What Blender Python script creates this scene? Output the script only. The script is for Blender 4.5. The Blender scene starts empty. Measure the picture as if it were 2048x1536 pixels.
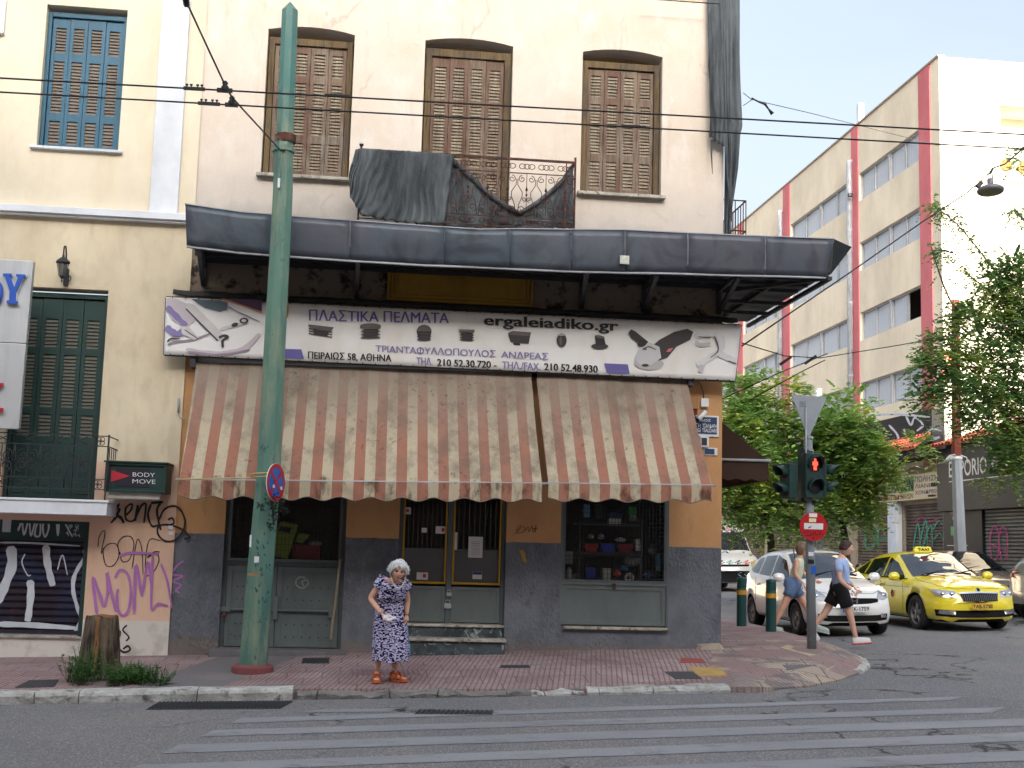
import bpy, bmesh, math, random
from math import sin, cos, pi, radians, sqrt, atan2, hypot
from mathutils import Vector, Matrix, noise
from mathutils.geometry import tessellate_polygon
from mathutils.bvhtree import BVHTree
random.seed(7)
SC = bpy.context.scene
COL = SC.collection
V = Vector
# ---------------------------------------------------------------- camera
YAW, PITCH, ROLL, FPX, EYE = radians(6.46954), radians(7.40072), radians(1.58469), 2531.5, 1.65
FWD = V((sin(YAW)*cos(PITCH), cos(YAW)*cos(PITCH), sin(PITCH)))
_r = V((cos(YAW), -sin(YAW), 0)); _u = _r.cross(FWD)
RGT = _r*cos(ROLL)+_u*sin(ROLL); UPV = _u*cos(ROLL)-_r*sin(ROLL)
cam = bpy.data.cameras.new('camera'); cam.lens = FPX/2048*36; cam.sensor_width = 36
cam.clip_end = 2000; cam.clip_start = .1
co = bpy.data.objects.new('camera', cam); COL.objects.link(co)
M = Matrix.Identity(4)
for i, a in enumerate((RGT, UPV, -FWD)):
    for j in range(3): M[j][i] = a[j]
M.translation = V((0, 0, EYE)); co.matrix_world = M; SC.camera = co
def ray(px, py): return FWD+RGT*((px-1024)/FPX)-UPV*((py-768)/FPX)
def W(px, py, Y):
    d = ray(px, py); return V((0, 0, EYE))+d*(Y/d.y)
def WX(px, py, X):
    d = ray(px, py); return V((0, 0, EYE))+d*(X/d.x)
def G(px, py, a=0., b=.03, c=0.):
    d = ray(px, py); t = (EYE-a)/(b*d.x+c*d.y-d.z); return V((0, 0, EYE))+d*t
def road_z(x, y): return .03*x
def pav_z(x, y): return .03*x+.14+.035*(y-14.1)
PA, PB, PC = .14-.035*14.1, .03, .035
def GP(px, py): return G(px, py, PA, PB, PC)
# ---------------------------------------------------------------- light
SUN_EL, SUN_AZ = radians(16), radians(2)          # low evening sun, from behind the camera to the right
sd = V((sin(SUN_AZ)*cos(SUN_EL), -cos(SUN_AZ)*cos(SUN_EL), sin(SUN_EL)))
sl = bpy.data.lights.new('sun', 'SUN'); sl.energy = 4.0; sl.angle = radians(.5); sl.color = (1, .86, .68)
so = bpy.data.objects.new('sun', sl); COL.objects.link(so)
so.rotation_euler = sd.to_track_quat('Z', 'Y').to_euler()
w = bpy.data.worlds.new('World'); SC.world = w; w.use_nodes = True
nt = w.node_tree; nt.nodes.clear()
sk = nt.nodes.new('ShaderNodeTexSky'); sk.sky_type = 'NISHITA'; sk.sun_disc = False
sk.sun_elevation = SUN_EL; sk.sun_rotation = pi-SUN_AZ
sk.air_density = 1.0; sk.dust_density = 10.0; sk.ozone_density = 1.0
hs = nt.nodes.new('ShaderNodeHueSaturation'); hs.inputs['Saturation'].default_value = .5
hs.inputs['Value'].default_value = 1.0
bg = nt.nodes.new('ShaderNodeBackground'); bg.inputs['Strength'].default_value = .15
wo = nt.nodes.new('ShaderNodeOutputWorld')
# thin high cloud: soft paler streaks over the sky
tc = nt.nodes.new('ShaderNodeTexCoord'); mp = nt.nodes.new('ShaderNodeMapping'); mp.inputs['Scale'].default_value = (1, 1, 3.5)
nz = nt.nodes.new('ShaderNodeTexNoise'); nz.inputs['Scale'].default_value = 2.2; nz.inputs['Detail'].default_value = 5
rp = nt.nodes.new('ShaderNodeValToRGB'); rp.color_ramp.elements[0].position = .35; rp.color_ramp.elements[1].position = .75
rp.color_ramp.elements[0].color = (0.0,)*3+(1,); rp.color_ramp.elements[1].color = (.4,)*3+(1,)
mx = nt.nodes.new('ShaderNodeMixRGB'); mx.inputs[2].default_value = (2.3, 2.4, 2.45, 1)
L = nt.links.new
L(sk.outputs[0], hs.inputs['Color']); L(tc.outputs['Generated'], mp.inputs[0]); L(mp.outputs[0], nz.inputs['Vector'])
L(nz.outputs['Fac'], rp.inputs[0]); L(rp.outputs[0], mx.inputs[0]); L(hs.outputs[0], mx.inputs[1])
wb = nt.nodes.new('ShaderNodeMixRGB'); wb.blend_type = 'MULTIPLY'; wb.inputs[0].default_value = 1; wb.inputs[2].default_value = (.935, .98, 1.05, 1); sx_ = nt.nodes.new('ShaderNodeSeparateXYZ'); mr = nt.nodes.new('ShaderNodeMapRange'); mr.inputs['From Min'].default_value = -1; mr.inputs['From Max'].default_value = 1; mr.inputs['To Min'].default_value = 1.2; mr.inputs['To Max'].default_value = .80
# sky gradient added: brighter behind the camera to light the facade, dimmer ahead
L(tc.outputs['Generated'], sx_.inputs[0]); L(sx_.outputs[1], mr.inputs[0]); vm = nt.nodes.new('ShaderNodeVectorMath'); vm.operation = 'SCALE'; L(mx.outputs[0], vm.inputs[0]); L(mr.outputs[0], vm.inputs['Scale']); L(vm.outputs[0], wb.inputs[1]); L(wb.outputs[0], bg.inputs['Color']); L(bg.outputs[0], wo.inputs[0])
vs = SC.view_settings; vs.view_transform = 'Standard'; vs.look = 'None'; vs.exposure = 1.88; vs.gamma = 1
SC.cycles.max_bounces = 6
# ---------------------------------------------------------------- materials
def lin(c):
    return tuple(((x/255)/12.92 if x/255 <= .04045 else ((x/255+.055)/1.055)**2.4) for x in c)
class Mt:
    """small node-tree helper"""
    def __init__(s, name, col=(.5, .5, .5), rough=.8, metal=0., spec=.5):
        s.m = bpy.data.materials.new(name); s.m.use_nodes = True; s.t = s.m.node_tree
        s.b = s.t.nodes['Principled BSDF']; s.out = s.t.nodes['Material Output']
        s.b.inputs['Base Color'].default_value = (*col, 1); s.b.inputs['Roughness'].default_value = rough
        s.b.inputs['Metallic'].default_value = metal; s.b.inputs['Specular IOR Level'].default_value = spec
        s.c = None; s.col = col; s.bumpsrc = []
    def n(s, ty, **k):
        o = s.t.nodes.new('ShaderNode'+ty)
        for a, b in k.items():
            if a in o.inputs: o.inputs[a].default_value = b
            else: setattr(o, a, b)
        return o
    def l(s, a, b): s.t.links.new(a, b)
    def pos(s, scale=(1, 1, 1), rot=(0, 0, 0), obj=False):
        if obj: g = s.n('TexCoord').outputs['Object']
        else: g = s.n('NewGeometry').outputs['Position']
        m = s.n('Mapping'); m.inputs['Scale'].default_value = scale; m.inputs['Rotation'].default_value = rot
        s.l(g, m.inputs[0]); return m.outputs[0]
    def noise(s, scale, stretch=(1, 1, 1), det=4, lo=.35, hi=.65, rough=.6, obj=False, dist=0.):
        n = s.n('TexNoise'); n.inputs['Scale'].default_value = scale; n.inputs['Detail'].default_value = det
        n.inputs['Roughness'].default_value = rough; n.inputs['Distortion'].default_value = dist
        s.l(s.pos(stretch, obj=obj), n.inputs['Vector'])
        return s.ramp(n.outputs['Fac'], lo, hi)
    def vor(s, scale, lo, hi, stretch=(1, 1, 1), feature='F1', obj=False):
        n = s.n('TexVoronoi', feature=feature); n.inputs['Scale'].default_value = scale
        s.l(s.pos(stretch, obj=obj), n.inputs['Vector']); return s.ramp(n.outputs['Distance'], lo, hi)
    def ramp(s, src, lo, hi):
        r = s.n('MapRange'); r.inputs['From Min'].default_value = lo; r.inputs['From Max'].default_value = hi
        s.l(src, r.inputs['Value']); return r.outputs['Result']
    def math(s, op, a, b=None):
        m = s.n('Math', operation=op)
        for i, x in enumerate((a, b)):
            if x is None: continue
            if hasattr(x, 'links'): s.l(x, m.inputs[i])
            else: m.inputs[i].default_value = x
        return m.outputs[0]
    def cur(s):
        if s.c is None:
            r = s.n('RGB'); r.outputs[0].default_value = (*s.col, 1); s.c = r.outputs[0]
        return s.c
    def mix(s, fac, col, mode='MIX', k=None):
        c0 = s.cur(); m = s.n('MixRGB', blend_type=mode)
        if k is not None: fac = s.math('MULTIPLY', fac, k)
        if hasattr(fac, 'links'): s.l(fac, m.inputs[0])
        else: m.inputs[0].default_value = fac
        s.l(c0, m.inputs[1])
        if hasattr(col, 'links'): s.l(col, m.inputs[2])
        else: m.inputs[2].default_value = (*col, 1)
        s.c = m.outputs[0]; s.l(s.c, s.b.inputs['Base Color']); return s
    def xyz(s, obj=False):
        g = s.n('TexCoord').outputs['Object'] if obj else s.n('NewGeometry').outputs['Position']
        x = s.n('SeparateXYZ'); s.l(g, x.inputs[0]); return x.outputs
    def bump(s, h, strength=.3, dist=.01):
        b = s.n('Bump'); b.inputs['Strength'].default_value = strength; b.inputs['Distance'].default_value = dist
        s.l(h, b.inputs['Height'])
        if s.bumpsrc: s.l(s.bumpsrc[-1], b.inputs['Normal'])
        s.bumpsrc.append(b.outputs[0]); s.l(b.outputs[0], s.b.inputs['Normal']); return s
    def isl(s):
        return s.n('NewGeometry').outputs['Random Per Island']
    def orand(s): return s.n('ObjectInfo').outputs['Random']
def simple(name, rgb, rough=.7, metal=0., var=.15, sc=6, bump=0., spec=.5):
    c = lin(rgb); m = Mt(name, c, rough, metal, spec)
    if var: m.mix(m.noise(sc, lo=.3, hi=.7), tuple(x*(1-var*2) for x in c), k=.6)
    if bump: m.bump(m.noise(sc*8, lo=.2, hi=.8), bump, .004)
    return m.m
# ---------------------------------------------------------------- mesh builder
class MB:
    def __init__(s): s.v = []; s.f = []; s.mi = []; s.sm = []
    def add(s, vs, fs, mi=0, smooth=False):
        o = len(s.v); s.v += [V(p) for p in vs]
        for f in fs: s.f.append([i+o for i in f]); s.mi.append(mi); s.sm.append(smooth)
        return s
    def box(s, x0, x1, y0, y1, z0, z1, mi=0, mat=None):
        vs = [V((x, y, z)) for z in (z0, z1) for y in (y0, y1) for x in (x0, x1)]
        if mat: vs = [mat @ p for p in vs]
        return s.add(vs, [(0, 2, 3, 1), (4, 5, 7, 6), (0, 1, 5, 4), (2, 6, 7, 3), (0, 4, 6, 2), (1, 3, 7, 5)], mi)
    def bar(s, a, b, wx, wy=None, mi=0, up=None):
        """box beam from a to b"""
        a, b = V(a), V(b); wy = wy or wx; d = (b-a)
        L_ = d.length; d.normalize(); u = V(up) if up else (V((0, 0, 1)) if abs(d.z) < .9 else V((0, 1, 0)))
        x = d.cross(u).normalized(); y = x.cross(d).normalized()
        m = Matrix(((x.x, d.x, y.x, a.x), (x.y, d.y, y.y, a.y), (x.z, d.z, y.z, a.z), (0, 0, 0, 1)))
        return s.box(-wx/2, wx/2, 0, L_, -wy/2, wy/2, mi, m)
    def tube(s, pts, r, n=8, mi=0, cap=True, smooth=True, close=False):
        pts = [V(p) for p in pts]; k = len(pts); R = r if isinstance(r, (list, tuple)) else [r]*k
        d = (pts[1]-pts[0]).normalized(); u = V((0, 0, 1)) if abs(d.z) < .9 else V((1, 0, 0))
        x = d.cross(u).normalized(); vs = []
        for i in range(k):
            if close: t = (pts[(i+1) % k]-pts[i-1])
            else: t = pts[min(i+1, k-1)]-pts[max(i-1, 0)]
            if t.length < 1e-9: t = d
            t.normalize(); x = (x-t*x.dot(t))
            if x.length < 1e-6: x = t.orthogonal()
            x.normalize(); y = t.cross(x)
            for j in range(n):
                a = 2*pi*j/n; vs.append(pts[i]+x*cos(a)*R[i]+y*sin(a)*R[i])
        fs = [(i*n+j, i*n+(j+1) % n, ((i+1) % k)*n+(j+1) % n, ((i+1) % k)*n+j) for i in range(k if close else k-1) for j in range(n)]
        s.add(vs, fs, mi, smooth)
        if cap and not close:
            o = len(s.v)-len(vs)
            s.f.append([o+j for j in range(n)][::-1]); s.f.append([o+(k-1)*n+j for j in range(n)]); s.mi += [mi, mi]; s.sm += [False, False]
        return s
    def lathe(s, prof, c=(0, 0, 0), axis=(0, 0, 1), n=16, mi=0, smooth=True):
        ax = V(axis).normalized(); x = ax.orthogonal().normalized(); y = ax.cross(x); c = V(c); vs = []
        for r, h in prof:
            for j in range(n):
                a = 2*pi*j/n; vs.append(c+ax*h+x*(r*cos(a))+y*(r*sin(a)))
        k = len(prof); fs = [(i*n+j, i*n+(j+1) % n, (i+1)*n+(j+1) % n, (i+1)*n+j) for i in range(k-1) for j in range(n)]
        s.add(vs, fs, mi, smooth); o = len(s.v)-len(vs)
        return s
    def grid(s, fn, nu, nv, mi=0, smooth=True, closeu=False):
        vs = [fn(i/nu, j/nv) for j in range(nv+1) for i in range(nu+1)]; a = nu+1
        return s.add(vs, [(j*a+i, j*a+i+1, (j+1)*a+i+1, (j+1)*a+i) for j in range(nv) for i in range(nu)], mi, smooth)
    def prism(s, poly, d0, d1, to3, mi=0):
        """polygon in 2D, to3(u,v,d) -> point; solid between d0 and d1"""
        n = len(poly); vs = [V(to3(u, v, d0)) for u, v in poly]+[V(to3(u, v, d1)) for u, v in poly]
        tri = tessellate_polygon([[V((u, v, 0)) for u, v in poly]])
        fs = [tuple(t) for t in tri]+[tuple(i+n for i in t[::-1]) for t in tri]
        fs += [(i, (i+1) % n, (i+1) % n+n, i+n) for i in range(n)]
        return s.add(vs, fs, mi)
    def build(s, name, mat, parent=None, local=False, bevel=0., solid=0., sub=0):
        me = bpy.data.meshes.new(name); vs = s.v
        if parent is not None and not local:
            inv = root_matrix(parent).inverted(); vs = [inv @ p for p in vs]
        me.from_pydata([tuple(p) for p in vs], [], s.f)
        for m in (mat if isinstance(mat, (list, tuple)) else [mat]): me.materials.append(m)
        me.polygons.foreach_set('material_index', s.mi); me.polygons.foreach_set('use_smooth', s.sm)
        me.validate(); me.update()
        bm = bmesh.new(); bm.from_mesh(me); bmesh.ops.recalc_face_normals(bm, faces=bm.faces); bm.to_mesh(me); bm.free()
        o = bpy.data.objects.new(name, me); COL.objects.link(o)
        if parent is not None: o.parent = parent
        if bevel:
            b = o.modifiers.new('bevel', 'BEVEL'); b.width = bevel; b.segments = 2; b.limit_method = 'ANGLE'
        if sub:
            b = o.modifiers.new('sub', 'SUBSURF'); b.levels = b.render_levels = sub
        if solid:
            b = o.modifiers.new('solid', 'SOLIDIFY'); b.thickness = solid; b.offset = 0
        return o
def root_matrix(o):
    while o.parent: o = o.parent
    return Matrix.Translation(o.location) @ o.rotation_euler.to_matrix().to_4x4()
def tag(o, label=None, cat=None, group=None, kind=None):
    for k, x in (('label', label), ('category', cat), ('group', group), ('kind', kind)):
        if x: o[k] = x
    return o
def thing(name, label, cat, loc=(0, 0, 0), rz=0., group=None):
    o = bpy.data.objects.new(name, None); COL.objects.link(o); o.location = V(loc); o.rotation_euler = (0, 0, rz)
    o.empty_display_size = .1
    return tag(o, label, cat, group)
def base(px, py): return GP(px, py)
def catmull(P, k=6, close=False):
    P = [V(p) if len(p) == 3 else V((p[0], p[1], 0)) for p in P]; n = len(P); out = []
    for i in range(n if close else n-1):
        a, b, c, d = (P[(i-1) % n] if close or i else P[0]*2-P[1]), P[i], P[(i+1) % n], (P[(i+2) % n] if close or i+2 < n else P[-1]*2-P[-2])
        for j in range(k):
            t = j/k; out.append(.5*((2*b)+(c-a)*t+(2*a-5*b+4*c-d)*t*t+(3*b-a-3*c+d)*t**3))
    if not close: out.append(P[-1])
    return out
def ribbon(mb, pts, wd, to3, off=.003, mi=0, k=5, smooth=True):
    """flat paint stroke; pts in 2D, to3(x, y, lift) -> 3D"""
    P = [(p.x, p.y) for p in catmull(pts, k)] if smooth and len(pts) > 2 else [(p[0], p[1]) for p in pts]
    vs = []; n = len(P)
    for i, (x, y) in enumerate(P):
        ax, ay = P[max(i-1, 0)]; bx, by = P[min(i+1, n-1)]; dx, dy = bx-ax, by-ay; l_ = hypot(dx, dy) or 1
        ww = wd*(.88+.10*sin(i*1.3)+.06*sin(i*.47))*.5 if n > 4 else wd/2
        if i in (0, n-1) and n > 4: ww *= .6
        nx, ny = -dy/l_*ww, dx/l_*ww; q = off+i*.00006
        vs += [V(to3(x+nx, y+ny, q)), V(to3(x-nx, y-ny, q))]
    return mb.add(vs, [(2*i, 2*i+1, 2*i+3, 2*i+2) for i in range(n-1)], mi)
def textmesh(txt, shear=0., bold=0.):
    cu = bpy.data.curves.new('t', 'FONT'); cu.body = txt; cu.size = 1; cu.offset = bold; cu.shear = shear
    cu.resolution_u = 3; o = bpy.data.objects.new('t', cu); COL.objects.link(o)
    me = bpy.data.meshes.new_from_object(o.evaluated_get(bpy.context.evaluated_depsgraph_get()))
    vs = [v.co.copy() for v in me.vertices]; fs = [tuple(p.vertices) for p in me.polygons]
    bpy.data.objects.remove(o); bpy.data.curves.remove(cu); bpy.data.meshes.remove(me)
    return vs, fs
def text(mb, txt, u0, u1, v0, v1, to3, mi=0, off=.004, shear=0., bold=.01):
    """letters fitted to the rectangle u0..u1 x v0..v1 (v0 = baseline side)"""
    tr_ = str.maketrans('ΑΒΕΖΗΙΚΜΝΟΡΤΥΧ', 'ABEZHIKMNOPTYX'); src = txt; txt = txt.translate(tr_).replace('Φ', 'O')
    vs, fs = textmesh(txt, shear, bold)
    if not vs: return mb
    a0, a1 = min(p.x for p in vs), max(p.x for p in vs); b0, b1 = min(p.y for p in vs), max(p.y for p in vs)
    f_ = lambda x, y, o: to3(u0+(x-a0)/(a1-a0)*(u1-u0), v0+(y-b0)/(b1-b0)*(v1-v0), o)
    for i, ch in enumerate(src):        # phi = O with an upright bar
        if ch == 'Φ':
            xo = [p.x for p in textmesh(txt[:i+1], shear, bold)[0]]; wo = [p.x for p in textmesh('O', shear, bold)[0]]; c = max(xo)-(max(wo)-min(wo))/2
            mb.add([f_(c-.04, b0, off+.0012), f_(c+.04, b0, off+.0012), f_(c+.04, b1, off+.0012), f_(c-.04, b1, off+.0012)], [(0, 1, 2, 3)], mi)
    return mb.add([f_(p.x, p.y, off) for p in vs], fs, mi)
def plane_to3(Y):      # 2D (x, z) on a wall plane facing the camera
    return lambda u, v, d: V((u, Y-d, v))
def pxplane(Y):        # 2D photo pixels laid on a wall plane
    def f(u, v, d):
        p = W(u, v, Y); return V((p.x, p.y-d, p.z))
    return f
def wall(mb, outer, holes, Y, reveal, mi=0, mir=0, depth=.3):
    """wall sheet in plane Y with holes ([(x,z)..]) and reveals going back"""
    loops = [[V((x, z, 0)) for x, z in outer]]+[[V((x, z, 0)) for x, z in h] for h in holes]
    flat = [p for l_ in loops for p in l_]
    mb.add([V((p.x, Y, p.y)) for p in flat], [tuple(t) for t in tessellate_polygon(loops)], mi)
    for i, h in enumerate(holes):
        r = reveal[i] if isinstance(reveal, (list, tuple)) else reveal; n = len(h)
        vs = [V((x, Y, z)) for x, z in h]+[V((x, Y+r, z)) for x, z in h]
        mb.add(vs, [(j, (j+1) % n, (j+1) % n+n, j+n) for j in range(n)], mir)
def rect(x0, x1, z0, z1): return [(x0, z0), (x1, z0), (x1, z1), (x0, z1)]
def arch(x0, x1, z0, z1, rise, n=10):
    return [(x0, z0), (x1, z0)]+[(x1+(x0-x1)*i/n, z1+rise*(1-(2*i/n-1)**2)) for i in range(n+1)]
# ---------------------------------------------------------------- palette
def stucco(name, rgb, dirt=(120, 105, 90), k=.35, sc=1.2, bump=.15, streak=.3):
    c = lin(rgb); m = Mt(name, c, .92, spec=.2)
    m.mix(m.noise(sc, (1, 1, .7), 6, .38, .68, .65), tuple(x*.72 for x in c), k=.8)
    m.mix(m.noise(sc*3.1, (1, 1, .25), 5, .5, .75, .7), lin(dirt), k=streak)
    m.mix(m.noise(sc*14, (1, 1, 1), 3, .55, .8), tuple(x*.8 for x in c), k=k)
    m.bump(m.noise(38, det=5, lo=.2, hi=.8), bump, .006)
    return m
def main_wall_mat():
    m = Mt('old_plaster', lin((223, 210, 196)), .93, spec=.2)
    m.mix(m.noise(.8, (1, 1, .8), 7, .4, .66, .7), lin((210, 193, 173)), k=.7)
    m.mix(m.noise(1.7, (1, 1, .6), 6, .52, .7, .7), lin((229, 222, 212)), k=.8)
    m.mix(m.noise(5, (1, 1, .15), 5, .56, .76, .7), lin((160, 140, 118)), k=.35)
    m.mix(m.noise(40, (1, 1, 1), 3, .6, .8), lin((120, 100, 85)), k=.22)
    z = m.xyz()[2]; x = m.xyz()[0]
    nz = m.noise(2.2, det=5, lo=0, hi=1)
    # greyer worn render low on the first floor, grime above the canopy, ochre stain at the top
    zz = m.math('ADD', z, m.math('MULTIPLY', nz, .9))
    m.mix(m.ramp(zz, 7.3, 6.6), lin((200, 192, 184)), k=.75)
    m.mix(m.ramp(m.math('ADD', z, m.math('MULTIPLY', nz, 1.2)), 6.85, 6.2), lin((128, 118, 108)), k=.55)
    m.mix(m.ramp(zz, 10.0, 10.15), lin((196, 158, 96)), k=.8)
    # cracks
    v = m.n('TexVoronoi', feature='DISTANCE_TO_EDGE'); v.inputs['Scale'].default_value = .55
    dn = m.n('TexNoise'); dn.inputs['Scale'].default_value = 3; dn.inputs['Detail'].default_value = 6
    ad = m.n('MixRGB', blend_type='ADD'); ad.inputs[0].default_value = .5
    m.l(m.pos((1, 1, .6)), dn.inputs['Vector']); m.l(m.pos((1, 1, .6)), ad.inputs[1]); m.l(dn.outputs['Color'], ad.inputs[2]); m.l(ad.outputs[0], v.inputs['Vector'])
    cr = m.math('MULTIPLY', m.ramp(v.outputs['Distance'], .012, .0), m.noise(.7, lo=.5, hi=.6)); m.mix(cr, lin((130, 110, 94)), k=.3)
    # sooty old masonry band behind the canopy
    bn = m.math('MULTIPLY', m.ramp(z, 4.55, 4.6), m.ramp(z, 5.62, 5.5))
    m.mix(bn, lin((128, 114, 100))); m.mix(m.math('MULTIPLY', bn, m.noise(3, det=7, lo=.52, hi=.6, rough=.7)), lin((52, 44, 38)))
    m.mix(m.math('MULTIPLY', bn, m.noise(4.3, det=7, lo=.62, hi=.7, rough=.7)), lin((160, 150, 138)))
    # ochre paint below the sign
    lo = m.math('LESS_THAN', z, 4.55)
    m.mix(lo, lin((204, 158, 112)))
    m.mix(m.math('MULTIPLY', lo, m.noise(1.6, (1, 1, .6), 6, .42, .7, .7)), lin((184, 138, 94)), k=.7)
    m.mix(m.math('MULTIPLY', lo, m.noise(2.5, (1, 1, .35), 5, .6, .8, .7)), lin((95, 62, 36)), k=.6)
    # slate grey dado with a slightly wavy paint edge
    ed = m.math('ADD', z, m.math('MULTIPLY', m.noise(4, det=2, lo=0, hi=1), .03))
    gr = m.ramp(ed, 1.752, 1.748)
    m.mix(gr, lin((116, 120, 128)))
    m.mix(m.math('MULTIPLY', gr, m.noise(2.3, (1, 1, .7), 6, .42, .7, .7)), lin((80, 84, 92)), k=.8)
    m.mix(m.math('MULTIPLY', gr, m.noise(3.1, det=6, lo=.62, hi=.72)), lin((58, 54, 52)), k=.8)
    bs = m.math('ADD', z, m.math('MULTIPLY', m.noise(3.3, det=6, lo=0, hi=1), .25))
    m.mix(m.ramp(bs, .58, .45), lin((122, 112, 104)), k=.75)
    m.mix(m.math('MULTIPLY', gr, m.noise(11, det=3, lo=.72, hi=.76)), lin((175, 168, 160)), k=.5)
    m.bump(m.noise(30, det=5, lo=.2, hi=.8), .25, .008)
    v2 = m.n('TexVoronoi'); v2.inputs['Scale'].default_value = 34; m.l(m.pos((1, 1, .6)), v2.inputs['Vector'])
    m.bump(m.math('MULTIPLY', v2.outputs['Distance'], m.math('MULTIPLY', gr, m.noise(1.1, lo=.42, hi=.55))), .8, .02)
    return m.m
M_WALL = main_wall_mat()
M_CREAM = stucco('cream_stucco', (234, 222, 198), (208, 186, 144), .15, .7, .06, .3).m
def left_wall_mat():
    m = stucco('cream_stucco_shopfront', (228, 214, 186), (192, 168, 128), .15, .7, .06, .35)
    z = m.xyz()[2]; ed = m.math('ADD', z, m.math('MULTIPLY', m.noise(3, det=4, lo=0, hi=1), .05))
    m.mix(m.ramp(ed, 2.66, 2.63), lin((226, 190, 166))); m.mix(m.noise(5, (1, 1, .5), 5, .5, .75), lin((150, 128, 108)), k=.25)
    m.mix(m.noise(2, (1, 1, .1), 5, .6, .72), lin((140, 118, 90)), k=.3)
    m.mix(m.ramp(z, .60, .595), lin((214, 208, 200))); m.mix(m.math('MULTIPLY', m.ramp(z, .6, .59), m.noise(4, det=5, lo=.5, hi=.7)), lin((150, 144, 138)), k=.6)
    return m.m
M_LEFTLOW = left_wall_mat()
M_WHITE = stucco('white_trim', (228, 232, 238), (190, 186, 180), .12, 1.2, .05, .25).m
M_DARK = simple('dark_interior', (14, 13, 13), .9, var=0)
def wood_mat(name, a, b, c):
    m = Mt(name, lin(a), .85, spec=.25)
    m.mix(m.noise(6, (1, 1, .12), 6, .4, .62, .7), lin(b)); m.mix(m.noise(2.1, (1, 1, .5), 5, .48, .62, .7), lin(c), k=.9)
    m.mix(m.noise(30, (2, 1, .1), 5, .45, .7, .7), lin((52, 40, 30)), k=.7)
    m.mix(m.isl(), lin((80, 68, 58)), k=.3)
    m.bump(m.noise(40, (2, 1, .08), 5, .3, .7), .6, .006); return m.m
M_WOOD = wood_mat('weathered_brown_wood', (148, 130, 112), (122, 98, 84), (150, 140, 128))
M_WOODF = wood_mat('weathered_yellow_wood', (132, 112, 80), (100, 84, 62), (92, 84, 76))
M_LOUV = wood_mat('weathered_louvre_wood', (176, 164, 142), (142, 130, 112), (150, 130, 112))
M_WOODR = wood_mat('old_red_wood', (136, 110, 96), (116, 88, 76), (138, 124, 110))
def paint(name, rgb, rough=.45, dirt=(60, 60, 55), k=.4, chips=None, metal=0., obj=False, bump=.05):
    c = lin(rgb); m = Mt(name, c, rough, metal, .4)
    m.mix(m.noise(2, (1, 1, .5), 6, .4, .7, .65, obj), tuple(x*.75 for x in c)); m.mix(m.noise(9, (1, 1, .3), 5, .55, .8, .7, obj), lin(dirt), k=k)
    if chips: m.mix(m.noise(4.5, (1, 1, .6), 7, .655, .675, .75, obj), lin(chips))
    if bump: m.bump(m.noise(25, det=4, lo=.3, hi=.7, obj=obj), bump, .004)
    return m.m
M_BLUESH = paint('blue_shutter_paint', (48, 98, 122), .5, (30, 60, 80), .4, (120, 160, 180))
M_BLUEL = paint('grey_louvre_paint', (128, 118, 108), .6, (60, 55, 50))
M_GREENSH = paint('dark_green_shutter_paint', (34, 62, 58), .5, (16, 30, 30), .4)
M_GREENL = paint('dusty_green_louvre_paint', (92, 92, 82), .6, (40, 44, 40))
M_CANOPY = paint('anthracite_sheet', (66, 72, 82), .38, (88, 74, 86), .5, (70, 68, 76), .35)
def fascia_mat():
    m = Mt('anthracite_fascia', lin((74, 84, 94)), .42, .1, .5)
    m.mix(m.noise(.5, (1, 1, .8), 3, .45, .6), lin((84, 84, 94))); m.mix(m.noise(1.3, (1, 1, 1), 4, .5, .72, .6, dist=1.5), lin((40, 44, 52)), k=.8)
    w_ = m.n('TexWave', wave_type='BANDS', bands_direction='X'); w_.inputs['Scale'].default_value = 16; m.l(m.pos(), w_.inputs['Vector'])
    m.bump(w_.outputs['Fac'], .12, .003); m.mix(w_.outputs['Fac'], lin((60, 66, 76)), k=.12); m.bump(m.noise(.7, lo=0, hi=1), .35, .12); return m.m
M_FASCIA = fascia_mat()
M_GALV = simple('galvanised_steel', (176, 180, 186), .55, .1, .25, 4)
M_BLACKIRON = simple('black_iron', (56, 56, 60), .55, .2, .2, 8)
M_RUST = Mt('rusty_iron', lin((92, 54, 42)), .85); M_RUST.mix(M_RUST.noise(9, lo=.4, hi=.6), lin((58, 40, 38))).mix(M_RUST.noise(22, lo=.6, hi=.7), lin((140, 84, 60))); M_RUST = M_RUST.m
M_GREYPAINT = paint('grey_green_metal_paint', (104, 114, 114), .5, (74, 78, 76), .5, (90, 70, 55))
M_GREYPAINT2 = paint('grey_metal_frame_paint', (92, 100, 104), .5, (50, 52, 50), .5)
M_BRASS = simple('yellow_anodised_frame', (196, 150, 52), .35, .6, .25, 5)
def marble_mat(name, a, b, c):
    m = Mt(name, lin(a), .55, spec=.4)
    m.mix(m.noise(3, det=8, lo=.42, hi=.6, dist=2.5), lin(b)); m.mix(m.noise(7, det=8, lo=.57, hi=.63, dist=2), lin(c)); m.mix(m.noise(2, det=3, lo=.5, hi=.7), lin((90, 84, 78)), k=.5)
    return m.m
M_MARBLE = marble_mat('blue_grey_marble', (70, 82, 88), (44, 54, 58), (150, 158, 160))
M_SLAB = marble_mat('worn_white_marble', (190, 184, 172), (150, 144, 134), (120, 108, 92))
def glass_mat(name, rgb=(18, 22, 26), rough=.04, alpha=1., trans=0.):
    m = Mt(name, lin(rgb), rough, 0, .6)
    if alpha < 1: m.b.inputs['Alpha'].default_value = alpha
    return m.m
M_SHOPGLASS = glass_mat('shop_glass', (10, 12, 14), .03, .1)
M_BLACK = simple('matt_black', (22, 22, 24), .6, var=.1)
M_INK = simple('black_ink', (28, 26, 26), .8, var=0)
M_SPRAYB = simple('black_spray_paint', (26, 25, 26), .6, var=.05)
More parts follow.
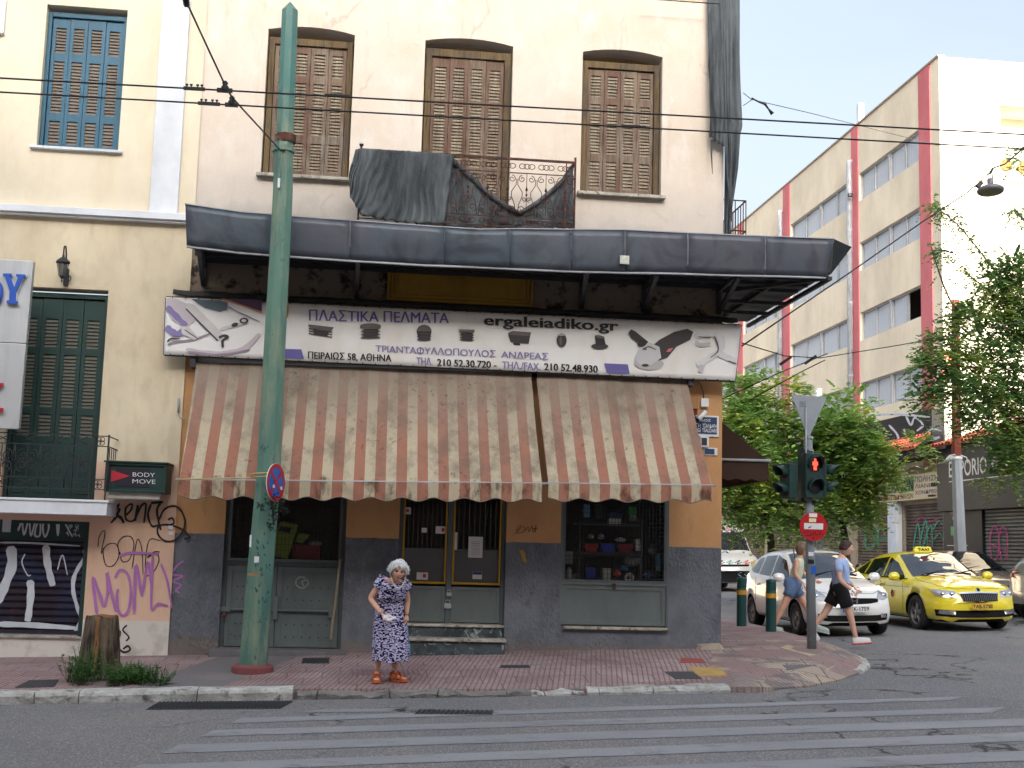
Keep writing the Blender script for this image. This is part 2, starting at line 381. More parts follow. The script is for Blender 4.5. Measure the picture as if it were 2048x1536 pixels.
M_SPRAYP = simple('purple_spray_paint', (186, 122, 190), .8, var=.22, sc=3)
M_SPRAYW = simple('white_spray_paint', (206, 212, 222), .7, var=.18, sc=5)
M_VIOLET = simple('violet_print', (98, 92, 158), .6, var=.06)
M_PLASTIC = simple('white_plastic', (222, 224, 224), .4, var=.05)
M_PAPER = simple('white_paper', (224, 222, 226), .8, var=.04)
M_RED = simple('red_paint', (186, 24, 36), .35, var=.06)
M_BLUE = simple('blue_paint', (30, 98, 190), .4, var=.06)
# ---------------------------------------------------------------- ground
def road_mat():
    m = Mt('asphalt', lin((132, 132, 134)), .85, spec=.3)
    m.mix(m.noise(.25, det=4, lo=.4, hi=.65), lin((118, 119, 123))); m.mix(m.noise(.8, (1, .35, 1), 5, .45, .7), lin((148, 141, 135)), k=.6)
    m.mix(m.noise(48, det=3, lo=.46, hi=.62), lin((92, 92, 95)), k=.85)
    v = m.n('TexVoronoi'); v.inputs['Scale'].default_value = 40; m.l(m.pos(), v.inputs['Vector'])
    m.mix(m.math('MULTIPLY', m.ramp(v.outputs['Distance'], .3, .16), m.math('GREATER_THAN', v.outputs['Color'], .55)), lin((206, 200, 190)), k=.85)
    m.mix(m.noise(.45, (1, .4, 1), 5, .58, .7, .65), lin((92, 92, 95)), k=.5)
    v = m.n('TexVoronoi', feature='DISTANCE_TO_EDGE'); v.inputs['Scale'].default_value = .38
    dn = m.n('TexNoise'); dn.inputs['Scale'].default_value = 1.6; dn.inputs['Detail'].default_value = 7
    ad = m.n('MixRGB', blend_type='ADD'); ad.inputs[0].default_value = .9
    m.l(m.pos(), dn.inputs['Vector']); m.l(m.pos((1, .55, 1)), ad.inputs[1]); m.l(dn.outputs['Color'], ad.inputs[2]); m.l(ad.outputs[0], v.inputs['Vector'])
    ck = m.math('MULTIPLY', m.ramp(v.outputs['Distance'], .012, .003), m.noise(.3, lo=.5, hi=.56)); m.mix(ck, lin((38, 38, 40)), k=.9)
    m.bump(m.noise(75, det=2, lo=.3, hi=.8), .5, .006); m.bump(m.noise(1, lo=0, hi=1), .3, .03); return m.m
M_ROAD = road_mat()
mb = MB()
xs = [-80+4*i for i in range(56)]; ys = [-60+5*i for i in range(52)]
mb.add([V((x, y, road_z(x, y))) for y in ys for x in xs], [(j*56+i, j*56+i+1, (j+1)*56+i+1, (j+1)*56+i) for j in range(51) for i in range(55)])
tag(mb.build('road', M_ROAD), kind='structure')
# crosswalk stripes: worn grey paint, parallel to the kerb
def stripe_mat():
    m = Mt('worn_crosswalk_paint', lin((148, 150, 154)), .75, spec=.3)
    m.mix(m.noise(1.2, (.4, 1, 1), 6, .42, .66), lin((134, 137, 142))); m.mix(m.noise(60, det=2, lo=.56, hi=.7), lin((112, 112, 115)), k=.7)
    m.mix(m.noise(3.5, (.6, 1, 1), 7, .54, .64, .78), lin((122, 121, 122)), k=.9)
    m.bump(m.noise(70, det=2, lo=.3, hi=.8), .4, .004); return m.m
M_STRIPE = stripe_mat()
mb = MB()
for l0, l1, r0, r1 in [((592, 1426), (640, 1419), (795, 1417), (780, 1424)), ((460, 1447), (482, 1437), (1924, 1394), (1900, 1401)),
                       ((400, 1474), (428, 1461), (2010, 1415), (1985, 1426)), ((322, 1508), (357, 1490), (2300, 1430), (2300, 1444)),
                       ((240, 1548), (275, 1531), (2300, 1456), (2300, 1474)), ((120, 1600), (170, 1578), (2300, 1492), (2300, 1512))]:
    A, B, C, D = (G(*q) for q in (l1, r0, r1, l0))
    n = 60; vs = []
    for i in range(n+1):
        t = i/n; p = A.lerp(B, t); q = D.lerp(C, t)
        for s_, k in ((p, 1), (q, 2)):
            dy = .018*noise.noise(V((s_.x*2.5, s_.y*7+k, 0)))
            vs.append(V((s_.x, s_.y+dy, road_z(s_.x, 0)+.004)))
    mb.add(vs, [(2*i, 2*i+1, 2*i+3, 2*i+2) for i in range(n)])
tag(mb.build('crosswalk', M_STRIPE), kind='structure')
# pavement with its rounded corner
cpx = [(1482, 1388), (1520, 1386), (1560, 1379), (1620, 1374), (1680, 1362), (1718, 1348), (1735, 1334), (1728, 1322), (1690, 1308), (1640, 1293), (1590, 1279), (1540, 1266)]
edge = [(-40, 14.08), (-8, 14.08)]+[(x/4, 14.08-.004*x) for x in range(-12, 16, 4)]
edge += [(4.2, 14.05)]+[(G(*q).x, G(*q).y) for q in cpx[1:]]
ex, ey = edge[-1]; edge += [(ex-.05, ey+3), (ex-.1, ey+10), (ex-.2, ey+60)]
KERB = edge
def pav_mat():
    m = Mt('red_paving', lin((170, 148, 146)), .85, spec=.25)
    x, y, z = m.xyz()
    m.mix(m.noise(.9, det=5, lo=.4, hi=.65), lin((150, 124, 123))); m.mix(m.noise(3, det=6, lo=.5, hi=.75), lin((188, 174, 168)), k=.6)
    # zone with beige tactile slabs near the corner, dull asphalt patch by the stump
    br = m.n('TexBrick'); br.inputs['Scale'].default_value = 1; br.inputs['Brick Width'].default_value = .42; br.inputs['Row Height'].default_value = .42
    br.offset = .37; br.inputs['Mortar Size'].default_value = .012; br.inputs['Color1'].default_value = (*lin((186, 172, 152)), 1); br.inputs['Color2'].default_value = (*lin((152, 136, 130)), 1); br.inputs['Mortar'].default_value = (*lin((112, 102, 96)), 1); br.inputs['Bias'].default_value = -.1
    m.l(m.pos(rot=(0, 0, .12)), br.inputs['Vector'])
    xe = m.math('ADD', x, m.math('MULTIPLY', y, .0))
    zone = m.math('MULTIPLY', m.math('GREATER_THAN', m.math('ADD', xe, m.math('MULTIPLY', m.math('SUBTRACT', y, 14), -.28)), 3.9), m.math('LESS_THAN', y, 18.2))
    m.mix(zone, br.outputs['Color']); m.mix(m.math('MULTIPLY', zone, m.noise(.9, det=4, lo=.5, hi=.56)), lin((150, 122, 122)), k=.8); m.mix(m.math('MULTIPLY', zone, m.noise(1.7, det=4, lo=.58, hi=.62)), lin((112, 108, 110)), k=.8)
    br2 = m.n('TexBrick'); br2.offset = .5; br2.inputs['Scale'].default_value = 1; br2.inputs['Brick Width'].default_value = .4; br2.inputs['Row Height'].default_value = .4
    br2.inputs['Mortar Size'].default_value = .008; br2.inputs['Color1'].default_value = (1, 1, 1, 1); br2.inputs['Color2'].default_value = (.84, .84, .84, 1); br2.inputs['Mortar'].default_value = (.5, .5, .5, 1)
    m.l(m.pos(), br2.inputs['Vector']); m.mix(m.math('SUBTRACT', 1.0, zone), br2.outputs['Color'], 'MULTIPLY')
    # grooves
    w_ = m.n('TexWave', wave_type='BANDS', bands_direction='X', wave_profile='SIN'); w_.inputs['Scale'].default_value = 5.2; w_.inputs['Distortion'].default_value = .25; w_.inputs['Detail'].default_value = 1
    m.l(m.pos((1, 1, 1), (0, 0, .18)), w_.inputs['Vector']); gv = m.ramp(w_.outputs['Fac'], .28, .05)
    w2 = m.n('TexWave', wave_type='BANDS', bands_direction='DIAGONAL', wave_profile='SIN'); w2.inputs['Scale'].default_value = 7; m.l(m.pos((1, 1, 0), (0, 0, .5)), w2.inputs['Vector']); gz_ = m.math('MULTIPLY', m.ramp(w2.outputs['Fac'], .45, .1), zone); gv = m.math('ADD', m.math('MULTIPLY', gv, m.math('SUBTRACT', 1.0, zone)), m.math('MULTIPLY', gz_, .8))
    m.mix(gv, lin((112, 90, 92)), k=.7)
    asph = m.math('MULTIPLY', m.math('GREATER_THAN', m.math('ADD', x, m.math('MULTIPLY', y, -.25)), -5.95), m.math('LESS_THAN', m.math('ADD', x, m.math('MULTIPLY', y, -.3)), -5.75))
    m.mix(asph, lin((122, 118, 118))); m.mix(m.noise(1.3, det=6, lo=.56, hi=.64), lin((132, 124, 122)), k=.7)
    m.mix(m.noise(40, det=3, lo=.6, hi=.72), lin((66, 60, 60)), k=.5)
    m.bump(m.math('MULTIPLY', gv, -1.0), .5, .006); m.bump(m.noise(50, det=3), .3, .004); return m.m
M_PAV = pav_mat()
poly = edge+[(-.2+5, edge[-1][1]), (-40, edge[-1][1])]
vs = [V((x, y, 0)) for x, y in poly]
mb = MB(); mb.add([V((x, y, pav_z(x, min(y, 17)) if y < 40 else pav_z(x, 17))) for x, y in poly], [tuple(t) for t in tessellate_polygon([vs])])
# refine into a grid clipped strip for a correct slope: build as strips between kerb and wall line
mb = MB()
def inner(i):
    x, y = edge[i]
    return (min(x, 4.6), 17.2) if y < 17 or x < 4.6 else (4.6, y)
inn = [(-40, 17.2), (-8, 17.2)]+[(x/4, 17.2) for x in range(-12, 16, 4)]+[(3.9, 17.2), (4.05, 17.2), (4.2, 17.2), (4.35, 17.2), (4.5, 17.2), (4.6, 17.2), (4.7, 17.25), (4.75, 17.5), (4.8, 18), (4.8, 18.7), (4.8, 19.4), (4.8, 20.2), (4.8, 23), (4.8, 30), (4.8, 80)]
kerb_h = lambda x: .115 if x < -.7 else (.115-.05*min(1, (x+.7)/3.2))
n = min(len(inn), len(edge)); m_ = 8; vs = []
for i in range(n):
    for j in range(m_+1):
        t = j/m_; x = edge[i][0]+(inn[i][0]-edge[i][0])*t; y = edge[i][1]+(inn[i][1]-edge[i][1])*t
        zf = pav_z(x, min(y, 17.2))
        if i < 10: vs.append(V((x, y, zf+(road_z(x, y)+kerb_h(x)-zf)*(1-min(1, t/.35))))); continue
        rk = 0 if i < 10 else 1-min(1, t/.3)*(2-min(1, t/.3)); rk *= 1 if i > 10 else .6
        vs.append(V((x, y, zf+(road_z(x, y)+.02-zf)*rk)))
mb.add(vs, [(i*(m_+1)+j, i*(m_+1)+j+1, (i+1)*(m_+1)+j+1, (i+1)*(m_+1)+j) for i in range(n-1) for j in range(m_)])
sk_ = [V((edge[i][0], edge[i][1], q)) for i in range(n) for q in (vs[i*(m_+1)].z, road_z(edge[i][0], 0)-.1)]; mb.add(sk_, [(2*i, 2*i+1, 2*i+3, 2*i+2) for i in range(n-1)])
pv = tag(mb.build('pavement', M_PAV), kind='structure')
PBV = BVHTree.FromPolygons([v.co.copy() for v in pv.data.vertices], [tuple(q.vertices) for q in pv.data.polygons])
pav_z0 = pav_z
def GP(px, py):
    h = PBV.ray_cast(V((0, 0, EYE)), ray(px, py).normalized()); return h[0] if h[0] else G(px, py, .02)
def pav_z(x, y):
    h = PBV.ray_cast(V((x, y, 5)), V((0, 0, -1))); return h[0].z if h[0] else road_z(x, y)

# kerb stones
def kerb_mat():
    m = Mt('kerb_stone', lin((206, 206, 202)), .85, spec=.25)
    m.mix(m.noise(2.2, det=6, lo=.42, hi=.6, rough=.7), lin((168, 166, 160))); m.mix(m.noise(7, det=6, lo=.56, hi=.66), lin((84, 80, 76)), k=.8)
    x = m.xyz()[0]; br = m.math('MULTIPLY', m.math('GREATER_THAN', x, -.68), m.math('LESS_THAN', x, 1.9)); m.mix(br, lin((124, 120, 116)), k=.85)
    m.mix(m.noise(22, det=4, lo=.6, hi=.7), lin((70, 68, 66)), k=.5); m.bump(m.noise(14, det=6), .7, .02); return m.m
M_KERB = kerb_mat()
mb = MB()
KZ = lambda x, y: road_z(x, y)+kerb_h(x)-.004
def kerbrun(path, lens, w=.2, rough=None):
    # walk along path, cutting into stones
    P = [V((x, y, 0)) for x, y in path]; acc = [0]
    for a, b in zip(P, P[1:]): acc.append(acc[-1]+(b-a).length)
    def at(s):
        s = max(0, min(acc[-1]-1e-6, s)); i = max(k for k in range(len(acc)-1) if acc[k] <= s); t = (s-acc[i])/(acc[i+1]-acc[i]); return P[i].lerp(P[i+1], t), (P[i+1]-P[i]).normalized()
    s = 0; k = 0
    while s < acc[-1]-.05:
        l_ = lens[k % len(lens)] if isinstance(lens, list) else lens(s); e = min(s+l_-.012, acc[-1]); nseg = max(3, int((e-s)/.09)); vs = []
        for i in range(nseg+1):
            q, d = at(s+(e-s)*i/nseg); nrm = V((d.y, -d.x, 0)); rg = rough(q) if rough else 0
            for (o, h) in ((.02, -.16), (.045, -.03), (.03, .0), (-.01, .016), (-w, .018), (-w, -.16)):
                p = q+nrm*o; z = KZ(q.x, min(q.y, 17.2))+h
                a = .012+rg; nv = noise.noise_vector(V((p.x*5, p.y*5, h*9)))
                vs.append(V((p.x+nv.x*a, p.y+nv.y*a*.6, z+(nv.z*a*.8-rg*.5 if h > -.1 else 0))))
        fs = [(i*6+j, i*6+(j+1) % 6, (i+1)*6+(j+1) % 6, (i+1)*6+j) for i in range(nseg) for j in range(6)]
        mb.add(vs, fs+[tuple(range(6)), tuple(range(nseg*6, nseg*6+6))], 0, False); s = e+.012; k += 1
xa = [G(q, 1398).x for q in (172, 398, 586)]
kerbrun([(-12, 14.06), (-3.9, 14.06)], [1.3, 1.1])
for a, b in ((-3.9, -3.35), (-3.34, xa[0]), (xa[0]+.01, xa[1]), (xa[1]+.01, xa[2])): kerbrun([(a, 14.06), (b, 14.06)], [9])
kerbrun([(xa[2]+.01, 14.06), (2.5, 14.05)], lambda s: .25+.5*abs(sin(s*7)), rough=lambda q: .05)
xb = [G(q, 1392).x for q in (1200, 1312, 1475)]
for a, b in ((2.52, xb[0]), (xb[0]+.01, xb[1]), (xb[1]+.01, xb[2])): kerbrun([(a, 14.05), (b, 14.05)], [9])
RAMP = True
kc = [KERB[k] for k in range(9+5, len(KERB))]
KZ = lambda x, y: road_z(x, y)+.035
kerbrun(kc, lambda s: .9 if s > 1.0 else .45)
tag(mb.build('kerb', M_KERB), kind='structure')
# far pavement on the other side of the side street
mb = MB(); mb.box(15.6, 17.5, 28, 120, -1, .62); mb.box(15.6, 60, 14.5, 28, -1, .62)
tag(mb.build('far_pavement', simple('grey_paving', (122, 118, 114), .9, var=.2)), kind='structure')
# ================================================================ corner building
cb = thing('corner_building', 'old corner building of peeling pale plaster over an ochre and slate grey shop floor', 'building', (1.2, 17, .2))
YF = 17.0; XL, XR = -2.43, 4.87
h1 = arch(-1.592, -.405, 6.59, 8.67, .07); h2 = arch(.575, 1.815, 5.6, 8.67, .07); h3 = arch(2.81, 3.965, 6.6, 8.67, .07)
shopL = rect(W(447, 1100, 17).x, W(690, 1100, 17).x, .28, 2.75)
shopM = rect(W(797, 1100, 17).x, W(1012, 1100, 17).x, .05, 2.75)
shopR = rect(W(1121, 1100, 17).x, W(1338, 1100, 17).x, W(1230, 1254, 17).z, 2.75)
mb = MB(); wall(mb, [(XL-.3, -.3), (XR, -.3), (XR, 10.6), (XL-.3, 10.6)], [h1, h2, h3, shopL, shopM, shopR], YF, [.32, .32, .32, .22, .3, .14])
mb.add([(XR, YF, -.3), (XR, 29, -.3), (XR, 29, 10.6), (XR, YF, 10.6)], [(0, 1, 2, 3)])
mb.add([(XL, YF, 10.6), (XR, YF, 10.6), (XR, 29, 10.6), (XL, 29, 10.6)], [(0, 1, 2, 3)])
mb.add([(XL, 29, -.3), (XR, 29, -.3), (XR, 29, 10.6), (XL, 29, 10.6)], [(0, 1, 2, 3)])
mb.build('wall', M_WALL, cb)
# top band painted ochre
mb = MB(); mb.box(XL, XR+.08, 16.86, 17, 9.78, 10.3); mb.box(XL, XR+.14, 16.8, 17, 10.3, 10.62); mb.build('cornice', stucco('ochre_cornice', (205, 168, 96)).m, cb, bevel=.02)
def leaf(mb, x0, x1, z0, z1, y, secs, st=.055, t=.035, mi=0, ml=1, gap=.044, miss=()):
    """louvred shutter leaf; secs = [(za, zb)] fractions of the louvred openings"""
    mb.box(x0, x0+st, y, y+t, z0, z1, mi); mb.box(x1-st, x1, y, y+t, z0, z1, mi)
    H = z1-z0; last = 0
    for a, b in secs+[(1, 1)]:
        mb.box(x0+st, x1-st, y+.002, y+t-.002, z0+last*H, z0+a*H, mi)
        last = b
    k = 0
    for a, b in secs:
        n = max(2, int((b-a)*H/gap)); g = (b-a)*H/n
        for i in range(n):
            k += 1
            zc = z0+a*H+g*(i+.5); tl = .35+random.uniform(-.08, .08)
            if (k in miss): tl = 1.1
            dx = random.uniform(-.004, .004)
            vs = []
            for (yy, zz) in ((-.014, -g*.55), (-.008, -g*.62), (.02, g*.5), (.014, g*.56)):
                vs += [V((x0+st, y+.017+yy, zc+zz+dx)), V((x1-st, y+.017+yy, zc+zz-dx))]
            mb.add(vs, [(0, 1, 3, 2), (4, 5, 7, 6), (0, 1, 7, 6), (2, 3, 5, 4)], ml)
def shutters(parent, x0, x1, z0, z1, y, secs, fm, wm, lm, frame=.07, broken=False, panel=False, extra=None, topgap=.0):
    ww = MB(); ww.box(x0, x1, y+.1, y+.12, z0, z1); wn = ww.build('window', M_DARK, parent)
    fr = MB(); fr.box(x0, x0+frame, y-.03, y+.06, z0, z1); fr.box(x1-frame, x1, y-.03, y+.06, z0, z1); fr.box(x0+frame, x1-frame, y-.03, y+.06, z1-frame*1.3, z1)
    fr.build('frame', fm, wn, bevel=.006)
    a, b = x0+frame+.004, x1-frame-.004; w_ = (b-a)/4
    for i in range(4):
        lf = MB(); sl_ = MB()
        ms = set(random.sample(range(8, 50), 3)) if broken else set()
        zz0 = z0+.02; zz1 = z1-frame*1.3-.012
        leaf(lf, a+i*w_+.003, a+(i+1)*w_-.003, zz0, zz1, y+(.0 if i in (1, 2) else .008), secs, st=w_*.2, gap=.044, miss=ms)
        if extra: extra(lf, a+i*w_, a+(i+1)*w_, z0, i)
        lf.build('shutter', [wm[i % len(wm)], lm], wn)
    return wn
S3 = [(.045, .26), (.32, .72), (.775, .95)]
woods = [M_WOODF, M_WOOD, M_WOOD, M_WOODF]
for (x0, x1, z0, z1) in ((-1.592, -.405, 6.61, 8.74), (2.81, 3.965, 6.62, 8.72)):
    shutters(cb, x0+.02, x1-.02, z0, z1-.14, 17.12, S3, M_WOODF, [M_WOOD, M_WOODR, M_WOOD, M_WOOD], M_LOUV, .075, True)
    sb = MB(); sb.box(x0-.05, x1+.05, 16.9, 17.14, z0-.05, z0-.005); sb.build('sill', M_SLAB, cb, bevel=.006)
shutters(cb, .595, 1.795, 5.62, 8.6, 17.12, [(.2, .42), (.45, .76), (.79, .955)], M_WOODF, [M_WOODR, M_WOODR, M_WOOD, M_WOODR], M_LOUV, .085, True)
# steel doors under the grille, left opening
def slab_panel(mb, x0, x1, z0, z1, y, t=.03, fr=.05, mi=0):
    mb.box(x0, x1, y, y+t, z0, z1, mi)
    for a, b, c, d in ((x0, x0+fr, z0, z1), (x1-fr, x1, z0, z1), (x0+fr, x1-fr, z0, z0+fr), (x0+fr, x1-fr, z1-fr, z1)): mb.box(a, b, y-.012, y+.001, c, d, mi)
def grille(name, x0, x1, z0, z1, y, parent, nx, nz_, mat, fr=.035, r=.0028):
    g = MB()
    for i in range(1, nx): x = x0+(x1-x0)*i/nx; g.bar((x, y, z0), (x, y, z1), r*2)
    for i in range(1, nz_): z = z0+(z1-z0)*i/nz_; g.bar((x0, y-.004, z), (x1, y-.004, z), r*2)
    for a, b, c, d in ((x0, x0+fr, z0, z1), (x1-fr, x1, z0, z1), (x0+fr, x1-fr, z0, z0+fr), (x0+fr, x1-fr, z1-fr, z1)): g.box(a, b, y-.02, y+.02, c, d, 1)
    return g.build(name, [mat, M_GREYPAINT2], parent)
M_WIRE = simple('grille_wire', (58, 62, 64), .6, .3, 0)
xl0, xl1 = shopL[0][0], shopL[1][0]; zsp = W(560, 1128, 17.1).z
dl = MB(); dl.box(xl0-.005, xl1+.005, 17.1, 17.16, zsp-.03, zsp+.03); dl.box(xl0, xl0+.05, 17.08, 17.16, .25, 2.75); dl.box(xl1-.05, xl1, 17.08, 17.16, .25, 2.75)
dl.box(xl0+.05, xl1-.05, 17.14, 17.17, .27, zsp-.03); dl.build('door_frame', M_GREYPAINT2, cb, bevel=.004)
xm = W(552, 1200, 17.1).x
for a, b in ((xl0+.055, xm-.004), (xm+.004, xl1-.055)):
    d = MB(); slab_panel(d, a, b, .29, zsp-.035, 17.09, fr=.07)
    for r_ in range(5):
        for k in range(6):
            if (r_*3+k) % 7 == 0 and r_ > 2: continue
            x = a+.14+(b-a-.28)*k/5; z = .42+.16*r_; d.lathe([(.009, 0), (.009, .004), (0, .004)], (x, 17.0885, z), (0, -1, 0), 8, 1)
    d.box(a+.075, b-.075, 17.068, 17.089, zsp-.62, zsp-.585)
    do = d.build('door', [M_GREYPAINT, M_BLACK], cb, bevel=.003)
mb = MB(); mb.bar((xl0-.04, 17.05, zsp-.60), (xl1-.12, 17.05, zsp-.60), .035, .02); mb.box(xl0-.02, xl0+.12, 17.03, 17.06, zsp-.63, zsp-.57); mb.box(xl1-.18, xl1-.12, 17.02, 17.07, zsp-.68, zsp-.52); mb.box(xm-.03, xm+.03, 17.03, 17.08, zsp-.72, zsp-.42); mb.build('bolt_bar', M_GREYPAINT, cb, bevel=.004)
grille('window_grille', xl0+.05, xl1-.05, zsp+.03, 2.74, 17.07, cb, 30, 18, M_WIRE)
mb = MB(); mb.box(xl0+.05, xl1-.05, 17.15, 17.156, zsp+.03, 2.74); mb.build('window_pane', M_SHOPGLASS, cb)
# step of the left doors
M_CONC = stucco('grey_cement', (118, 116, 118), (70, 66, 62), .4, 2.5, .3).m
# right shop window
xr0, xr1 = shopR[0][0], shopR[1][0]; zr0 = shopR[0][1]; zr1 = W(1225, 1166, 17.1).z
mb = MB(); slab_panel(mb, xr0+.03, xr1-.03, zr0+.02, zr1-.03, 17.03, fr=.06); mb.box(xr0+.001, xr0+.03, 17.0, 17.1, zr0, 2.74); mb.box(xr1-.03, xr1-.001, 17.0, 17.1, zr0, 2.74)
mb.box(xr0+.03, xr1-.03, 17.0, 17.08, zr1-.03, zr1+.005); mb.build('window_panel', M_GREYPAINT, cb, bevel=.003)
grille('window_grille', xr0+.03, xr1-.03, zr1+.005, 2.74, 17.02, cb, 30, 26, M_WIRE)
mb = MB(); mb.box(xr0+.03, xr1-.03, 17.09, 17.096, zr1, 2.74); mb.build('window_pane', M_SHOPGLASS, cb)
mb = MB(); mb.box(W(1127, 1250, 16.95).x, W(1337, 1250, 16.95).x, 16.93, 17.12, zr0-.035, zr0+.003); mb.build('sill', M_SLAB, cb, bevel=.006)
# glazed shop door in the middle, two leaves with yellow trim
xd0, xd1 = shopM[0][0], shopM[1][0]; zd0 = W(900, 1247, 17.1).z; zt = W(900, 1164, 17.15).z; xc = W(897, 1160, 17.15).x
mb = MB(); mb.box(xd0+.002, xd0+.05, 17.1, 17.2, zd0, 2.75); mb.box(xd1-.05, xd1-.002, 17.1, 17.2, zd0, 2.75); mb.box(xc-.035, xc+.035, 17.1, 17.19, zd0, 2.75); mb.build('door_frame', M_GREYPAINT2, cb, bevel=.004)
for a, b in ((xd0+.05, xc-.035), (xc+.035, xd1-.05)):
    d = MB(); slab_panel(d, a+.004, b-.004, zd0+.015, zt-.06, 17.13, fr=.045)
    o = d.build('door', M_GREYPAINT, cb, bevel=.003)
    t = MB()
    for p, q, r_, s_ in ((a+.004, a+.03, zt-.03, 2.75), (b-.03, b-.004, zt-.03, 2.75), (a+.03, b-.03, zt-.03, zt)): t.box(p, q, 17.12, 17.15, r_, s_)
    t.build('trim', M_BRASS, o, bevel=.003)
    g = MB(); g.box(a+.03, b-.03, 17.15, 17.156, zt, 2.75); g.build('door_pane', M_SHOPGLASS, o)
    k = MB(); k.box(a+.03, b-.03, 17.19, 17.2, zt, zt+.42); k.box(a+.03, b-.03, 17.176, 17.192, zt+.42, zt+.44); k.box(a+.03, b-.03, 17.176, 17.192, zt+.2, zt+.215); k.build('kick_panel', simple('grey_inner_panel', (118, 122, 128), .5, var=.08), o)
    b2 = MB()
    for i in range(8): x = a+.08+(b-a-.16)*i/7; b2.bar((x, 17.17, zt+.44), (x, 17.17, 2.75), .008)
    b2.build('security_bars', simple('light_steel_bar', (120, 122, 124), .4, .6, 0), o)
# interior rooms: a real dim box behind each opening
M_ROOM = simple('dim_shop_interior', (120, 110, 102), .95, var=.2)
for a, b, z in ((xl0-.3, xl1+.3, .2), (xd0-.3, xd1+.3, .2), (xr0-.3, xr1+.3, .2)):
    r_ = MB(); r_.add([(a, 17.34, z), (b, 17.34, z), (b, 18.9, z), (a, 18.9, z), (a, 17.34, 2.9), (b, 17.34, 2.9), (b, 18.9, 2.9), (a, 18.9, 2.9)], [(0, 1, 2, 3), (4, 5, 6, 7), (3, 2, 6, 7), (0, 3, 7, 4), (1, 2, 6, 5)]); r_.build('shop_interior', M_ROOM, cb)
# old framed panel above the sign (sheltered by the canopy)
px0, px1, pz0, pz1 = W(775, 560, 16.95).x, W(1066, 560, 16.95).x, 4.93, 5.5
M_OCH = stucco('yellow_old_panel', (160, 122, 52), (60, 46, 26), .4, 2, .1).m
mb = MB(); mb.box(px0, px1, 16.93, 16.999, pz0, pz1)
for i, q in enumerate((.0, .05, .1)):
    for a, b, c, d in ((px0+q, px0+q+.035, pz0+q, pz1-q), (px1-q-.035, px1-q, pz0+q, pz1-q), (px0+q+.035, px1-q-.035, pz0+q, pz0+q+.035), (px0+q+.035, px1-q-.035, pz1-q-.035, pz1-q)): mb.box(a, b, 16.89+i*.012, 16.931, c, d)
mb.build('framed_panel', M_OCH, cb, bevel=.004)
# balcony with wrought iron railing
M_BALC = stucco('balcony_slab', (150, 140, 130)).m
YB = 16.35; bx0, bx1 = -.24, 2.63
bal = MB(); bal.box(bx0-.03, bx1+.03, YB-.04, 17, 5.62, 5.8); bal = bal.build('balcony', M_BALC, cb, bevel=.01)
def scroll(mb, cx_, cz, r, y, a0=0., turns=1.35, flip=1, th=.009):
    pts = []
    for i in range(15):
        t = i/14; rr = r*(1-.78*t); a = a0+flip*t*turns*2*pi; pts.append((cx_+rr*cos(a), y, cz+rr*sin(a)))
    mb.tube(pts, th/1.6, 4, cap=False)
def railing(mb, x0, x1, z0, z1, y, pitch=.27, th=.009):
    for z in (z1, z1-.19, z0, z0+.13): mb.bar((x0, y, z), (x1, y, z), .022 if z == z1 else .012, .03 if z == z1 else .012)
    n = max(2, round((x1-x0)/pitch)); p = (x1-x0)/n
    for i in range(n+1): mb.bar((x0+i*p, y, z0), (x0+i*p, y, z1-.19), .01) if i in (0, n) else None
    for i in range(n):
        c = x0+(i+.5)*p; zc = z1-.25
        for s in (-1, 1):
            scroll(mb, c+s*p*.24, zc-.02, .05, y, pi/2, 1.3, -s, th); scroll(mb, c+s*p*.24, z0+.24, .058, y, -pi/2, 1.3, s, th); scroll(mb, c+s*p*.14, z0+.38, .035, y, -pi/2, 1.2, -s, th)
            mb.tube([(c+s*p*.46, y, zc-.02), (c+s*p*.46, y, zc-.10), (c+s*p*.22, y, zc-.2), (c+s*p*.22, y, z0+.42), (c+s*p*.4, y, z0+.3), (c+s*p*.46, y, z0+.14)], th/1.7, 4)
        mb.bar((c, y, z1-.2), (c, y, zc-.2), .008); mb.bar((c, y, z0+.14), (c, y, z0+.5), .008)
        mb.lathe([(.004, 0), (.02, .02), (.014, .035), (.004, .07)], (c, y, z0+.49), (0, 0, 1), 6); mb.lathe([(.004, 0), (.016, .02), (.004, .05)], (c, y, zc-.26), (0, 0, 1), 6)
        for zz in (z1-.095, z0+.065):       # flattened rosettes between the double rails
            for k in (-1, 0, 1): mb.tube([(c+k*p*.24+cos(a)*p*.17, y, zz+sin(a)*.035) for a in [2*pi*j/10 for j in range(10)]], th/1.7, 4, close=True)
mb = MB(); railing(mb, bx0, bx1, 5.9, 6.83, YB)
for x in (bx0, bx1): mb.bar((x, YB, 5.8), (x, YB, 6.9), .026); mb.bar((x, YB, 6.83), (x, 17, 6.83), .022); mb.bar((x, YB, 5.9), (x, 17, 5.9), .014); mb.bar((x, YB, 6.64), (x, 17, 6.64), .012)
for k in range(1, 4):
    y = YB+.16*k; mb.bar((bx1, y, 5.9), (bx1, y, 6.64), .01)
    mb.tube([(bx1, y+cos(a)*.05, 6.25+sin(a)*.12) for a in [2*pi*j/10 for j in range(10)]], .006, 4, close=True)
mb.bar((bx1-.12, YB, 5.9), (bx1-.12, YB, 6.83), .014)
mb.build('railing', M_RUST, bal)
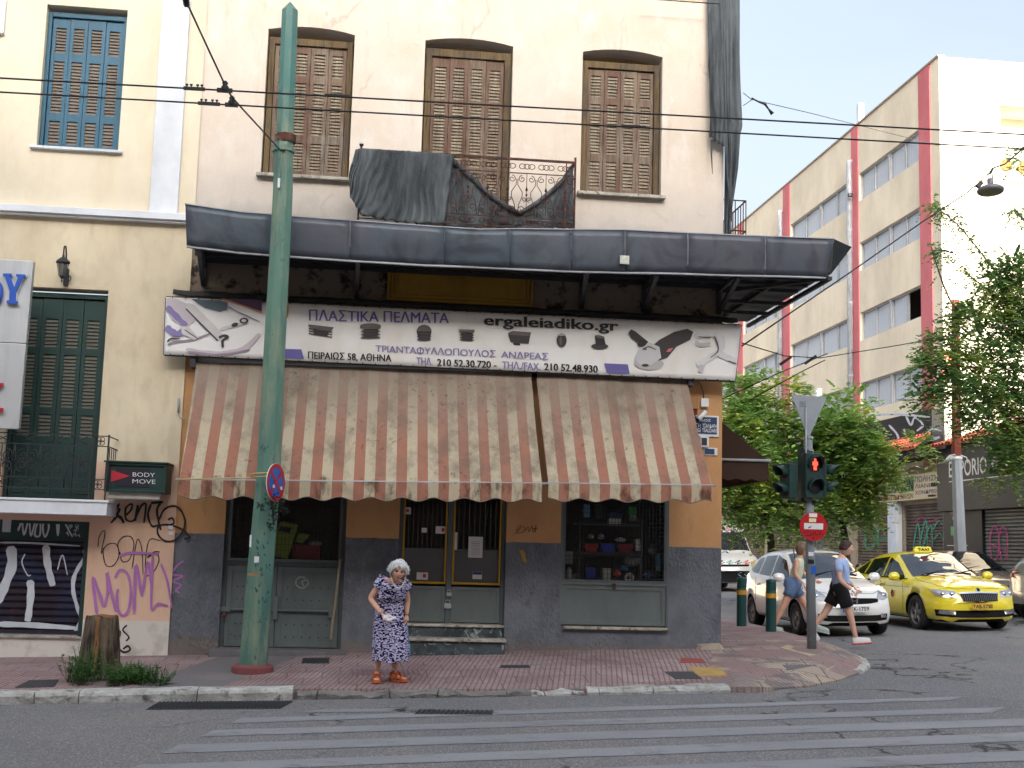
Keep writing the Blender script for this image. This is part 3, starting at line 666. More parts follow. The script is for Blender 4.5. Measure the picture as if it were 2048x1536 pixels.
# side balcony on the side street, only its iron corner shows
mb = MB(); mb.box(XR, XR+.5, 17.4, 20.5, 5.62, 5.8); sb_ = mb.build('balcony', M_BALC, cb)
mb = MB()
for k in range(10): y = 17.4+.13*k; mb.bar((XR+.45, y, 5.8), (XR+.45, y, 6.75), .012)
for z in (5.95, 6.3, 6.75): mb.bar((XR, 17.4, z), (XR+.45, 17.4, z), .016); mb.bar((XR+.45, 17.4, z), (XR+.45, 20.4, z), .016)
for k in range(4): mb.bar((XR+.05+.12*k, 17.4, 5.8), (XR+.05+.12*k, 17.4, 6.75), .012)
mb.build('railing', M_RUST, sb_)
# marble steps
st = thing('door_steps', 'two worn marble steps in front of the glazed shop door', 'steps', (1.3, 16.9, .28))
sx0, sx1 = W(815, 1290, 16.75).x, W(1010, 1290, 16.6).x
z2 = zd0; z1_ = W(910, 1277, 16.6).z
mb = MB(); mb.box(sx0, sx1, 16.62, 17.3, .0, z1_-.04); mb.build('riser', M_MARBLE, st, bevel=.006)
mb = MB(); mb.box(sx0+.01, sx1-.01, 16.86, 17.3, z1_-.002, z2-.03); mb.build('riser', M_MARBLE, st, bevel=.006)
mb = MB(); mb.box(sx0-.015, sx1+.015, 16.58, 16.93, z1_-.04, z1_); mb.build('tread', M_SLAB, st, bevel=.008)
mb = MB(); mb.box(sx0-.005, sx1+.005, 16.83, 17.3, z2-.03, z2+.003); mb.build('tread', M_SLAB, st, bevel=.008)
mb = MB(); a, b = W(418, 1300, 16.8).x, W(692, 1300, 16.8).x; mb.box(a, b, 16.74, 17.2, -.1, .27)
tag(mb.build('cement_step', M_CONC, bevel=.012), 'low grey cement step below the double steel doors', 'step')
mb = MB(); a, b = W(1395, 1300, 16.8).x, W(1447, 1300, 16.8).x
mb.add([(a, 17, .2), (a+.02, 16.84, .3), (b, 16.82, .34), (b+.12, 16.9, .3), (b+.12, 17.1, .3), (a+.05, 17, .44), (a+.1, 16.92, .42), (b-.02, 16.92, .45), (b, 17, .46)], [(0, 1, 6, 5), (1, 2, 7, 6), (2, 3, 7), (3, 4, 8), (3, 8, 7), (5, 6, 7, 8)])
tag(mb.build('concrete_patch', stucco('rough_concrete', (176, 162, 146), (120, 104, 88), .5, 5, .6).m), 'lump of rough tan concrete at the foot of the right building corner', 'concrete')
# ================================================================ metal canopy
cn = thing('metal_canopy', 'long dark grey sheet metal canopy on steel struts above the shop sign', 'canopy', (1.8, 17, 5.2))
YC = 15.7
tops = [(370, 408), (480, 424), (600, 434), (700, 441), (850, 452), (960, 459), (1040, 458), (1130, 459), (1250, 460), (1330, 464), (1460, 470), (1560, 474), (1668, 478)]
bots = [(373, 490), (480, 503), (600, 512), (700, 519), (850, 528), (960, 532), (1040, 536), (1130, 540), (1250, 543), (1330, 544), (1460, 548), (1560, 550), (1652, 553)]
Tp = [W(x, y, YC) for x, y in tops]; Bp = [W(x, y, YC+.04) for x, y in bots]
def fcut(t):
    i = min(int(t), len(Tp)-2); f = t-i; return Tp[i].lerp(Tp[i+1], f), Bp[i].lerp(Bp[i+1], f)
pan = [0, 1.55, 3, 4.35, 5.75, 7.1, 8, 9.35, 10.7, 12]
for k in range(len(pan)-1):
    mb = MB(); a, b = pan[k], pan[k+1]
    def fn(u, v):
        T_, B_ = fcut(a+.004+(b-a-.008)*u); p = T_.lerp(B_, v); n_ = .012*noise.noise(p*1.7); return V((p.x, p.y-.01*sin(v*pi)+n_, p.z))
    mb.grid(fn, 10, 6); mb.build('fascia_panel', M_FASCIA, cn, solid=.006)
# the right end panel folds back along the side street
Te, Be = Tp[-1], Bp[-1]
tip = V((Te.x+.32, YC+1.0, 5.76))
E1, E2 = V((Te.x+.33, YC+.55, Te.z+.0)), V((Be.x+.02, YC+.75, Be.z))
mb = MB(); mb.add([Te+V((.003, .0, 0)), W(1703, 494, 16.2), W(1662, 548, 16.05), Be+V((.003, 0, 0))], [(0, 1, 2, 3)]); mb.build('end_panel', simple('dull_dark_sheet', (52, 60, 66), .8, 0, .2, 4, spec=.1), cn, solid=.006)
mb = MB(); 
for i in range(len(Tp)-1): mb.bar(Tp[i]+V((0, .01, .004)), Tp[i+1]+V((0, .01, .004)), .04, .012)
for i in range(len(Bp)-1): mb.bar(Bp[i]+V((0, .03, -.012)), Bp[i+1]+V((0, .03, -.012)), .05, .022)
mb.build('edge_trim', M_GALV, cn)
# roof sheets (seen from below), beams, struts
M_SOFF = paint('dull_underside_sheet', (86, 90, 96), .5, (40, 42, 46), .6, (120, 110, 100), .3)
zb = 5.3
mb = MB()
def sh(u, v):
    x = -2.32+(5.98+2.32)*u; y = YC+.06+(17-YC-.06)*v; return V((x, y, zb+.06+.02*abs(sin(u*130))+.01*v))
mb.grid(sh, 170, 1, smooth=False)
mb.add([(4.87, 17, zb+.07), (5.98, YC+.06, zb+.07), (6.0, 19.5, zb+.07), (4.87, 19.5, zb+.07)], [(0, 1, 2, 3)])
mb.build('roof_sheet', M_SOFF, cn)
mb = MB()
for y in (16.05, 16.45, 16.85): mb.bar((-2.32, y, zb+.03), (5.9, y, zb+.03), .04, .05)
for (a, b) in (((4.87, 16.95, zb), (5.95, YC+.08, zb)), ((4.9, 17.6, zb), (6.0, 17.6, zb)), ((4.9, 18.4, zb), (6.0, 18.4, zb)), ((5.98, YC+.1, zb), (6.0, 19.5, zb)), ((5.4, 16.3, zb+.02), (5.45, 19.5, zb+.02))): mb.bar(a, b, .05, .05)
mb.build('beam', M_BLACKIRON, cn)
for px, qx, py in ((398, 407, 497), (716, 713, 521), (1174, 1163, 542), (1314, 1288, 548), (1478, 1437, 553)):
    a = W(px, py, YC+.12); b = W(qx, py+72, 16.97)
    mb = MB(); mb.bar(a, b, .06, .06); mb.bar((b.x, 16.97, b.z-.02), (b.x, 16.97, zb+.03), .06, .05); mb.bar((a.x, a.y, zb), (b.x, 16.97, zb), .05, .05); mb.build('strut', simple('dark_grey_steel', (62, 64, 68), .5, .3, .2), cn, bevel=.004)
mb = MB(); p = W(1249, 519, YC-.02); mb.box(p.x-.06, p.x+.06, YC-.03, YC-.015, p.z-.06, p.z+.05)
tag(mb.build('foil_scrap', simple('crumpled_foil', (200, 200, 190), .35, .5, .3, 20, .8)), 'small pale foil scrap stuck on the canopy edge', 'scrap')
# dark ragged flashing strip over the sign
mb = MB()
def fl(u, v):
    x = -2.62+(5.02+2.62)*u; nn = noise.noise(V((x*4, v*3, 1)))*.02
    return V((x, 16.97-.2*v, 4.93-.05*v+nn*(1+v)-.05*(v > .9)))
mb.grid(fl, 90, 4); tag(mb.build('flashing_strip', simple('sooty_flashing', (58, 54, 54), .8, .1, .5, 5, .4), solid=.01), 'ragged sooty metal flashing running along the top of the shop sign', 'flashing')
# ================================================================ left building
lb = thing('cream_building', 'cream stucco neighbour with white pilaster, blue shutters above and dark green shutters below', 'building', (-5, 17, .1))
YL = 16.97
bw = rect(-4.545, -3.485, 6.79, 8.78); gd = rect(-4.66, -3.48, 2.1, 4.89)
mb = MB(); wall(mb, [(-20, 5.9), (XL-.001, 5.9), (XL-.001, 12.5), (-20, 12.5)], [bw], YL, .26, 0, 0); mb.build('upper_wall', M_CREAM, lb)
rs = rect(-4.9, W(172, 1150, YL).x, W(80, 1272, YL).z, 1.84)
mb = MB(); wall(mb, [(-20, -.4), (XL-.001, -.4), (XL-.001, 5.9), (-20, 5.9)], [gd, rs], YL, [.3, .18], 0, 0); mb.build('lower_wall', M_LEFTLOW, lb)
mb = MB(); x0, x1 = W(325, 0, 16.9).x, W(381, 0, 16.9).x
mb.box(x0, x1, 16.9, YL-.001, 5.95, 12.4); mb.build('pilaster', M_WHITE, lb, bevel=.008)
mb = MB(); mb.box(-5.5, W(12, 0, 16.9).x-.0, 16.9, YL-.001, 8.3, 12.4); mb.build('pilaster', M_WHITE, lb, bevel=.008)
mb = MB(); mb.box(-12, -2.46, 16.83, YL-.001, 5.86, 5.955); mb.box(-12, -2.46, 16.87, YL-.001, 5.83, 5.86); mb.build('cornice', M_WHITE, lb, bevel=.006)
B3 = [(.03, .21), (.27, .67), (.735, .93)]
shutters(lb, -4.54, -3.49, 6.8, 8.72, 17.1, B3, M_BLUESH, [M_BLUESH], M_BLUEL, .05)
mb = MB(); mb.box(-4.62, -3.42, 16.9, 17.15, 6.755, 6.79); mb.build('sill', M_WHITE, lb, bevel=.004)
def door_extra(mb, a, b, z0, i):
    mb.box(a+.05, b-.05, 17.095, 17.1, z0+.1, z0+.62)
shutters(lb, -4.655, -3.485, 2.1, 4.84, 17.1, [(.31, .42), (.455, .72), (.755, .9)], M_GREENSH, [M_GREENSH], M_GREENL, .05, extra=door_extra)
# small balcony
yb = 16.35; rbx = W(215, 1000, yb).x
zb0 = W(100, 1028, yb).z; zb1 = W(100, 997, yb).z
bl = MB(); bl.box(-9, rbx, yb, YL, zb0, zb1-.03); bl.box(-9, rbx+.02, yb-.02, YL, zb1-.03, zb1); bl = bl.build('balcony', M_WHITE, lb, bevel=.006)
mb = MB(); zr_ = W(100, 868, yb).z
rx = W(215, 900, yb).x; x0 = rx-1.9
for z in (zr_, zr_-.13, zb1+.13, zb1+.26): mb.bar((-9, yb+.04, z), (rx, yb+.04, z), .012 if z != zr_ else .03, .012)
pw = .31
for i in range(6):
    c = rx-.2-pw*(i+.5)
    for s in (-1, 1):
        scroll(mb, c+s*pw*.2, zr_-.27, .075, yb+.04, pi/2, 1.4, -s, .012); scroll(mb, c+s*pw*.2, zb1+.4, .075, yb+.04, -pi/2, 1.4, s, .012); scroll(mb, c+s*.04, (zr_+zb1)/2+.07, .03, yb+.04, pi, 1.2, s, .011)
        mb.tube([(c+s*pw*.5, yb+.04, zr_-.13), (c+s*pw*.44, yb+.04, zr_-.33), (c+s*.03, yb+.04, (zr_+zb1)/2+.02), (c+s*pw*.44, yb+.04, zb1+.34), (c+s*pw*.5, yb+.04, zb1+.14)], .006, 4)
    mb.bar((c, yb+.04, zb1+.26), (c, yb+.04, zr_-.13), .01)
    for zz in (zr_-.065, zb1+.195):
        mb.tube([(c-.1, yb+.04, zz-.05), (c, yb+.04, zz), (c+.1, yb+.04, zz+.05)], .006, 4); mb.tube([(c-.1, yb+.04, zz+.05), (c, yb+.04, zz), (c+.1, yb+.04, zz-.05)], .006, 4)
for x in (rx, rx-.2): mb.bar((x, yb+.04, zb1), (x, yb+.04, zr_+.02), .02)
for zz in (zr_-.065, zb1+.195):
    for k in range(4): a = k*pi/2+pi/4; mb.tube([(rx-.1+.03*cos(a)+.03*cos(t), yb+.04, zz+.03*sin(a)+.03*sin(t)) for t in [2*pi*j/8 for j in range(8)]], .005, 4, close=True)
for z in (zr_, zr_-.13, zb1+.13, zb1+.26): mb.bar((rx, yb+.04, z), (rx, YL, z), .012)
for k in range(4): mb.bar((rx, yb+.14+.13*k, zb1+.13), (rx, yb+.14+.13*k, zr_-.13), .01)
mb.build('railing', M_BLACKIRON, bl)
# roller shutter with graffiti and its header
x0, x1, z0, z1 = rs[0][0], rs[1][0], rs[0][1], 1.84
zh = W(100, 1082, 17.05).z
M_ROLL = Mt('dark_roller_slats', lin((44, 36, 46)), .5, .2); M_ROLL.mix(M_ROLL.noise(2.5, det=5, lo=.45, hi=.6), lin((40, 46, 74))).mix(M_ROLL.noise(6, det=5, lo=.6, hi=.7), lin((98, 58, 74)), k=.6); M_ROLL = M_ROLL.m
mb = MB(); n = 13
for i in range(n):
    za = z0+.06+(zh-z0-.06)*i/n; zc = z0+.06+(zh-z0-.06)*(i+1)/n
    mb.add([(x0, 17.07, za), (x1-.06, 17.07, za), (x1-.06, 17.045, za+.03), (x0, 17.045, za+.03), (x0, 17.045, zc-.012), (x1-.06, 17.045, zc-.012), (x1-.06, 17.07, zc), (x0, 17.07, zc)], [(0, 1, 2, 3), (3, 2, 5, 4), (4, 5, 6, 7)])
mb.box(x0, x1-.06, 17.03, 17.08, z0+.02, z0+.07)
ro = mb.build('roller_shutter', M_ROLL, lb)
mb = MB(); mb.box(x0, x1, 17.0, 17.12, zh, z1); mb.box(x0, x1, 16.985, 17.0, z1-.04, z1); mb.box(x0, x1, 16.985, 17.0, zh, zh+.03); mb.box(x1-.06, x1, 16.99, 17.1, z0, zh); mb.build('shutter_box', M_GREENSH, lb, bevel=.004)
mb = MB(); mb.box(x0, x1, 16.93, 17.1, z0-.02, z0+.002); mb.build('sill', M_SLAB, lb)
t3 = pxplane(17.04); mb = MB()
for pts, wd in ([[(22, 1092), (24, 1130), (10, 1170), (-5, 1205)], 22], [[(92, 1090), (94, 1120), (100, 1150), (106, 1172)], 16], [[(60, 1160), (62, 1185), (58, 1225), (55, 1243)], 16],
                [[(168, 1100), (172, 1112), (160, 1130), (148, 1155), (147, 1185), (155, 1215), (162, 1240), (150, 1262)], 9], [[(-5, 1248), (60, 1250), (150, 1256)], 12], [[(0, 1085), (60, 1086), (160, 1092)], 4], [[(50, 1108), (44, 1125), (55, 1150), (62, 1150)], 3], [[(115, 1140), (125, 1110), (135, 1150)], 3]):
    ribbon(mb, pts, wd, t3)
ribbon(mb, [(4, 1266), (5, 1271)], 2, t3)
mb.build('graffiti', M_SPRAYW, ro)
mb = MB(); t3 = pxplane(16.998)
for pts in ([(36, 1062), (42, 1045), (44, 1036), (48, 1070), (58, 1040), (62, 1072), (72, 1040), (80, 1040), (80, 1070), (70, 1070), (76, 1045), (92, 1038), (98, 1055), (90, 1074), (86, 1050), (100, 1036), (112, 1040), (116, 1072)], [(116, 1072), (122, 1036), (145, 1074)]): ribbon(mb, pts, 4, t3)
for i in range(26): x = 132+random.random()*24; y = 1040+random.random()*32; ribbon(mb, [(x, y), (x+3, y-2), (x+4, y+3)], 1.2, t3, smooth=False)
p0, p1 = W(5, 1064, 17), W(24, 1038, 17); mb.box(p0.x, p1.x, 16.975, 16.984, p0.z, p1.z)
mb.build('graffiti', M_SPRAYW, lb)
# wall graffiti
t3 = pxplane(YL-.002); mb = MB()
for pts, wd in ([[(222, 1010), (236, 1008), (232, 1018), (222, 1026), (240, 1034), (248, 1046)], 7], [[(240, 1016), (232, 1034), (222, 1046)], 6], [[(250, 1032), (262, 1020), (264, 1008), (252, 1016), (252, 1038), (266, 1042), (276, 1026)], 4.5],
                [[(276, 1010), (270, 1042)], 5], [[(274, 1028), (284, 1010), (292, 1010), (288, 1046)], 5], [[(302, 1008), (296, 1030), (304, 1052), (318, 1050)], 5], [[(302, 1006), (326, 1004)], 5]): ribbon(mb, pts, wd, t3)
ribbon(mb, [(322, 1004), (314, 1020), (318, 1046), (322, 1060)], 5, t3)
tag(mb.build('wall_tag', M_SPRAYB), 'thick black sprayed scrawl under the small lit sign box', 'graffiti')
mb = MB()
ribbon(mb, [(368, 1078), (378, 1074), (366, 1060), (340, 1050), (318, 1052), (316, 1068), (330, 1082), (350, 1080), (366, 1062), (370, 1040), (360, 1018), (345, 1012), (328, 1020), (318, 1040)], 4.5, pxplane(YL-.006)); ribbon(mb, [(336, 1040), (344, 1036), (348, 1046), (338, 1050)], 4, pxplane(YL-.006))
tag(mb.build('wall_tag', M_SPRAYB), 'round black sprayed loop crossing onto the ochre wall', 'graffiti')
mb = MB()
for pts in ([(196, 1095), (198, 1075), (206, 1062), (210, 1068), (202, 1105)], [(202, 1108), (214, 1090), (232, 1088), (238, 1110), (228, 1130), (214, 1132), (208, 1118), (206, 1095)], [(240, 1112), (236, 1088), (246, 1074), (262, 1074), (268, 1092), (258, 1120), (244, 1122), (240, 1104)],
            [(264, 1138), (270, 1100), (276, 1078), (284, 1100), (286, 1150)], [(290, 1136), (294, 1096), (302, 1078), (322, 1082)], [(320, 1104), (308, 1104), (294, 1116), (312, 1106), (318, 1120), (308, 1142), (288, 1156)]): ribbon(mb, pts, 2.2, t3)
tag(mb.build('wall_tag', M_SPRAYB), 'thin black looping letters above the purple lettering', 'graffiti')
mb = MB()
for pts, wd in ([[(194, 1228), (190, 1195), (186, 1155), (200, 1190), (208, 1212), (216, 1180), (214, 1145), (224, 1190), (232, 1222)], 7], [[(230, 1156), (240, 1140), (256, 1150), (262, 1190), (254, 1226), (240, 1228), (234, 1200), (236, 1178)], 6],
                [[(268, 1228), (270, 1180), (272, 1130), (284, 1192)], 7], [[(284, 1192), (296, 1124), (302, 1170)], 6], [[(238, 1112), (262, 1106), (318, 1108)], 6], [[(306, 1110), (304, 1160), (303, 1218), (316, 1208), (336, 1212)], 6], [[(322, 1128), (334, 1160), (344, 1216)], 5]): ribbon(mb, pts, wd, pxplane(YL-.009))
tag(mb.build('wall_tag', M_SPRAYP), 'big purple sprayed letters on the pinkish wall', 'graffiti')
mb = MB()
ribbon(mb, [(368, 1122), (356, 1130), (344, 1148), (366, 1152), (346, 1162), (362, 1170), (352, 1180), (360, 1186)], 4.5, pxplane(16.996))
tag(mb.build('wall_tag', M_SPRAYP), 'purple zigzag sprayed on the slate grey wall by the building joint', 'graffiti')
mb = MB()
ribbon(mb, [(232, 1258), (240, 1262), (240, 1272), (234, 1278)], 3, t3); ribbon(mb, [(254, 1250), (246, 1260), (258, 1274), (252, 1282)], 3.6, t3); ribbon(mb, [(230, 1288), (246, 1304), (260, 1300), (256, 1292), (246, 1298)], 4.5, t3)
tag(mb.build('wall_tag', M_SPRAYB), 'black sprayed marks on the white plinth behind the tree stump', 'graffiti')
# unseen block across the street behind the viewer, sized to shade the facade
ob = thing('opposite_sun_blocker', 'long plain unseen block across the main street, added to shade the facade', 'building', (10, -8, 0))
mb = MB(); mb.box(-60, 75, -24, -10, -1.5, 19); mb.build('wall', stucco('opposite_stucco', (190, 176, 158)).m, ob)
mb = MB()
for r_ in range(5):
    for i in range(24): mb.box(-42+i*4.2, -40.2+i*4.2, -10, -9.95, 2.2+r_*3.3, 4+r_*3.3)

# ================================================================ office building beyond the side street
M_BEIGE = stucco('beige_render', (247, 232, 206), (226, 204, 172), .05, .5, .05, .3).m
M_FIRE = stucco('white_firewall_render', (228, 222, 206), (200, 188, 168), .1, .4, .05, .2).m
M_PINK = stucco('dusty_pink_render', (222, 128, 132), (200, 110, 112), .1, .6, .05, .2).m
XS = 17.5
of = thing('office_building', 'tall beige office block with dusty pink vertical bands beyond the side street', 'building', (22, 45, .4))
rows = [(14.58, 15.62), (11.98, 13.02), (9.4, 10.44), (6.85, 7.88)]
bays = [(38.25, 43.3), (44.05, 50.85), (51.8, 57.55), (58.5, 65), (65.8, 72)]
def xwall(mb, y0, y1, z0, z1, holes, rv):
    loops = [[V((y, z, 0)) for y, z in rect(y0, y1, z0, z1)]]+[[V((y, z, 0)) for y, z in h] for h in holes]
    flat = [p for l_ in loops for p in l_]; mb.add([V((XS, p.x, p.y)) for p in flat], [tuple(t) for t in tessellate_polygon(loops)])
    for h in holes: mb.add([V((XS, y, z)) for y, z in h]+[V((XS+rv, y, z)) for y, z in h], [(j, (j+1) % 4, (j+1) % 4+4, j+4) for j in range(4)])
holes = [rect(a, b, c, d) for a, b in bays for c, d in rows]
mb = MB(); xwall(mb, 36.73, 76, 4.6, 17.5, holes, .22); mb.add([(XS, 36.73, 17.5), (40, 36.73, 17.5), (40, 76, 17.5), (XS, 76, 17.5)], [(0, 1, 2, 3)]); mb.build('side_wall', M_BEIGE, of)
# white sunlit end wall with two deep loggia openings at the right
fy = 36.725
mb = MB(); z1a, z0a = W(2003, 210, fy).z, W(2003, 255, fy).z; xo = W(2000, 230, fy).x
mb.add([V((x, fy, z)) for x, z in rect(XS, xo, -.5, 17.5)+rect(xo, 45, -.5, z0a)+rect(xo, 45, z1a, 17.5)], [(0, 1, 2, 3), (4, 5, 6, 7), (8, 9, 10, 11)])
mb.add([(xo, fy, z0a), (45, fy, z0a), (45, fy+1.2, z0a), (xo, fy+1.2, z0a), (xo, fy, z1a), (45, fy, z1a), (45, fy+1.2, z1a), (xo, fy+1.2, z1a)], [(0, 1, 2, 3), (4, 5, 6, 7), (2, 3, 7, 6), (0, 3, 7, 4)])
mb.build('end_wall', M_FIRE, of)
mb = MB(); a = W(1880, 355, fy).z; mb.box(XS+.02, 45, fy-.02, fy, a-.03, a); mb.build('string_line', simple('tan_joint', (190, 140, 80), .9), of)
for (px, py) in ((2012, 330), (2046, 335)):
    c = W(px, py, fy-.02); mb = MB(); mb.lathe([(.0, .0), (.2, .0), (.2, .05), (.17, .06), (0, .06)], c+V((0, .02, 0)), (0, -1, 0), 20)
    for k in range(-4, 5): h = sqrt(max(.0, .17**2-(k*.04)**2)); mb.bar(c+V((k*.04, -.045, -h)), c+V((k*.04, -.045, h)), .01); mb.bar(c+V((-h, -.05, k*.04)), c+V((h, -.05, k*.04)), .01)
    mb.build('round_vent', simple('tan_vent', (176, 130, 78), .8), of)
c = W(1960, 400, fy)
for a, b in ((37.35, 38.2), (43.36, 43.99), (50.91, 51.76), (57.62, 58.4), (65.1, 65.7)):
    mb = MB(); mb.box(XS-.03, XS-.001, a, b, 4.6, 17.5); mb.build('pink_band', M_PINK, of)
mb = MB(); mb.box(XS-.05, XS+.2, 36.7, 76, 17.5, 17.56); mb.build('roof_edge', simple('roof_trim', (170, 150, 130), .8), of)
M_ALU = simple('grey_aluminium', (176, 176, 178), .55, .0, .1)
M_CURT = Mt('pale_curtain', lin((240, 242, 246)), .9)
_w = M_CURT.n('TexWave', wave_type='BANDS', bands_direction='Y'); _w.inputs['Scale'].default_value = 2.2; _w.inputs['Distortion'].default_value = 2.5; _w.inputs['Detail'].default_value = 2
M_CURT.l(M_CURT.pos((1, 1, .05)), _w.inputs['Vector']); M_CURT.mix(_w.outputs['Fac'], lin((216, 222, 232)), k=.6); M_CURT = M_CURT.m
M_OGL = glass_mat('office_glass', (120, 132, 140), .06, .12)
for bi, (a, b) in enumerate(bays):
    for ri, (c, d) in enumerate(rows):
        if bi > 3: continue
        hs_ = [(a, (a+b)/2-.06), ((a+b)/2+.06, b)]
        for hi, (p, q) in enumerate(hs_):
            opened = bi == 0 and ri == 2 and hi == 0
            g = MB(); g.box(XS+.12, XS+.125, p+.04, q-.04, c+.04, d-.04) if not opened else g.box(XS+.12, XS+.125, (p+q)/2, q-.04, c+.04, d-.04)
            wn = g.build('window', M_OGL, of); f = MB()
            for u, v_, s, t in ((p, p+.05, c, d), (q-.05, q, c, d), ((p+q)/2-.03, (p+q)/2+.03, c, d), (p, q, c, c+.05), (p, q, d-.05, d)): f.box(XS+.08+.005*(s == c and t == d), XS+.16, u, v_, s, t)
            f.build('frame', M_ALU, wn)
            k = MB(); k.box(XS+.17, XS+.18, p if not opened else (p+q)/2, q, c, d); k.build('curtain', M_CURT, wn)
            if opened: k = MB(); k.box(XS+.7, XS+.71, p-.5, q, c-.3, d+.3); k.build('dark_room', M_DARK, wn)
        m_ = MB(); m_.box(XS+.05, XS+.2, (a+b)/2-.065, (a+b)/2+.065, c, d); m_.build('mullion', M_ALU, of)
for (px, py, ye) in ((1707, 318, 44.0), (1572, 415, 51.9)):
    z = WX(px, py, XS-.12).z; mb = MB(); mb.tube([(XS-.0, ye-.06, z+.02), (XS-.12, ye-.06, z+.0), (XS-.12, ye-.06, z-.15), (XS-.12, ye-.06, 4.6)], .11, 10)
    for k in range(4): mb.lathe([(.125, 0), (.125, .06)], (XS-.12, ye-.06, 5.5+2.7*k), (0, 0, 1), 10)
    mb.build('downpipe', M_GALV, of)
mb = MB(); mb.box(XS+.3, XS+.5, 44.0, 44.25, 17.5, 18.6); mb.build('roof_post', M_PLASTIC, of)
mb = MB(); p = WX(1702, 390, XS-.2); mb.box(p.x-.1, p.x+.05, p.y-.08, p.y+.08, p.z-.06, p.z+.06); mb.build('camera_box', M_BLACKIRON, of)
# ---- ground floor shops (same street line), lower annex on the near side
M_SHUT = Mt('old_roller_slats', lin((112, 98, 84)), .7, .1); M_SHUT.mix(M_SHUT.noise(1.6, det=6, lo=.42, hi=.62), lin((78, 66, 58))).mix(M_SHUT.noise(4, det=6, lo=.6, hi=.68), lin((130, 60, 60)), k=.6); M_SHUT = M_SHUT.m
M_SHUTG = Mt('grey_roller_slats', lin((118, 116, 104)), .6, .2); M_SHUTG.mix(M_SHUTG.noise(1.2, det=5, lo=.4, hi=.62), lin((96, 92, 84))); M_SHUTG = M_SHUTG.m
def roller(name, y0, y1, z0, z1, mat, parent, pitch=.1):
    mb = MB(); n = int((z1-z0)/pitch)
    for i in range(n):
        za = z0+(z1-z0)*i/n; h = (z1-z0)/n
        mb.add([(XS+.1, y0, za), (XS+.1, y1, za), (XS+.065, y1, za+h*.3), (XS+.065, y0, za+h*.3), (XS+.065, y0, za+h*.75), (XS+.065, y1, za+h*.75), (XS+.1, y1, za+h), (XS+.1, y0, za+h)], [(0, 1, 2, 3), (3, 2, 5, 4), (4, 5, 6, 7)])
    return mb.build(name, mat, parent)
sh_ = thing('shop_row', 'row of low shuttered shops along the side street below the office block', 'shops', (19, 45, .6))
M_SHW = stucco('grubby_shop_wall', (176, 160, 140), (110, 96, 84), .3, 1.2).m
def xr(px, py): return WX(px, py, XS).y
ops = []
yA = [(xr(1808, 1050), 36.95), (xr(1712, 1050), xr(1793, 1050)), (45.6, 48.4), (49.2, 53.5), (54.3, 60)]
z_s = 3.55
mb = MB(); xwall(mb, 36.72, 76, -.2, 4.6, [rect(min(a, b), max(a, b), .55, 3.4) for a, b in yA], .12); mb.build('wall', M_SHW, sh_)
for i, (a, b) in enumerate(yA):
    a, b = min(a, b), max(a, b); roller('roller_shutter', a, b, .55, 3.4, M_SHUT, sh_)
mb = MB(); mb.box(XS-.25, XS-.02, xr(1806, 1050)+.02, xr(1789, 1050)-.02, .5, 3.5); mb.build('white_column', M_WHITE, sh_)
# upper parapet carrying the black piece
mb = MB(); zp0, zp1 = 5.5, WX(1800, 832, XS-.4).z; mb.box(XS-.4, XS-.03, 36.75, 43.6, 5.2, zp1); mb.build('parapet', simple('black_painted_parapet', (26, 26, 30), .8), sh_)
t3 = lambda u, v, d: (lambda p: V((p.x-d, p.y, p.z)))(WX(u, v, XS-.401)); mb = MB()
for pts, wd in ([[(1756, 860), (1764, 880), (1758, 900)], 3], [[(1778, 850), (1795, 870), (1796, 892), (1776, 896), (1768, 890)], 4.5], [[(1808, 858), (1814, 878)], 4], [[(1812, 832), (1822, 850), (1830, 835), (1846, 850), (1834, 862)], 4.5], [[(1756, 896), (1790, 892), (1830, 888), (1880, 874)], 7], [[(1740, 830), (1800, 829), (1860, 834)], 5], [[(1850, 872), (1864, 858), (1884, 862)], 4]): ribbon(mb, pts, wd, t3)
mb.build('graffiti', M_SPRAYW, sh_)
def tiles(y0, y1, xe, xt, ze, zt, name, parent):
    mb = MB(); n = int((y1-y0)/.21)
    for i in range(n):
        y = y0+(y1-y0)*(i+.5)/n
        for r_ in range(5):
            t0, t1 = r_/5, (r_+1)/5+.04; w_ = (y1-y0)/n; jj = random.uniform(-.01, .01)
            vs = []
            for t, rr in ((t0, .075), (t1, .06)):
                x = xe+(xt-xe)*t; z = ze+(zt-ze)*t+.03*(1-(t-t0)/(t1-t0))
                for k in range(6): a = pi*k/5; vs.append(V((x, y-cos(a)*rr*1.25, z+sin(a)*rr+jj)))
            mb.add(vs, [(k, k+1, k+7, k+6) for k in range(5)])
    mb.add([(xe, y0, ze), (xe, y1, ze), (xt, y1, zt), (xt, y0, zt)], [(0, 1, 2, 3)])
    return mb.build(name, M_TILE, parent)
M_TILE = Mt('terracotta_tile', lin((190, 98, 68)), .85); M_TILE.mix(M_TILE.isl(), lin((158, 80, 58)), k=.9).mix(M_TILE.noise(4, lo=.5, hi=.7), lin((120, 92, 78)), k=.6); M_TILE = M_TILE.m
tiles(36.8, 43.5, XS-.95, XS-.35, 5.0, 5.5, 'tile_roof', sh_)
mb = MB(); mb.box(XS-.85, XS-.02, 36.8, 43.5, 4.75, 4.98); mb.build('dark_eave', simple('dark_eave_boards', (40, 32, 28), .9), sh_)
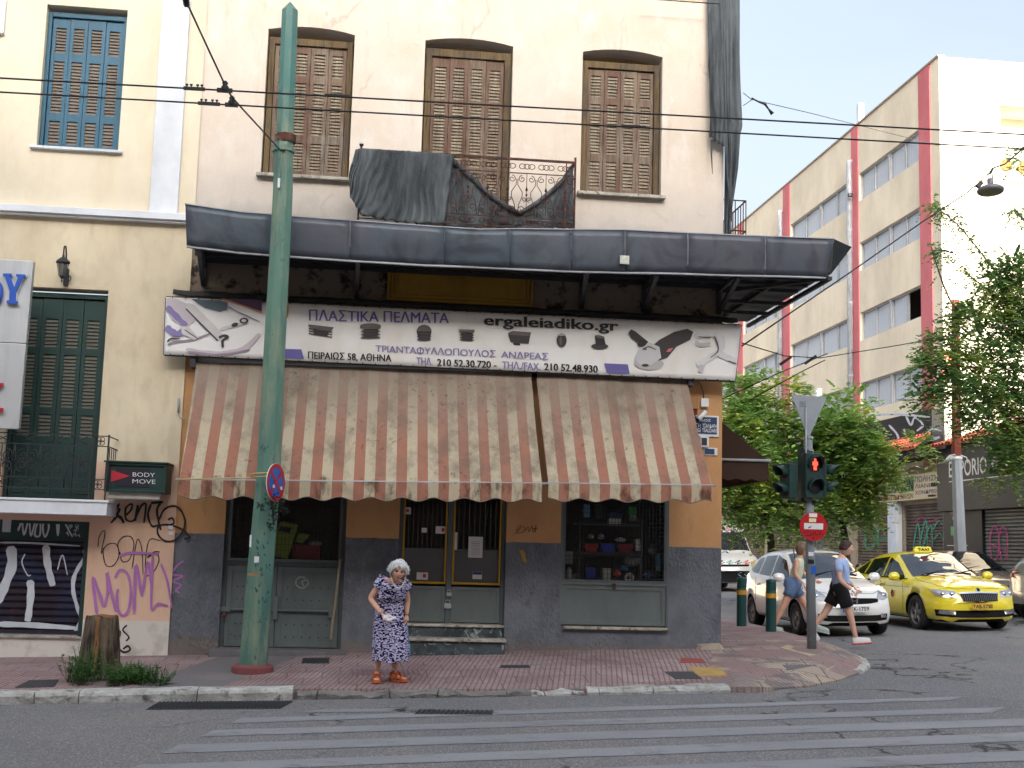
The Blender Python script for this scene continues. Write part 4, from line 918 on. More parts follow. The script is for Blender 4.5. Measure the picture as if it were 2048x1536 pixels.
# shop sign FASHION
fs = thing('fashion_shop_sign', 'weathered shop sign with black FASHION lettering on a green field', 'sign', (XS-.15, 40, 4))
xp = XS-.25
def sp(px, py): p = WX(px, py, xp); return (p.y, p.z)
a, b = sp(1889, 941), sp(1700, 952); c, d = sp(1888, 995)[1], sp(1889, 941)[1]
mb = MB(); mb.box(xp, XS-.001, a[0], xr(1700, 975), c, d); mb.build('board', Mt('dirty_cream_board', lin((206, 186, 150)), .7).mix(.0, (0, 0, 0)).m, fs, bevel=.01)
bm_ = bpy.data.materials['dirty_cream_board']
t3 = lambda u, v, dd: V((xp-dd, u, v))
def fy_(px): return WX(px, 970, xp).y
ymid = fy_(1828); mb = MB(); mb.box(xp-.006, xp-.001, ymid, fy_(1748), c+(d-c)*.34, c+(d-c)*.93); mb.build('green_field', simple('green_print', (66, 124, 58), .6), fs)
mb = MB(); text(mb, 'FASHION', fy_(1779), fy_(1826), c+(d-c)*.38, c+(d-c)*.86, t3, off=.012); text(mb, 'CAT', fy_(1752), fy_(1771), c+(d-c)*.4, c+(d-c)*.84, t3, off=.012)
mb.build('lettering', M_INK, fs)
mb = MB()
for s, k0, k1 in (('ΠΩΛΗΣΗ', .68, .9), ('ΛΙΑΝΙΚΗ', .44, .6), ('ΧΟΝΔΡΙΚΗ', .2, .36)): text(mb, s, fy_(1830), fy_(1877), c+(d-c)*k0, c+(d-c)*k1, t3, off=.006)
mb.build('lettering', simple('navy_print', (52, 62, 110), .6), fs)
mb = MB(); text(mb, 'ΕΜΠΟΡΙΟ ΕΤΟΙΜΩΝ ΕΝΔΥΜΑΤΩΝ', fy_(1731), fy_(1826), c+(d-c)*.06, c+(d-c)*.28, t3, off=.006, shear=.2); mb.build('lettering', simple('maroon_print', (120, 42, 36), .6), fs)
mb = MB()
for y0, y1, k0, k1 in ((1862, 1876, .45, .6), (1856, 1872, .07, .15)): ribbon(mb, [(fy_(y0), c+(d-c)*(k0+k1)/2), (fy_((y0+y1)/2), c+(d-c)*(k0+k1)/2), (fy_(y1), c+(d-c)*(k0+k1)/2)], (k1-k0)*(d-c), t3, off=.012)
mb.build('black_strike', M_INK, fs)
# black shop EMPORIO
em = thing('black_shop', 'black fronted clothing shop with white EMPORIO lettering under a tiled roof', 'shop', (19, 31, .6))
zt_ = WX(1900, 902, XS-.3).z
mb = MB(); mb.box(XS, 30, 26.5, 36.7, -.2, 5.2); mb.build('wall', M_SHW, em)
mb = MB(); mb.box(XS-.3, XS-.001, 26.5, 36.68, 3.1, 4.98); mb.box(XS-.12, XS-.001, xr(1972, 1050), 36.68, .3, 3.1); mb.build('fascia', M_BLACK, em, bevel=.01)
roller('roller_shutter', 26.6, xr(1974, 1050)-.02, .55, 3.1, M_SHUTG, em).location.x = -.13
tiles(26.4, 36.7, XS-.55, XS+2.4, 5.02, 6.0, 'tile_roof', em)
xp2 = XS-.3; f2 = lambda px, py=940: WX(px, py, xp2).y
t3 = lambda u, v, dd: V((xp2-dd, u, v))
M_LET = simple('off_white_lettering', (216, 212, 204), .5, var=.04)
mb = MB(); zc0, zc1 = WX(1905, 955, xp2).z, WX(1905, 922, xp2).z
text(mb, 'EMPORIO', f2(1898), f2(1974), zc0, zc1, t3); text(mb, 'A', f2(2008), f2(2020), zc0, zc1, t3)
cc = V((xp2-.006, f2(1990), (zc0+zc1)/2))
for k in range(5): a = 2*pi*k/5+pi/2; mb.lathe([(.0, .0), (.07, 0), (.07, .004), (0, .004)], cc+V((0, cos(a)*.13, sin(a)*.13)), (-1, 0, 0), 10)
zl = WX(1905, 963, xp2).z; mb.box(xp2-.006, xp2-.001, 26.6, f2(1898), zl-.015, zl+.015); mb.build('lettering', M_LET, em)
xp3 = XS-.12; f3 = lambda px: WX(px, 1010, xp3).y; t3 = lambda u, v, dd: V((xp3-dd, u, v)); mb = MB()
for s, x0, x1, py0, py1 in (('ΕΜΠΟΡΙΟ ΕΙΔΩΝ', 1896, 1932, 1012, 1001), ('ΚΑΛΤΣΕΣ', 1900, 1916, 1028, 1020), ('ΜΕΤΡΟ', 1905, 1918, 1040, 1033)):
    text(mb, s, f3(x0), f3(x1), WX(x0, py0, xp3).z, WX(x0, py1, xp3).z, t3)
for py in (997, 1014, 1091): z = WX(1915, py, xp3).z; mb.box(xp3-.005, xp3-.001, f3(1934), f3(1893), z-.01, z+.01)
mb.build('lettering', M_LET, em)
mb = MB(); p = WX(1907, 1062, xp3); mb.box(xp3-.008, xp3-.001, p.y-.16, p.y+.16, p.z-.13, p.z+.13); mb.build('green_badge', simple('green_badge', (40, 150, 90), .5), em)
# graffiti on shutters
def sgraf(pts_list, mat, label, wd):
    mb = MB(); t3 = lambda u, v, d: (lambda p: V((p.x-d, p.y, p.z)))(WX(u, v, XS+.055))
    for i, p in enumerate(pts_list): ribbon(mb, p, wd, t3, off=.003+i*.002)
    return tag(mb.build('shutter_piece', mat), label, 'graffiti')
M_TEAL = simple('teal_spray', (70, 150, 130), .7); M_PNK = simple('pink_spray', (196, 60, 130), .7); M_GRN = simple('green_spray', (36, 110, 74), .7)
sgraf([[(1826, 1096), (1836, 1046), (1842, 1096)], [(1838, 1094), (1852, 1040), (1856, 1094)], [(1866, 1060), (1878, 1042), (1886, 1050)], [(1868, 1080), (1880, 1066), (1886, 1080)], [(1846, 1094), (1862, 1050), (1866, 1094)]], M_TEAL, 'teal pointed lettering on the shutter right of the white column', 3)
sgraf([[(1828, 1046), (1844, 1034), (1856, 1044), (1880, 1036)]], M_PNK, 'pink outline above the teal lettering on the shutter', 2.2)
sgraf([[(1731, 1096), (1732, 1060), (1745, 1056), (1748, 1092), (1731, 1096)], [(1756, 1092), (1757, 1060), (1770, 1060)], [(1775, 1060), (1786, 1060), (1786, 1092)], [(1760, 1078), (1782, 1078)]], M_GRN, 'green block lettering on the shutter left of the white column', 7)
mb = MB(); t3 = lambda u, v, d: (lambda p: V((p.x-d, p.y, p.z)))(WX(u, v, XS-.09))
for p in ([(1984, 1120), (1980, 1080), (1988, 1052), (1998, 1070), (1996, 1110), (1986, 1124)], [(2004, 1124), (1998, 1085), (2004, 1054), (2014, 1066), (2014, 1110), (2006, 1122)], [(1986, 1066), (2010, 1064)], [(1984, 1090), (2012, 1100)]): ribbon(mb, p, 2.6, t3)
tag(mb.build('shutter_piece', M_PNK), 'magenta looping lettering on the grey shutter at the right edge', 'graffiti')
mb = MB(); t3 = lambda u, v, d: (lambda p: V((p.x, p.y-d, p.z)))(W(u, v, fy-.005))
ribbon(mb, [(1930, 760), (1938, 790), (1952, 794), (1966, 780), (1970, 766), (1984, 780), (1992, 792), (2010, 788)], 5, t3)
tag(mb.build('wall_piece', M_SPRAYB), 'black sprayed curve low on the white end wall', 'graffiti')
mb = MB()
for k in range(7): ribbon(mb, [(1884+k*3, 690+random.uniform(0, 60)), (1892+k*2, 700+random.uniform(0, 70)), (1886+k*3, 730+random.uniform(0, 40))], 4, t3, off=.003+k*.002)
tag(mb.build('wall_piece', simple('orange_spray', (214, 120, 80), .8)), 'orange sprayed scribble on the corner of the white end wall', 'graffiti')
# distant block closing the end of the side street
db = thing('distant_building', 'pale apartment block glimpsed at the far end of the side street', 'building', (2, 125, 0))
mb = MB(); mb.box(-30, 14, 120, 135, 0, 14); mb.build('wall', M_BEIGE, db)
mb = MB()
for r_ in range(4):
    for k in range(10): mb.box(-28+k*4.2, -26.4+k*4.2, 119.9, 119.99, 2.5+r_*3, 4+r_*3)
mb.build('window_bank', glass_mat('far_window', (50, 60, 66), .2), db)
# ================================================================ shop banner
YS = 16.72
bn = thing('shop_banner', 'long printed vinyl shop banner with tool pictures and violet Greek lettering', 'sign', (1.2, YS, 4.0))
cTL, cTR, cBR, cBL = W(332, 594, YS), W(1483, 650, YS), W(1470, 762, YS), W(328, 709, YS)
def bfn(u, v):
    p = cTL.lerp(cTR, u).lerp(cBL.lerp(cBR, u), v); n_ = noise.noise(V((u*14, v*2.5, 3)))
    return V((p.x, p.y+.012*n_*(4*v*(1-v)+.2), p.z+.004*n_))
M_VINYL = Mt('vinyl_banner', lin((232, 230, 228)), .55, 0, .3); M_VINYL.mix(M_VINYL.noise(1.5, (1, 1, .4), 5, .5, .75), lin((206, 196, 180)), k=.6)
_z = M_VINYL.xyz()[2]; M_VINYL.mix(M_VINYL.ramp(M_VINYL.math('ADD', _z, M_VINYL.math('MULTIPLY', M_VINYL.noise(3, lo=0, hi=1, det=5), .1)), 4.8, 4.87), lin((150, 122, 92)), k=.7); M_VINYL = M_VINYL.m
mb = MB(); mb.grid(bfn, 120, 10); mb.build('banner_sheet', M_VINYL, bn, solid=.004)
mb = MB()
for a, b in ((cTL, cTR), (cTR, cBR), (cBR, cBL), (cBL, cTL)): mb.bar(a+V((0, .03, 0)), b+V((0, .03, 0)), .025, .03)
for k in range(46):
    for a, b, s in ((cTL, cTR, 1), (cBL, cBR, -1)): p = a.lerp(b, (k+.5)/46); mb.box(p.x-.006, p.x+.006, YS-.018, YS+.01, p.z-.012, p.z+.012)
mb.build('banner_frame', M_BLACKIRON, bn)
def bp(u, v, d): p = W(u, v, YS); return V((p.x, YS-.014-d, p.z))
def ptext(mb, s, x0, x1, yl, yr, h, **k):
    """text whose baseline runs from (x0, yl) to (x1, yr) in the photo, cap height h px"""
    for sh, o in ((0, .004), (h*.05, .0052)): text(mb, s, 0, 1, 0, 1, lambda u, v, d: bp(x0+sh+(x1-x0-h*.05)*u, yl+(yr-yl)*u-h*v, d), off=o, **k)
mb = MB(); ptext(mb, 'ΠΛΑΣΤΙΚΑ ΠΕΛΜΑΤΑ', 618, 898, 641.5, 647, 22, bold=0); mb.build('lettering', M_VIOLET, bn)
mb = MB(); ptext(mb, 'ergaleiadiko.gr', 967, 1237, 657, 669, 27, bold=.014); mb.build('lettering', simple('brown_black_print', (44, 38, 38), .6, var=0), bn)
mb = MB(); ptext(mb, 'ΤΡΙΑΝΤΑΦΥΛΛΟΠΟΥΛΟΣ', 751, 991, 704, 715, 14, bold=0); ptext(mb, 'ΑΝΔΡΕΑΣ', 1002, 1096, 715.5, 720, 13.5, bold=0)
ptext(mb, 'ΤΗΛ.', 833, 865, 729, 731, 15, bold=.0); ptext(mb, 'ΤΗΛ./FAX.', 1004, 1081, 737, 741, 15, bold=.0); mb.build('lettering', simple('lilac_print', (132, 122, 170), .6, var=.04), bn)
mb = MB(); ptext(mb, 'ΠΕΙΡΑΙΩΣ 58, ΑΘΗΝΑ', 616, 783, 720, 726, 17, bold=0); ptext(mb, '210 52.30.720 -', 874, 993, 732, 737, 14, bold=.008); ptext(mb, '210 52.48.930', 1088, 1195, 741, 746, 14.5, bold=.008); mb.build('lettering', M_INK, bn)
mb = MB()
for q in ([(562, 698), (603, 699), (608, 718), (560, 716)], [(1208, 727), (1255, 729), (1259, 748), (1213, 746)]): mb.add([bp(x, y, .003) for x, y in q], [(0, 1, 2, 3)])
mb.build('violet_block', M_VIOLET, bn)
def ppoly(mb, pts, off, mi=0): mb.add([bp(x, y, off) for x, y in pts], [tuple(t) for t in tessellate_polygon([[V((x, y, 0)) for x, y in pts]])], mi)
def ell(cx_, cy_, rx_, ry_, n=18, a0=0, a1=2*pi, rot=0): return [(cx_+rx_*cos(a0+(a1-a0)*i/n)*cos(rot)-ry_*sin(a0+(a1-a0)*i/n)*sin(rot), cy_+rx_*cos(a0+(a1-a0)*i/n)*sin(rot)+ry_*sin(a0+(a1-a0)*i/n)*cos(rot)) for i in range(n+(a1-a0 < 6.2))]
PR = [simple('print_dark', (58, 52, 52), .6, var=.1, sc=30), simple('print_mid', (98, 90, 90), .6, var=.08, sc=30), simple('print_black', (34, 30, 32), .6, var=.05), simple('print_light', (176, 172, 172), .6, var=.05)]
mb = MB()
ppoly(mb, [(616, 649), (668, 655), (662, 663), (618, 655)], .003, 1)
for k in range(3): ppoly(mb, [(617, 656+k*5), (665, 664+k*5), (664, 666+k*5), (618, 659+k*5)], .004, 0)
ppoly(mb, [(626, 657), (658, 664), (655, 673), (628, 668)], .0025, 2)
mb.build('plug_picture', PR, bn)
mb = MB(); ppoly(mb, ell(741, 652, 21, 5), .004, 1); ppoly(mb, [(720, 652), (762, 652), (761, 658), (720, 657)], .0035, 1); ppoly(mb, [(727, 658), (757, 658), (755, 676), (729, 675)], .0025, 2)
for k in range(3): ppoly(mb, ell(741, 663+k*6, 20, 2.2), .004+.0005*k, 0)
mb.build('plug_picture', PR, bn)
mb = MB(); ppoly(mb, ell(848, 663, 15, 13, 16, pi, 2*pi), .003, 1); ppoly(mb, [(833, 663), (863, 663), (860, 680), (837, 680)], .0025, 2)
for k in range(3): ppoly(mb, ell(848, 668+k*6, 14.5, 2.5), .004+.0005*k, 0)
mb.build('plug_picture', PR, bn)
mb = MB(); ppoly(mb, [(918, 659), (949, 660), (948, 666), (918, 665)], .004, 1); ppoly(mb, [(922, 666), (946, 666), (944, 683), (924, 682)], .0025, 2)
for k in range(3): ppoly(mb, [(919, 669+k*5), (948, 670+k*5), (947, 672+k*5), (920, 671+k*5)], .004, 0)
mb.build('plug_picture', PR, bn)
mb = MB(); ppoly(mb, [(1015, 667), (1024, 662), (1062, 665), (1060, 673), (1020, 670)], .004, 1); ppoly(mb, [(1016, 669), (1060, 673), (1057, 688), (1021, 685)], .003, 0); ppoly(mb, [(1026, 686), (1040, 687), (1040, 691), (1027, 690)], .0035, 2); mb.build('plug_picture', PR, bn)
mb = MB(); ppoly(mb, ell(1123, 681, 10, 14), .003, 0); ppoly(mb, ell(1123, 670, 8, 2), .004, 3); ppoly(mb, ell(1121, 682, 3, 9), .0045, 1); mb.build('plug_picture', PR, bn)
mb = MB(); ppoly(mb, ell(1199, 693, 17, 6), .003, 0); ppoly(mb, [(1189, 673), (1208, 676), (1211, 690), (1192, 692)], .004, 2); ppoly(mb, ell(1199, 674, 10, 3, rot=.2), .005, 1); mb.build('plug_picture', PR, bn)
# angle grinder and mixer tap prints
mb = MB(); ppoly(mb, [(1256, 666), (1262, 659), (1270, 663), (1296, 684), (1289, 696), (1262, 676)], .003, 0); ppoly(mb, [(1304, 692), (1318, 680), (1348, 664), (1374, 658), (1386, 664), (1380, 680), (1352, 694), (1334, 716), (1316, 722)], .0035, 0)
ppoly(mb, ell(1297, 727, 30, 13, rot=.05), .003, 3); ppoly(mb, [(1268, 718), (1280, 692), (1298, 685), (1318, 694), (1322, 716), (1302, 730), (1280, 730)], .0045, 4); ppoly(mb, ell(1290, 731, 7, 3), .006, 0); ribbon(mb, [(1284, 700), (1296, 694), (1312, 700)], 3, bp, .006, 1); ppoly(mb, [(1336, 698), (1346, 696), (1340, 704), (1332, 704)], .007, 5); ppoly(mb, [(1286, 696), (1292, 694), (1293, 700), (1288, 701)], .007, 1); ppoly(mb, ell(1284, 687, 10, 7, rot=-.5), .0065, 2)
mb.build('grinder_picture', PR+[simple('print_pale', (196, 194, 198), .6, var=.05), simple('print_pink', (206, 110, 120), .6, var=0)], bn)
mb = MB()
for pts, wd, mi in (([(1392, 676), (1400, 668), (1425, 668), (1440, 676), (1444, 700)], 15, 0), ([(1444, 700), (1425, 712), (1408, 722), (1392, 730)], 13, 0), ([(1436, 706), (1455, 716), (1474, 722)], 13, 0), ([(1390, 684), (1400, 690), (1420, 688)], 9, 1), ([(1404, 730), (1400, 745)], 10, 1), ([(1428, 672), (1436, 700), (1420, 716)], 3, 2), ([(1396, 674), (1420, 676)], 2, 2), ([(1456, 722), (1472, 728)], 2, 2)):
    ribbon(mb, pts, wd, bp, off=.003+.001*mi, mi=mi)
mb.build('tap_picture', [simple('print_silver', (214, 214, 216), .5, var=.1, sc=20), simple('print_silver_dark', (188, 188, 192), .5, var=.1), PR[1]], bn)
# left picture: tools on white
mb = MB(); MI = [simple('print_mauve', (150, 134, 152), .6, var=.15, sc=6), simple('print_pliers_violet', (134, 122, 172), .6, var=.1), simple('print_teal_grip', (88, 104, 112), .6, var=.1), simple('print_steel', (210, 206, 206), .5, var=.12, sc=8), PR[0], simple('print_plum', (88, 66, 90), .6, var=.1), simple('print_orange', (222, 130, 70), .6, var=0), simple('print_shadow_mauve', (196, 186, 192), .6, var=.05)]
ppoly(mb, [(333, 596), (350, 597), (380, 610), (392, 640), (372, 656), (345, 640), (334, 618)], .002, 7)
ppoly(mb, [(376, 606), (388, 610), (452, 674), (444, 682), (432, 676), (370, 620)], .004, 3); ribbon(mb, [(372, 618), (436, 682)], 3, bp, .0045, 4, smooth=False); ribbon(mb, [(438, 676), (448, 672), (456, 674), (446, 682), (446, 696)], 6, bp, .005, 4)
ribbon(mb, [(334, 614), (350, 630), (366, 646), (374, 652)], 13, bp, .003, 1); ribbon(mb, [(332, 654), (345, 664), (358, 668), (370, 656)], 14, bp, .0035, 1); ppoly(mb, [(362, 652), (378, 654), (398, 676), (388, 680), (364, 668)], .006, 3); ribbon(mb, [(370, 660), (396, 678)], 2, bp, .0075, 4, smooth=False)
ppoly(mb, [(382, 598), (440, 601), (456, 606), (454, 620), (440, 624), (410, 616)], .004, 2); ribbon(mb, [(456, 614), (480, 626), (520, 644)], 3, bp, .004, 0)
ribbon(mb, [(440, 660), (466, 652), (482, 648), (490, 644)], 7, bp, .004, 3); ppoly(mb, ell(488, 642, 9, 6), .006, 4); ppoly(mb, ell(488, 642, 5, 3), .007, 3); ppoly(mb, ell(470, 650, 7, 4, rot=-.3), .0065, 4)
ppoly(mb, [(448, 597), (524, 600), (524, 624), (490, 612)], .003, 5); ribbon(mb, [(446, 598), (486, 612), (524, 626)], 2, bp, .004, 6, smooth=False)
ribbon(mb, [(372, 700), (410, 706), (450, 706), (490, 696), (520, 668)], 10, bp, .003, 7); ribbon(mb, [(376, 704), (440, 710), (500, 700)], 5, bp, .004, 0); ribbon(mb, [(336, 690), (350, 684), (384, 680), (420, 668)], 4, bp, .004, 0); ribbon(mb, [(335, 684), (342, 678), (360, 678)], 3, bp, .005, 4)
ppoly(mb, [(562, 605), (578, 605), (576, 636), (562, 632)], .003, 6)
mb.build('tools_picture', MI, bn)
# ================================================================ awnings
def awn_mat():
    m = Mt('striped_awning_canvas', lin((190, 177, 152)), .95, 0, .1)
    x, y, z = m.xyz(True)
    fr = m.math('FRACT', m.math('DIVIDE', x, .2605)); st_ = m.math('LESS_THAN', fr, .5)
    m.mix(st_, lin((164, 116, 98)))
    # dust bleached upper part, sooty patches, brighter valance
    zz = m.math('ADD', z, m.math('MULTIPLY', m.noise(1.6, (1, 1, .5), 5, 0, 1), .55))
    m.mix(m.ramp(zz, 3.15, 4.05), lin((142, 130, 118)), k=.85)
    m.mix(m.math('MULTIPLY', m.ramp(z, 2.46, 2.5), m.noise(2.2, (1, 1, .4), 6, .46, .66, .7)), lin((118, 104, 92)), k=.75)
    m.mix(m.math('MULTIPLY', m.noise(14, (1, 1, .8), 5, .56, .7, .7), m.noise(1.2, det=3, lo=.45, hi=.6)), lin((74, 62, 54)), k=.75)
    m.mix(m.math('MULTIPLY', m.ramp(z, 2.5, 2.44), m.noise(7, (1, 1, .4), 6, .5, .66, .7)), lin((84, 62, 50)), k=.8)
    m.bump(m.noise(1.5, lo=0, hi=1), .5, .05); m.bump(m.noise(60, det=2), .15, .002); return m.m
M_AWN = awn_mat()
M_HEM = simple('grey_hem_tape', (124, 114, 102), .9)
def awning(lab, TL, TR, BL, BR, y0, y1, vh, phase, nsc):
    """canvas from the wall bar (TL, TR) down to the front bar (BL, BR); valance below with scallops"""
    root = thing('striped_awning', lab, 'awning', ((TL.x+TR.x)/2, 17, 2.3))
    root.location.x = BL.x+phase
    root.location.z = 0
    mb = MB()
    def fn(u, v):
        a, b = TL.lerp(TR, u), BL.lerp(BR, u); p = a.lerp(b, v); sag = .035*sin(pi*v)*(1+.4*noise.noise(V((u*6, v, 2))))+.012*noise.noise(V((u*9, v*3, 0)))
        return p+V((0, .7*sag, -.7*sag))
    mb.grid(fn, 90, 14)
    def vf(u, v):
        p = BL.lerp(BR, u); s = abs(sin(pi*(u*nsc))) ; h = vh*(.80+.2*(.5-.5*cos(2*pi*u*nsc)))
        return V((p.x, p.y-.012+.02*noise.noise(V((u*20, v*2, 5)))+.012*v, p.z-h*v))
    mb.grid(vf, 160, 4)
    mb.build('canvas', M_AWN, root)
    hb = MB(); hb.tube([vf(i/160, 1.0)+V((0, -.002, 0)) for i in range(161)], .006, 4); hb.build('hem', M_HEM, root)
    b = MB(); b.tube([BL+V((-.05, .012, .0)), BR+V((.05, .012, .0))], .016, 8); b.tube([TL+V((-.04, .03, .02)), TR+V((.04, .03, .02))], .035, 8); b.build('roller_bar', M_GALV, root)
    for p, q in ((TL, BL), (TR, BR)):
        a = MB(); a.bar((p.x, 16.95, q.z+.05), (q.x, q.y+.02, q.z), .022); a.bar((p.x, 16.96, q.z-.1), (p.x, 16.96, q.z+.2), .04); a.build('arm', M_GREYPAINT2, root)
    for qx, sg in ((TL, -1), (TR, 1)): c = MB(); c.box(min(qx.x, qx.x+sg*.07), max(qx.x, qx.x+sg*.07), 16.76, 17, qx.z-.08, qx.z+.08); c.build('bracket', M_BLACKIRON, root)
    return root
YA0, YA1 = 16.86, 15.66
awning('wide faded orange and cream striped awning above the left grille and shop door', W(393, 724, YA0), W(1062, 746, YA0), W(359, 960, YA1), W(1084, 967, YA1), YA0, YA1, .235, 0, 11.5)
awning('narrow faded orange and cream striped awning at the right end of the shop', W(1072, 746, YA0), W(1374, 761, YA0), W(1097, 967, YA1), W(1424, 971, YA1), YA0, YA1, .225, .13, 5.2)
# brown awning on the side street wall
M_BRN = simple('dark_brown_canvas', (62, 44, 34), .95, var=.15, sc=2)
br = thing('brown_awning', 'dark brown awning folded out over the side street from the building corner', 'awning', (XR, 19, 2.5))
A0, A1 = V((XR+.01, 18.6, 3.98)), V((XR+.01, 23.5, 3.98)); Bz = WX(1447, 935, XR+.0).z
B0 = V((6.05, 18.6, W(1542, 922, 18.6).z)); B1 = V((6.05, 23.5, B0.z))
mb = MB(); mb.grid(lambda u, v: A0.lerp(A1, u).lerp(B0.lerp(B1, u), v)+V((0, 0, -.03*sin(pi*v))), 20, 8)
mb.add([A0, B0, V((XR+.01, 18.6, B0.z-.0))], [(0, 1, 2)])
mb.grid(lambda u, v: B0.lerp(B1, u)+V((0, 0, -.3*v)), 20, 2)
mb.grid(lambda u, v: V((XR+.01+(B0.x-XR-.01)*u, 18.59, B0.z-.0-v*(.3+.02*sin(u*30)))), 20, 2); mb.build('canvas', M_BRN, br)
mb = MB(); mb.tube([V((XR, 18.57, B0.z-.01)), B0+V((.03, -.03, 0))], .022, 8); mb.tube([B0, B1], .022, 8); mb.build('bar', M_GALV, br)
# ================================================================ things on the corner pier
def px_box(name, x0, y0, x1, y1, Y, t, mat, lab, cat, grp=None, parent=None, bevel=.004):
    a, b = W(x0, y1, Y), W(x1, y0, Y); mb = MB(); mb.box(a.x, b.x, Y, Y+t, a.z, b.z); o = mb.build(name, mat, parent, bevel=bevel)
    return tag(o, lab, cat, grp) if lab else o
M_SIGNBLUE = paint('street_sign_blue', (46, 68, 108), .5, (120, 120, 124), .35, (190, 192, 196))
ss = thing('street_name_sign', 'dented blue street name sign with white frame reading TSALDARI on the corner pier', 'sign', W(1410, 870, 16.96))
px_box('plate', 1386, 832, 1438, 872, 16.975, .02, M_PLASTIC, None, None, parent=ss); px_box('blue_field', 1387, 835, 1434, 867, 16.970, .006, M_SIGNBLUE, None, None, parent=ss, bevel=0)
t3 = pxplane(16.968); mb = MB()
for s, x0, x1, yl, h in (('ΤΣΑΛΔΑΡΗ', 1405, 1433, 855, 8), ('ΓΗ', 1392, 1401, 854, 8), ('TSALDARI', 1404, 1433, 864, 7.5), ('GI', 1395, 1401, 863, 7), ('ΟΔΟΣ', 1392, 1422, 842, 5)):
    text(mb, s, 0, 1, 0, 1, lambda u, v, d: t3(x0+(x1-x0)*u, yl+1.5*u-h*v, d), off=.002)
mb.build('lettering', M_PLASTIC, ss)
px_box('junction_box', 1402, 797, 1418, 813, 16.94, .06, M_PLASTIC, 'white plastic junction box above the street name sign', 'box')
mb = MB(); mb.tube([W(x, y, 16.985) for x, y in ((1407, 797), (1407, 785), (1402, 770), (1393, 760), (1380, 760))], .006, 6); tag(mb.build('cable', M_BLACKIRON), 'thin grey cable running up from the white junction box', 'cable')
mb = MB(); a, b = W(1380, 828, 16.8), W(1399, 795, 16.8); mb.box(a.x, b.x, 16.84, 17, a.z+.08, b.z); mb.box(a.x+.02, b.x-.01, 16.86, 17, a.z, a.z+.08, 1)
tag(mb.build('alarm_box', [paint('tan_metal', (170, 124, 76), .6, (90, 60, 40)), simple('dark_red_lens', (110, 22, 18), .3)], bevel=.004), 'tan alarm box with dark red lens half behind the awning edge', 'alarm')
sc_ = thing('security_camera', 'small white security camera pointing down over the street name sign', 'camera', W(1405, 835, 16.9))
mb = MB(); c = W(1407, 828, 16.88); dr = V((-.09, -.05, -.085)); mb.tube([c+V((.03, 0, .03)), c+dr], .032, 10); mb.build('housing', M_PLASTIC, sc_); mb = MB(); mb.tube([c+dr*.98, c+dr*1.12], .026, 10); mb.build('lens', M_BLACK, sc_); mb = MB(); mb.tube([c+V((.02, 0, .02)), c+V((.0, .12, .05))], .012, 6); mb.build('mount', M_PLASTIC, sc_)
it = thing('intercom_box', 'grey and white wall box with dark panel below the street name sign', 'box', W(1409, 884, 16.95)); px_box('casing', 1401, 873, 1418, 894, 16.94, .06, M_PLASTIC, None, None, parent=it); px_box('panel', 1403.5, 876, 1414, 890, 16.932, .01, M_BLACKIRON, None, None, parent=it, bevel=0)
np_ = thing('number_plate_sign', 'small scratched blue and white plate below the intercom box', 'sign', W(1420, 903, 16.96)); px_box('plate', 1408, 896, 1435, 910, 16.98, .018, M_PLASTIC, None, None, parent=np_); px_box('blue_field', 1409, 898, 1429, 908, 16.976, .006, M_SIGNBLUE, None, None, parent=np_, bevel=0)
# ================================================================ left building fittings
lt = thing('wall_lantern', 'black wrought wall lantern above the dark green shutters', 'lantern', W(125, 550, 16.9))
c = W(125, 540, 16.72)
mb = MB(); mb.lathe([(.02, -.11), (.035, -.09), (.04, -.08)], c, n=6, smooth=False); mb.lathe([(.10, .1), (.09, .115), (.05, .15), (.02, .17), (.02, .185), (.012, .21), (.0, .215)], c, n=6, smooth=False); mb.lathe([(.1, .095), (.1, .1)], c, n=6)
for k in range(6): a = pi*k/3; mb.bar(c+V((cos(a)*.04, sin(a)*.04, -.08)), c+V((cos(a)*.078, sin(a)*.078, .1)), .008)
mb.lathe([(.0, -.17), (.012, -.15), (.006, -.12), (.02, -.11)], c, n=6); mb.build('cage', M_BLACKIRON, lt)
mb = MB(); mb.lathe([(.036, -.08), (.074, .095)], c, n=6, smooth=False); mb.build('glass', glass_mat('lantern_glass', (90, 94, 96), .15, .6), lt)
mb = MB(); mb.tube(catmull([c+V((0, 0, .2)), c+V((0, .0, .29)), c+V((.0, .05, .33)), c+V((.0, .11, .3)), c+V((0, .18, .12)), c+V((0, .22, -.02))], 5), .011, 6); mb.lathe([(.03, 0), (.045, .01), (.045, .02)], c+V((.02, .245, -.06)), (0, -1, 0), 8)
mb.box(c.x-.025, c.x+.03, 16.9, 16.97, c.z-.16, c.z+.06); mb.build('arm', M_BLACKIRON, lt)
bs = thing('metal_shop_sign', 'brushed metal shop sign at the left edge with blue raised letters', 'sign', W(30, 860, 16.3))
YM = 16.3; a, b, c, d = W(-80, 520, YM), W(67, 522, YM), W(37, 858, YM), W(-80, 855, YM)
M_BRUSH = Mt('brushed_aluminium', lin((200, 204, 208)), .38, .55); M_BRUSH.mix(M_BRUSH.noise(3, (1, 1, .15), 6, .45, .7), lin((150, 156, 164))).mix(M_BRUSH.noise(.8, det=3, lo=.4, hi=.7), lin((222, 226, 228)), k=.6); M_BRUSH = M_BRUSH.m
zm = W(50, 687, YM).z
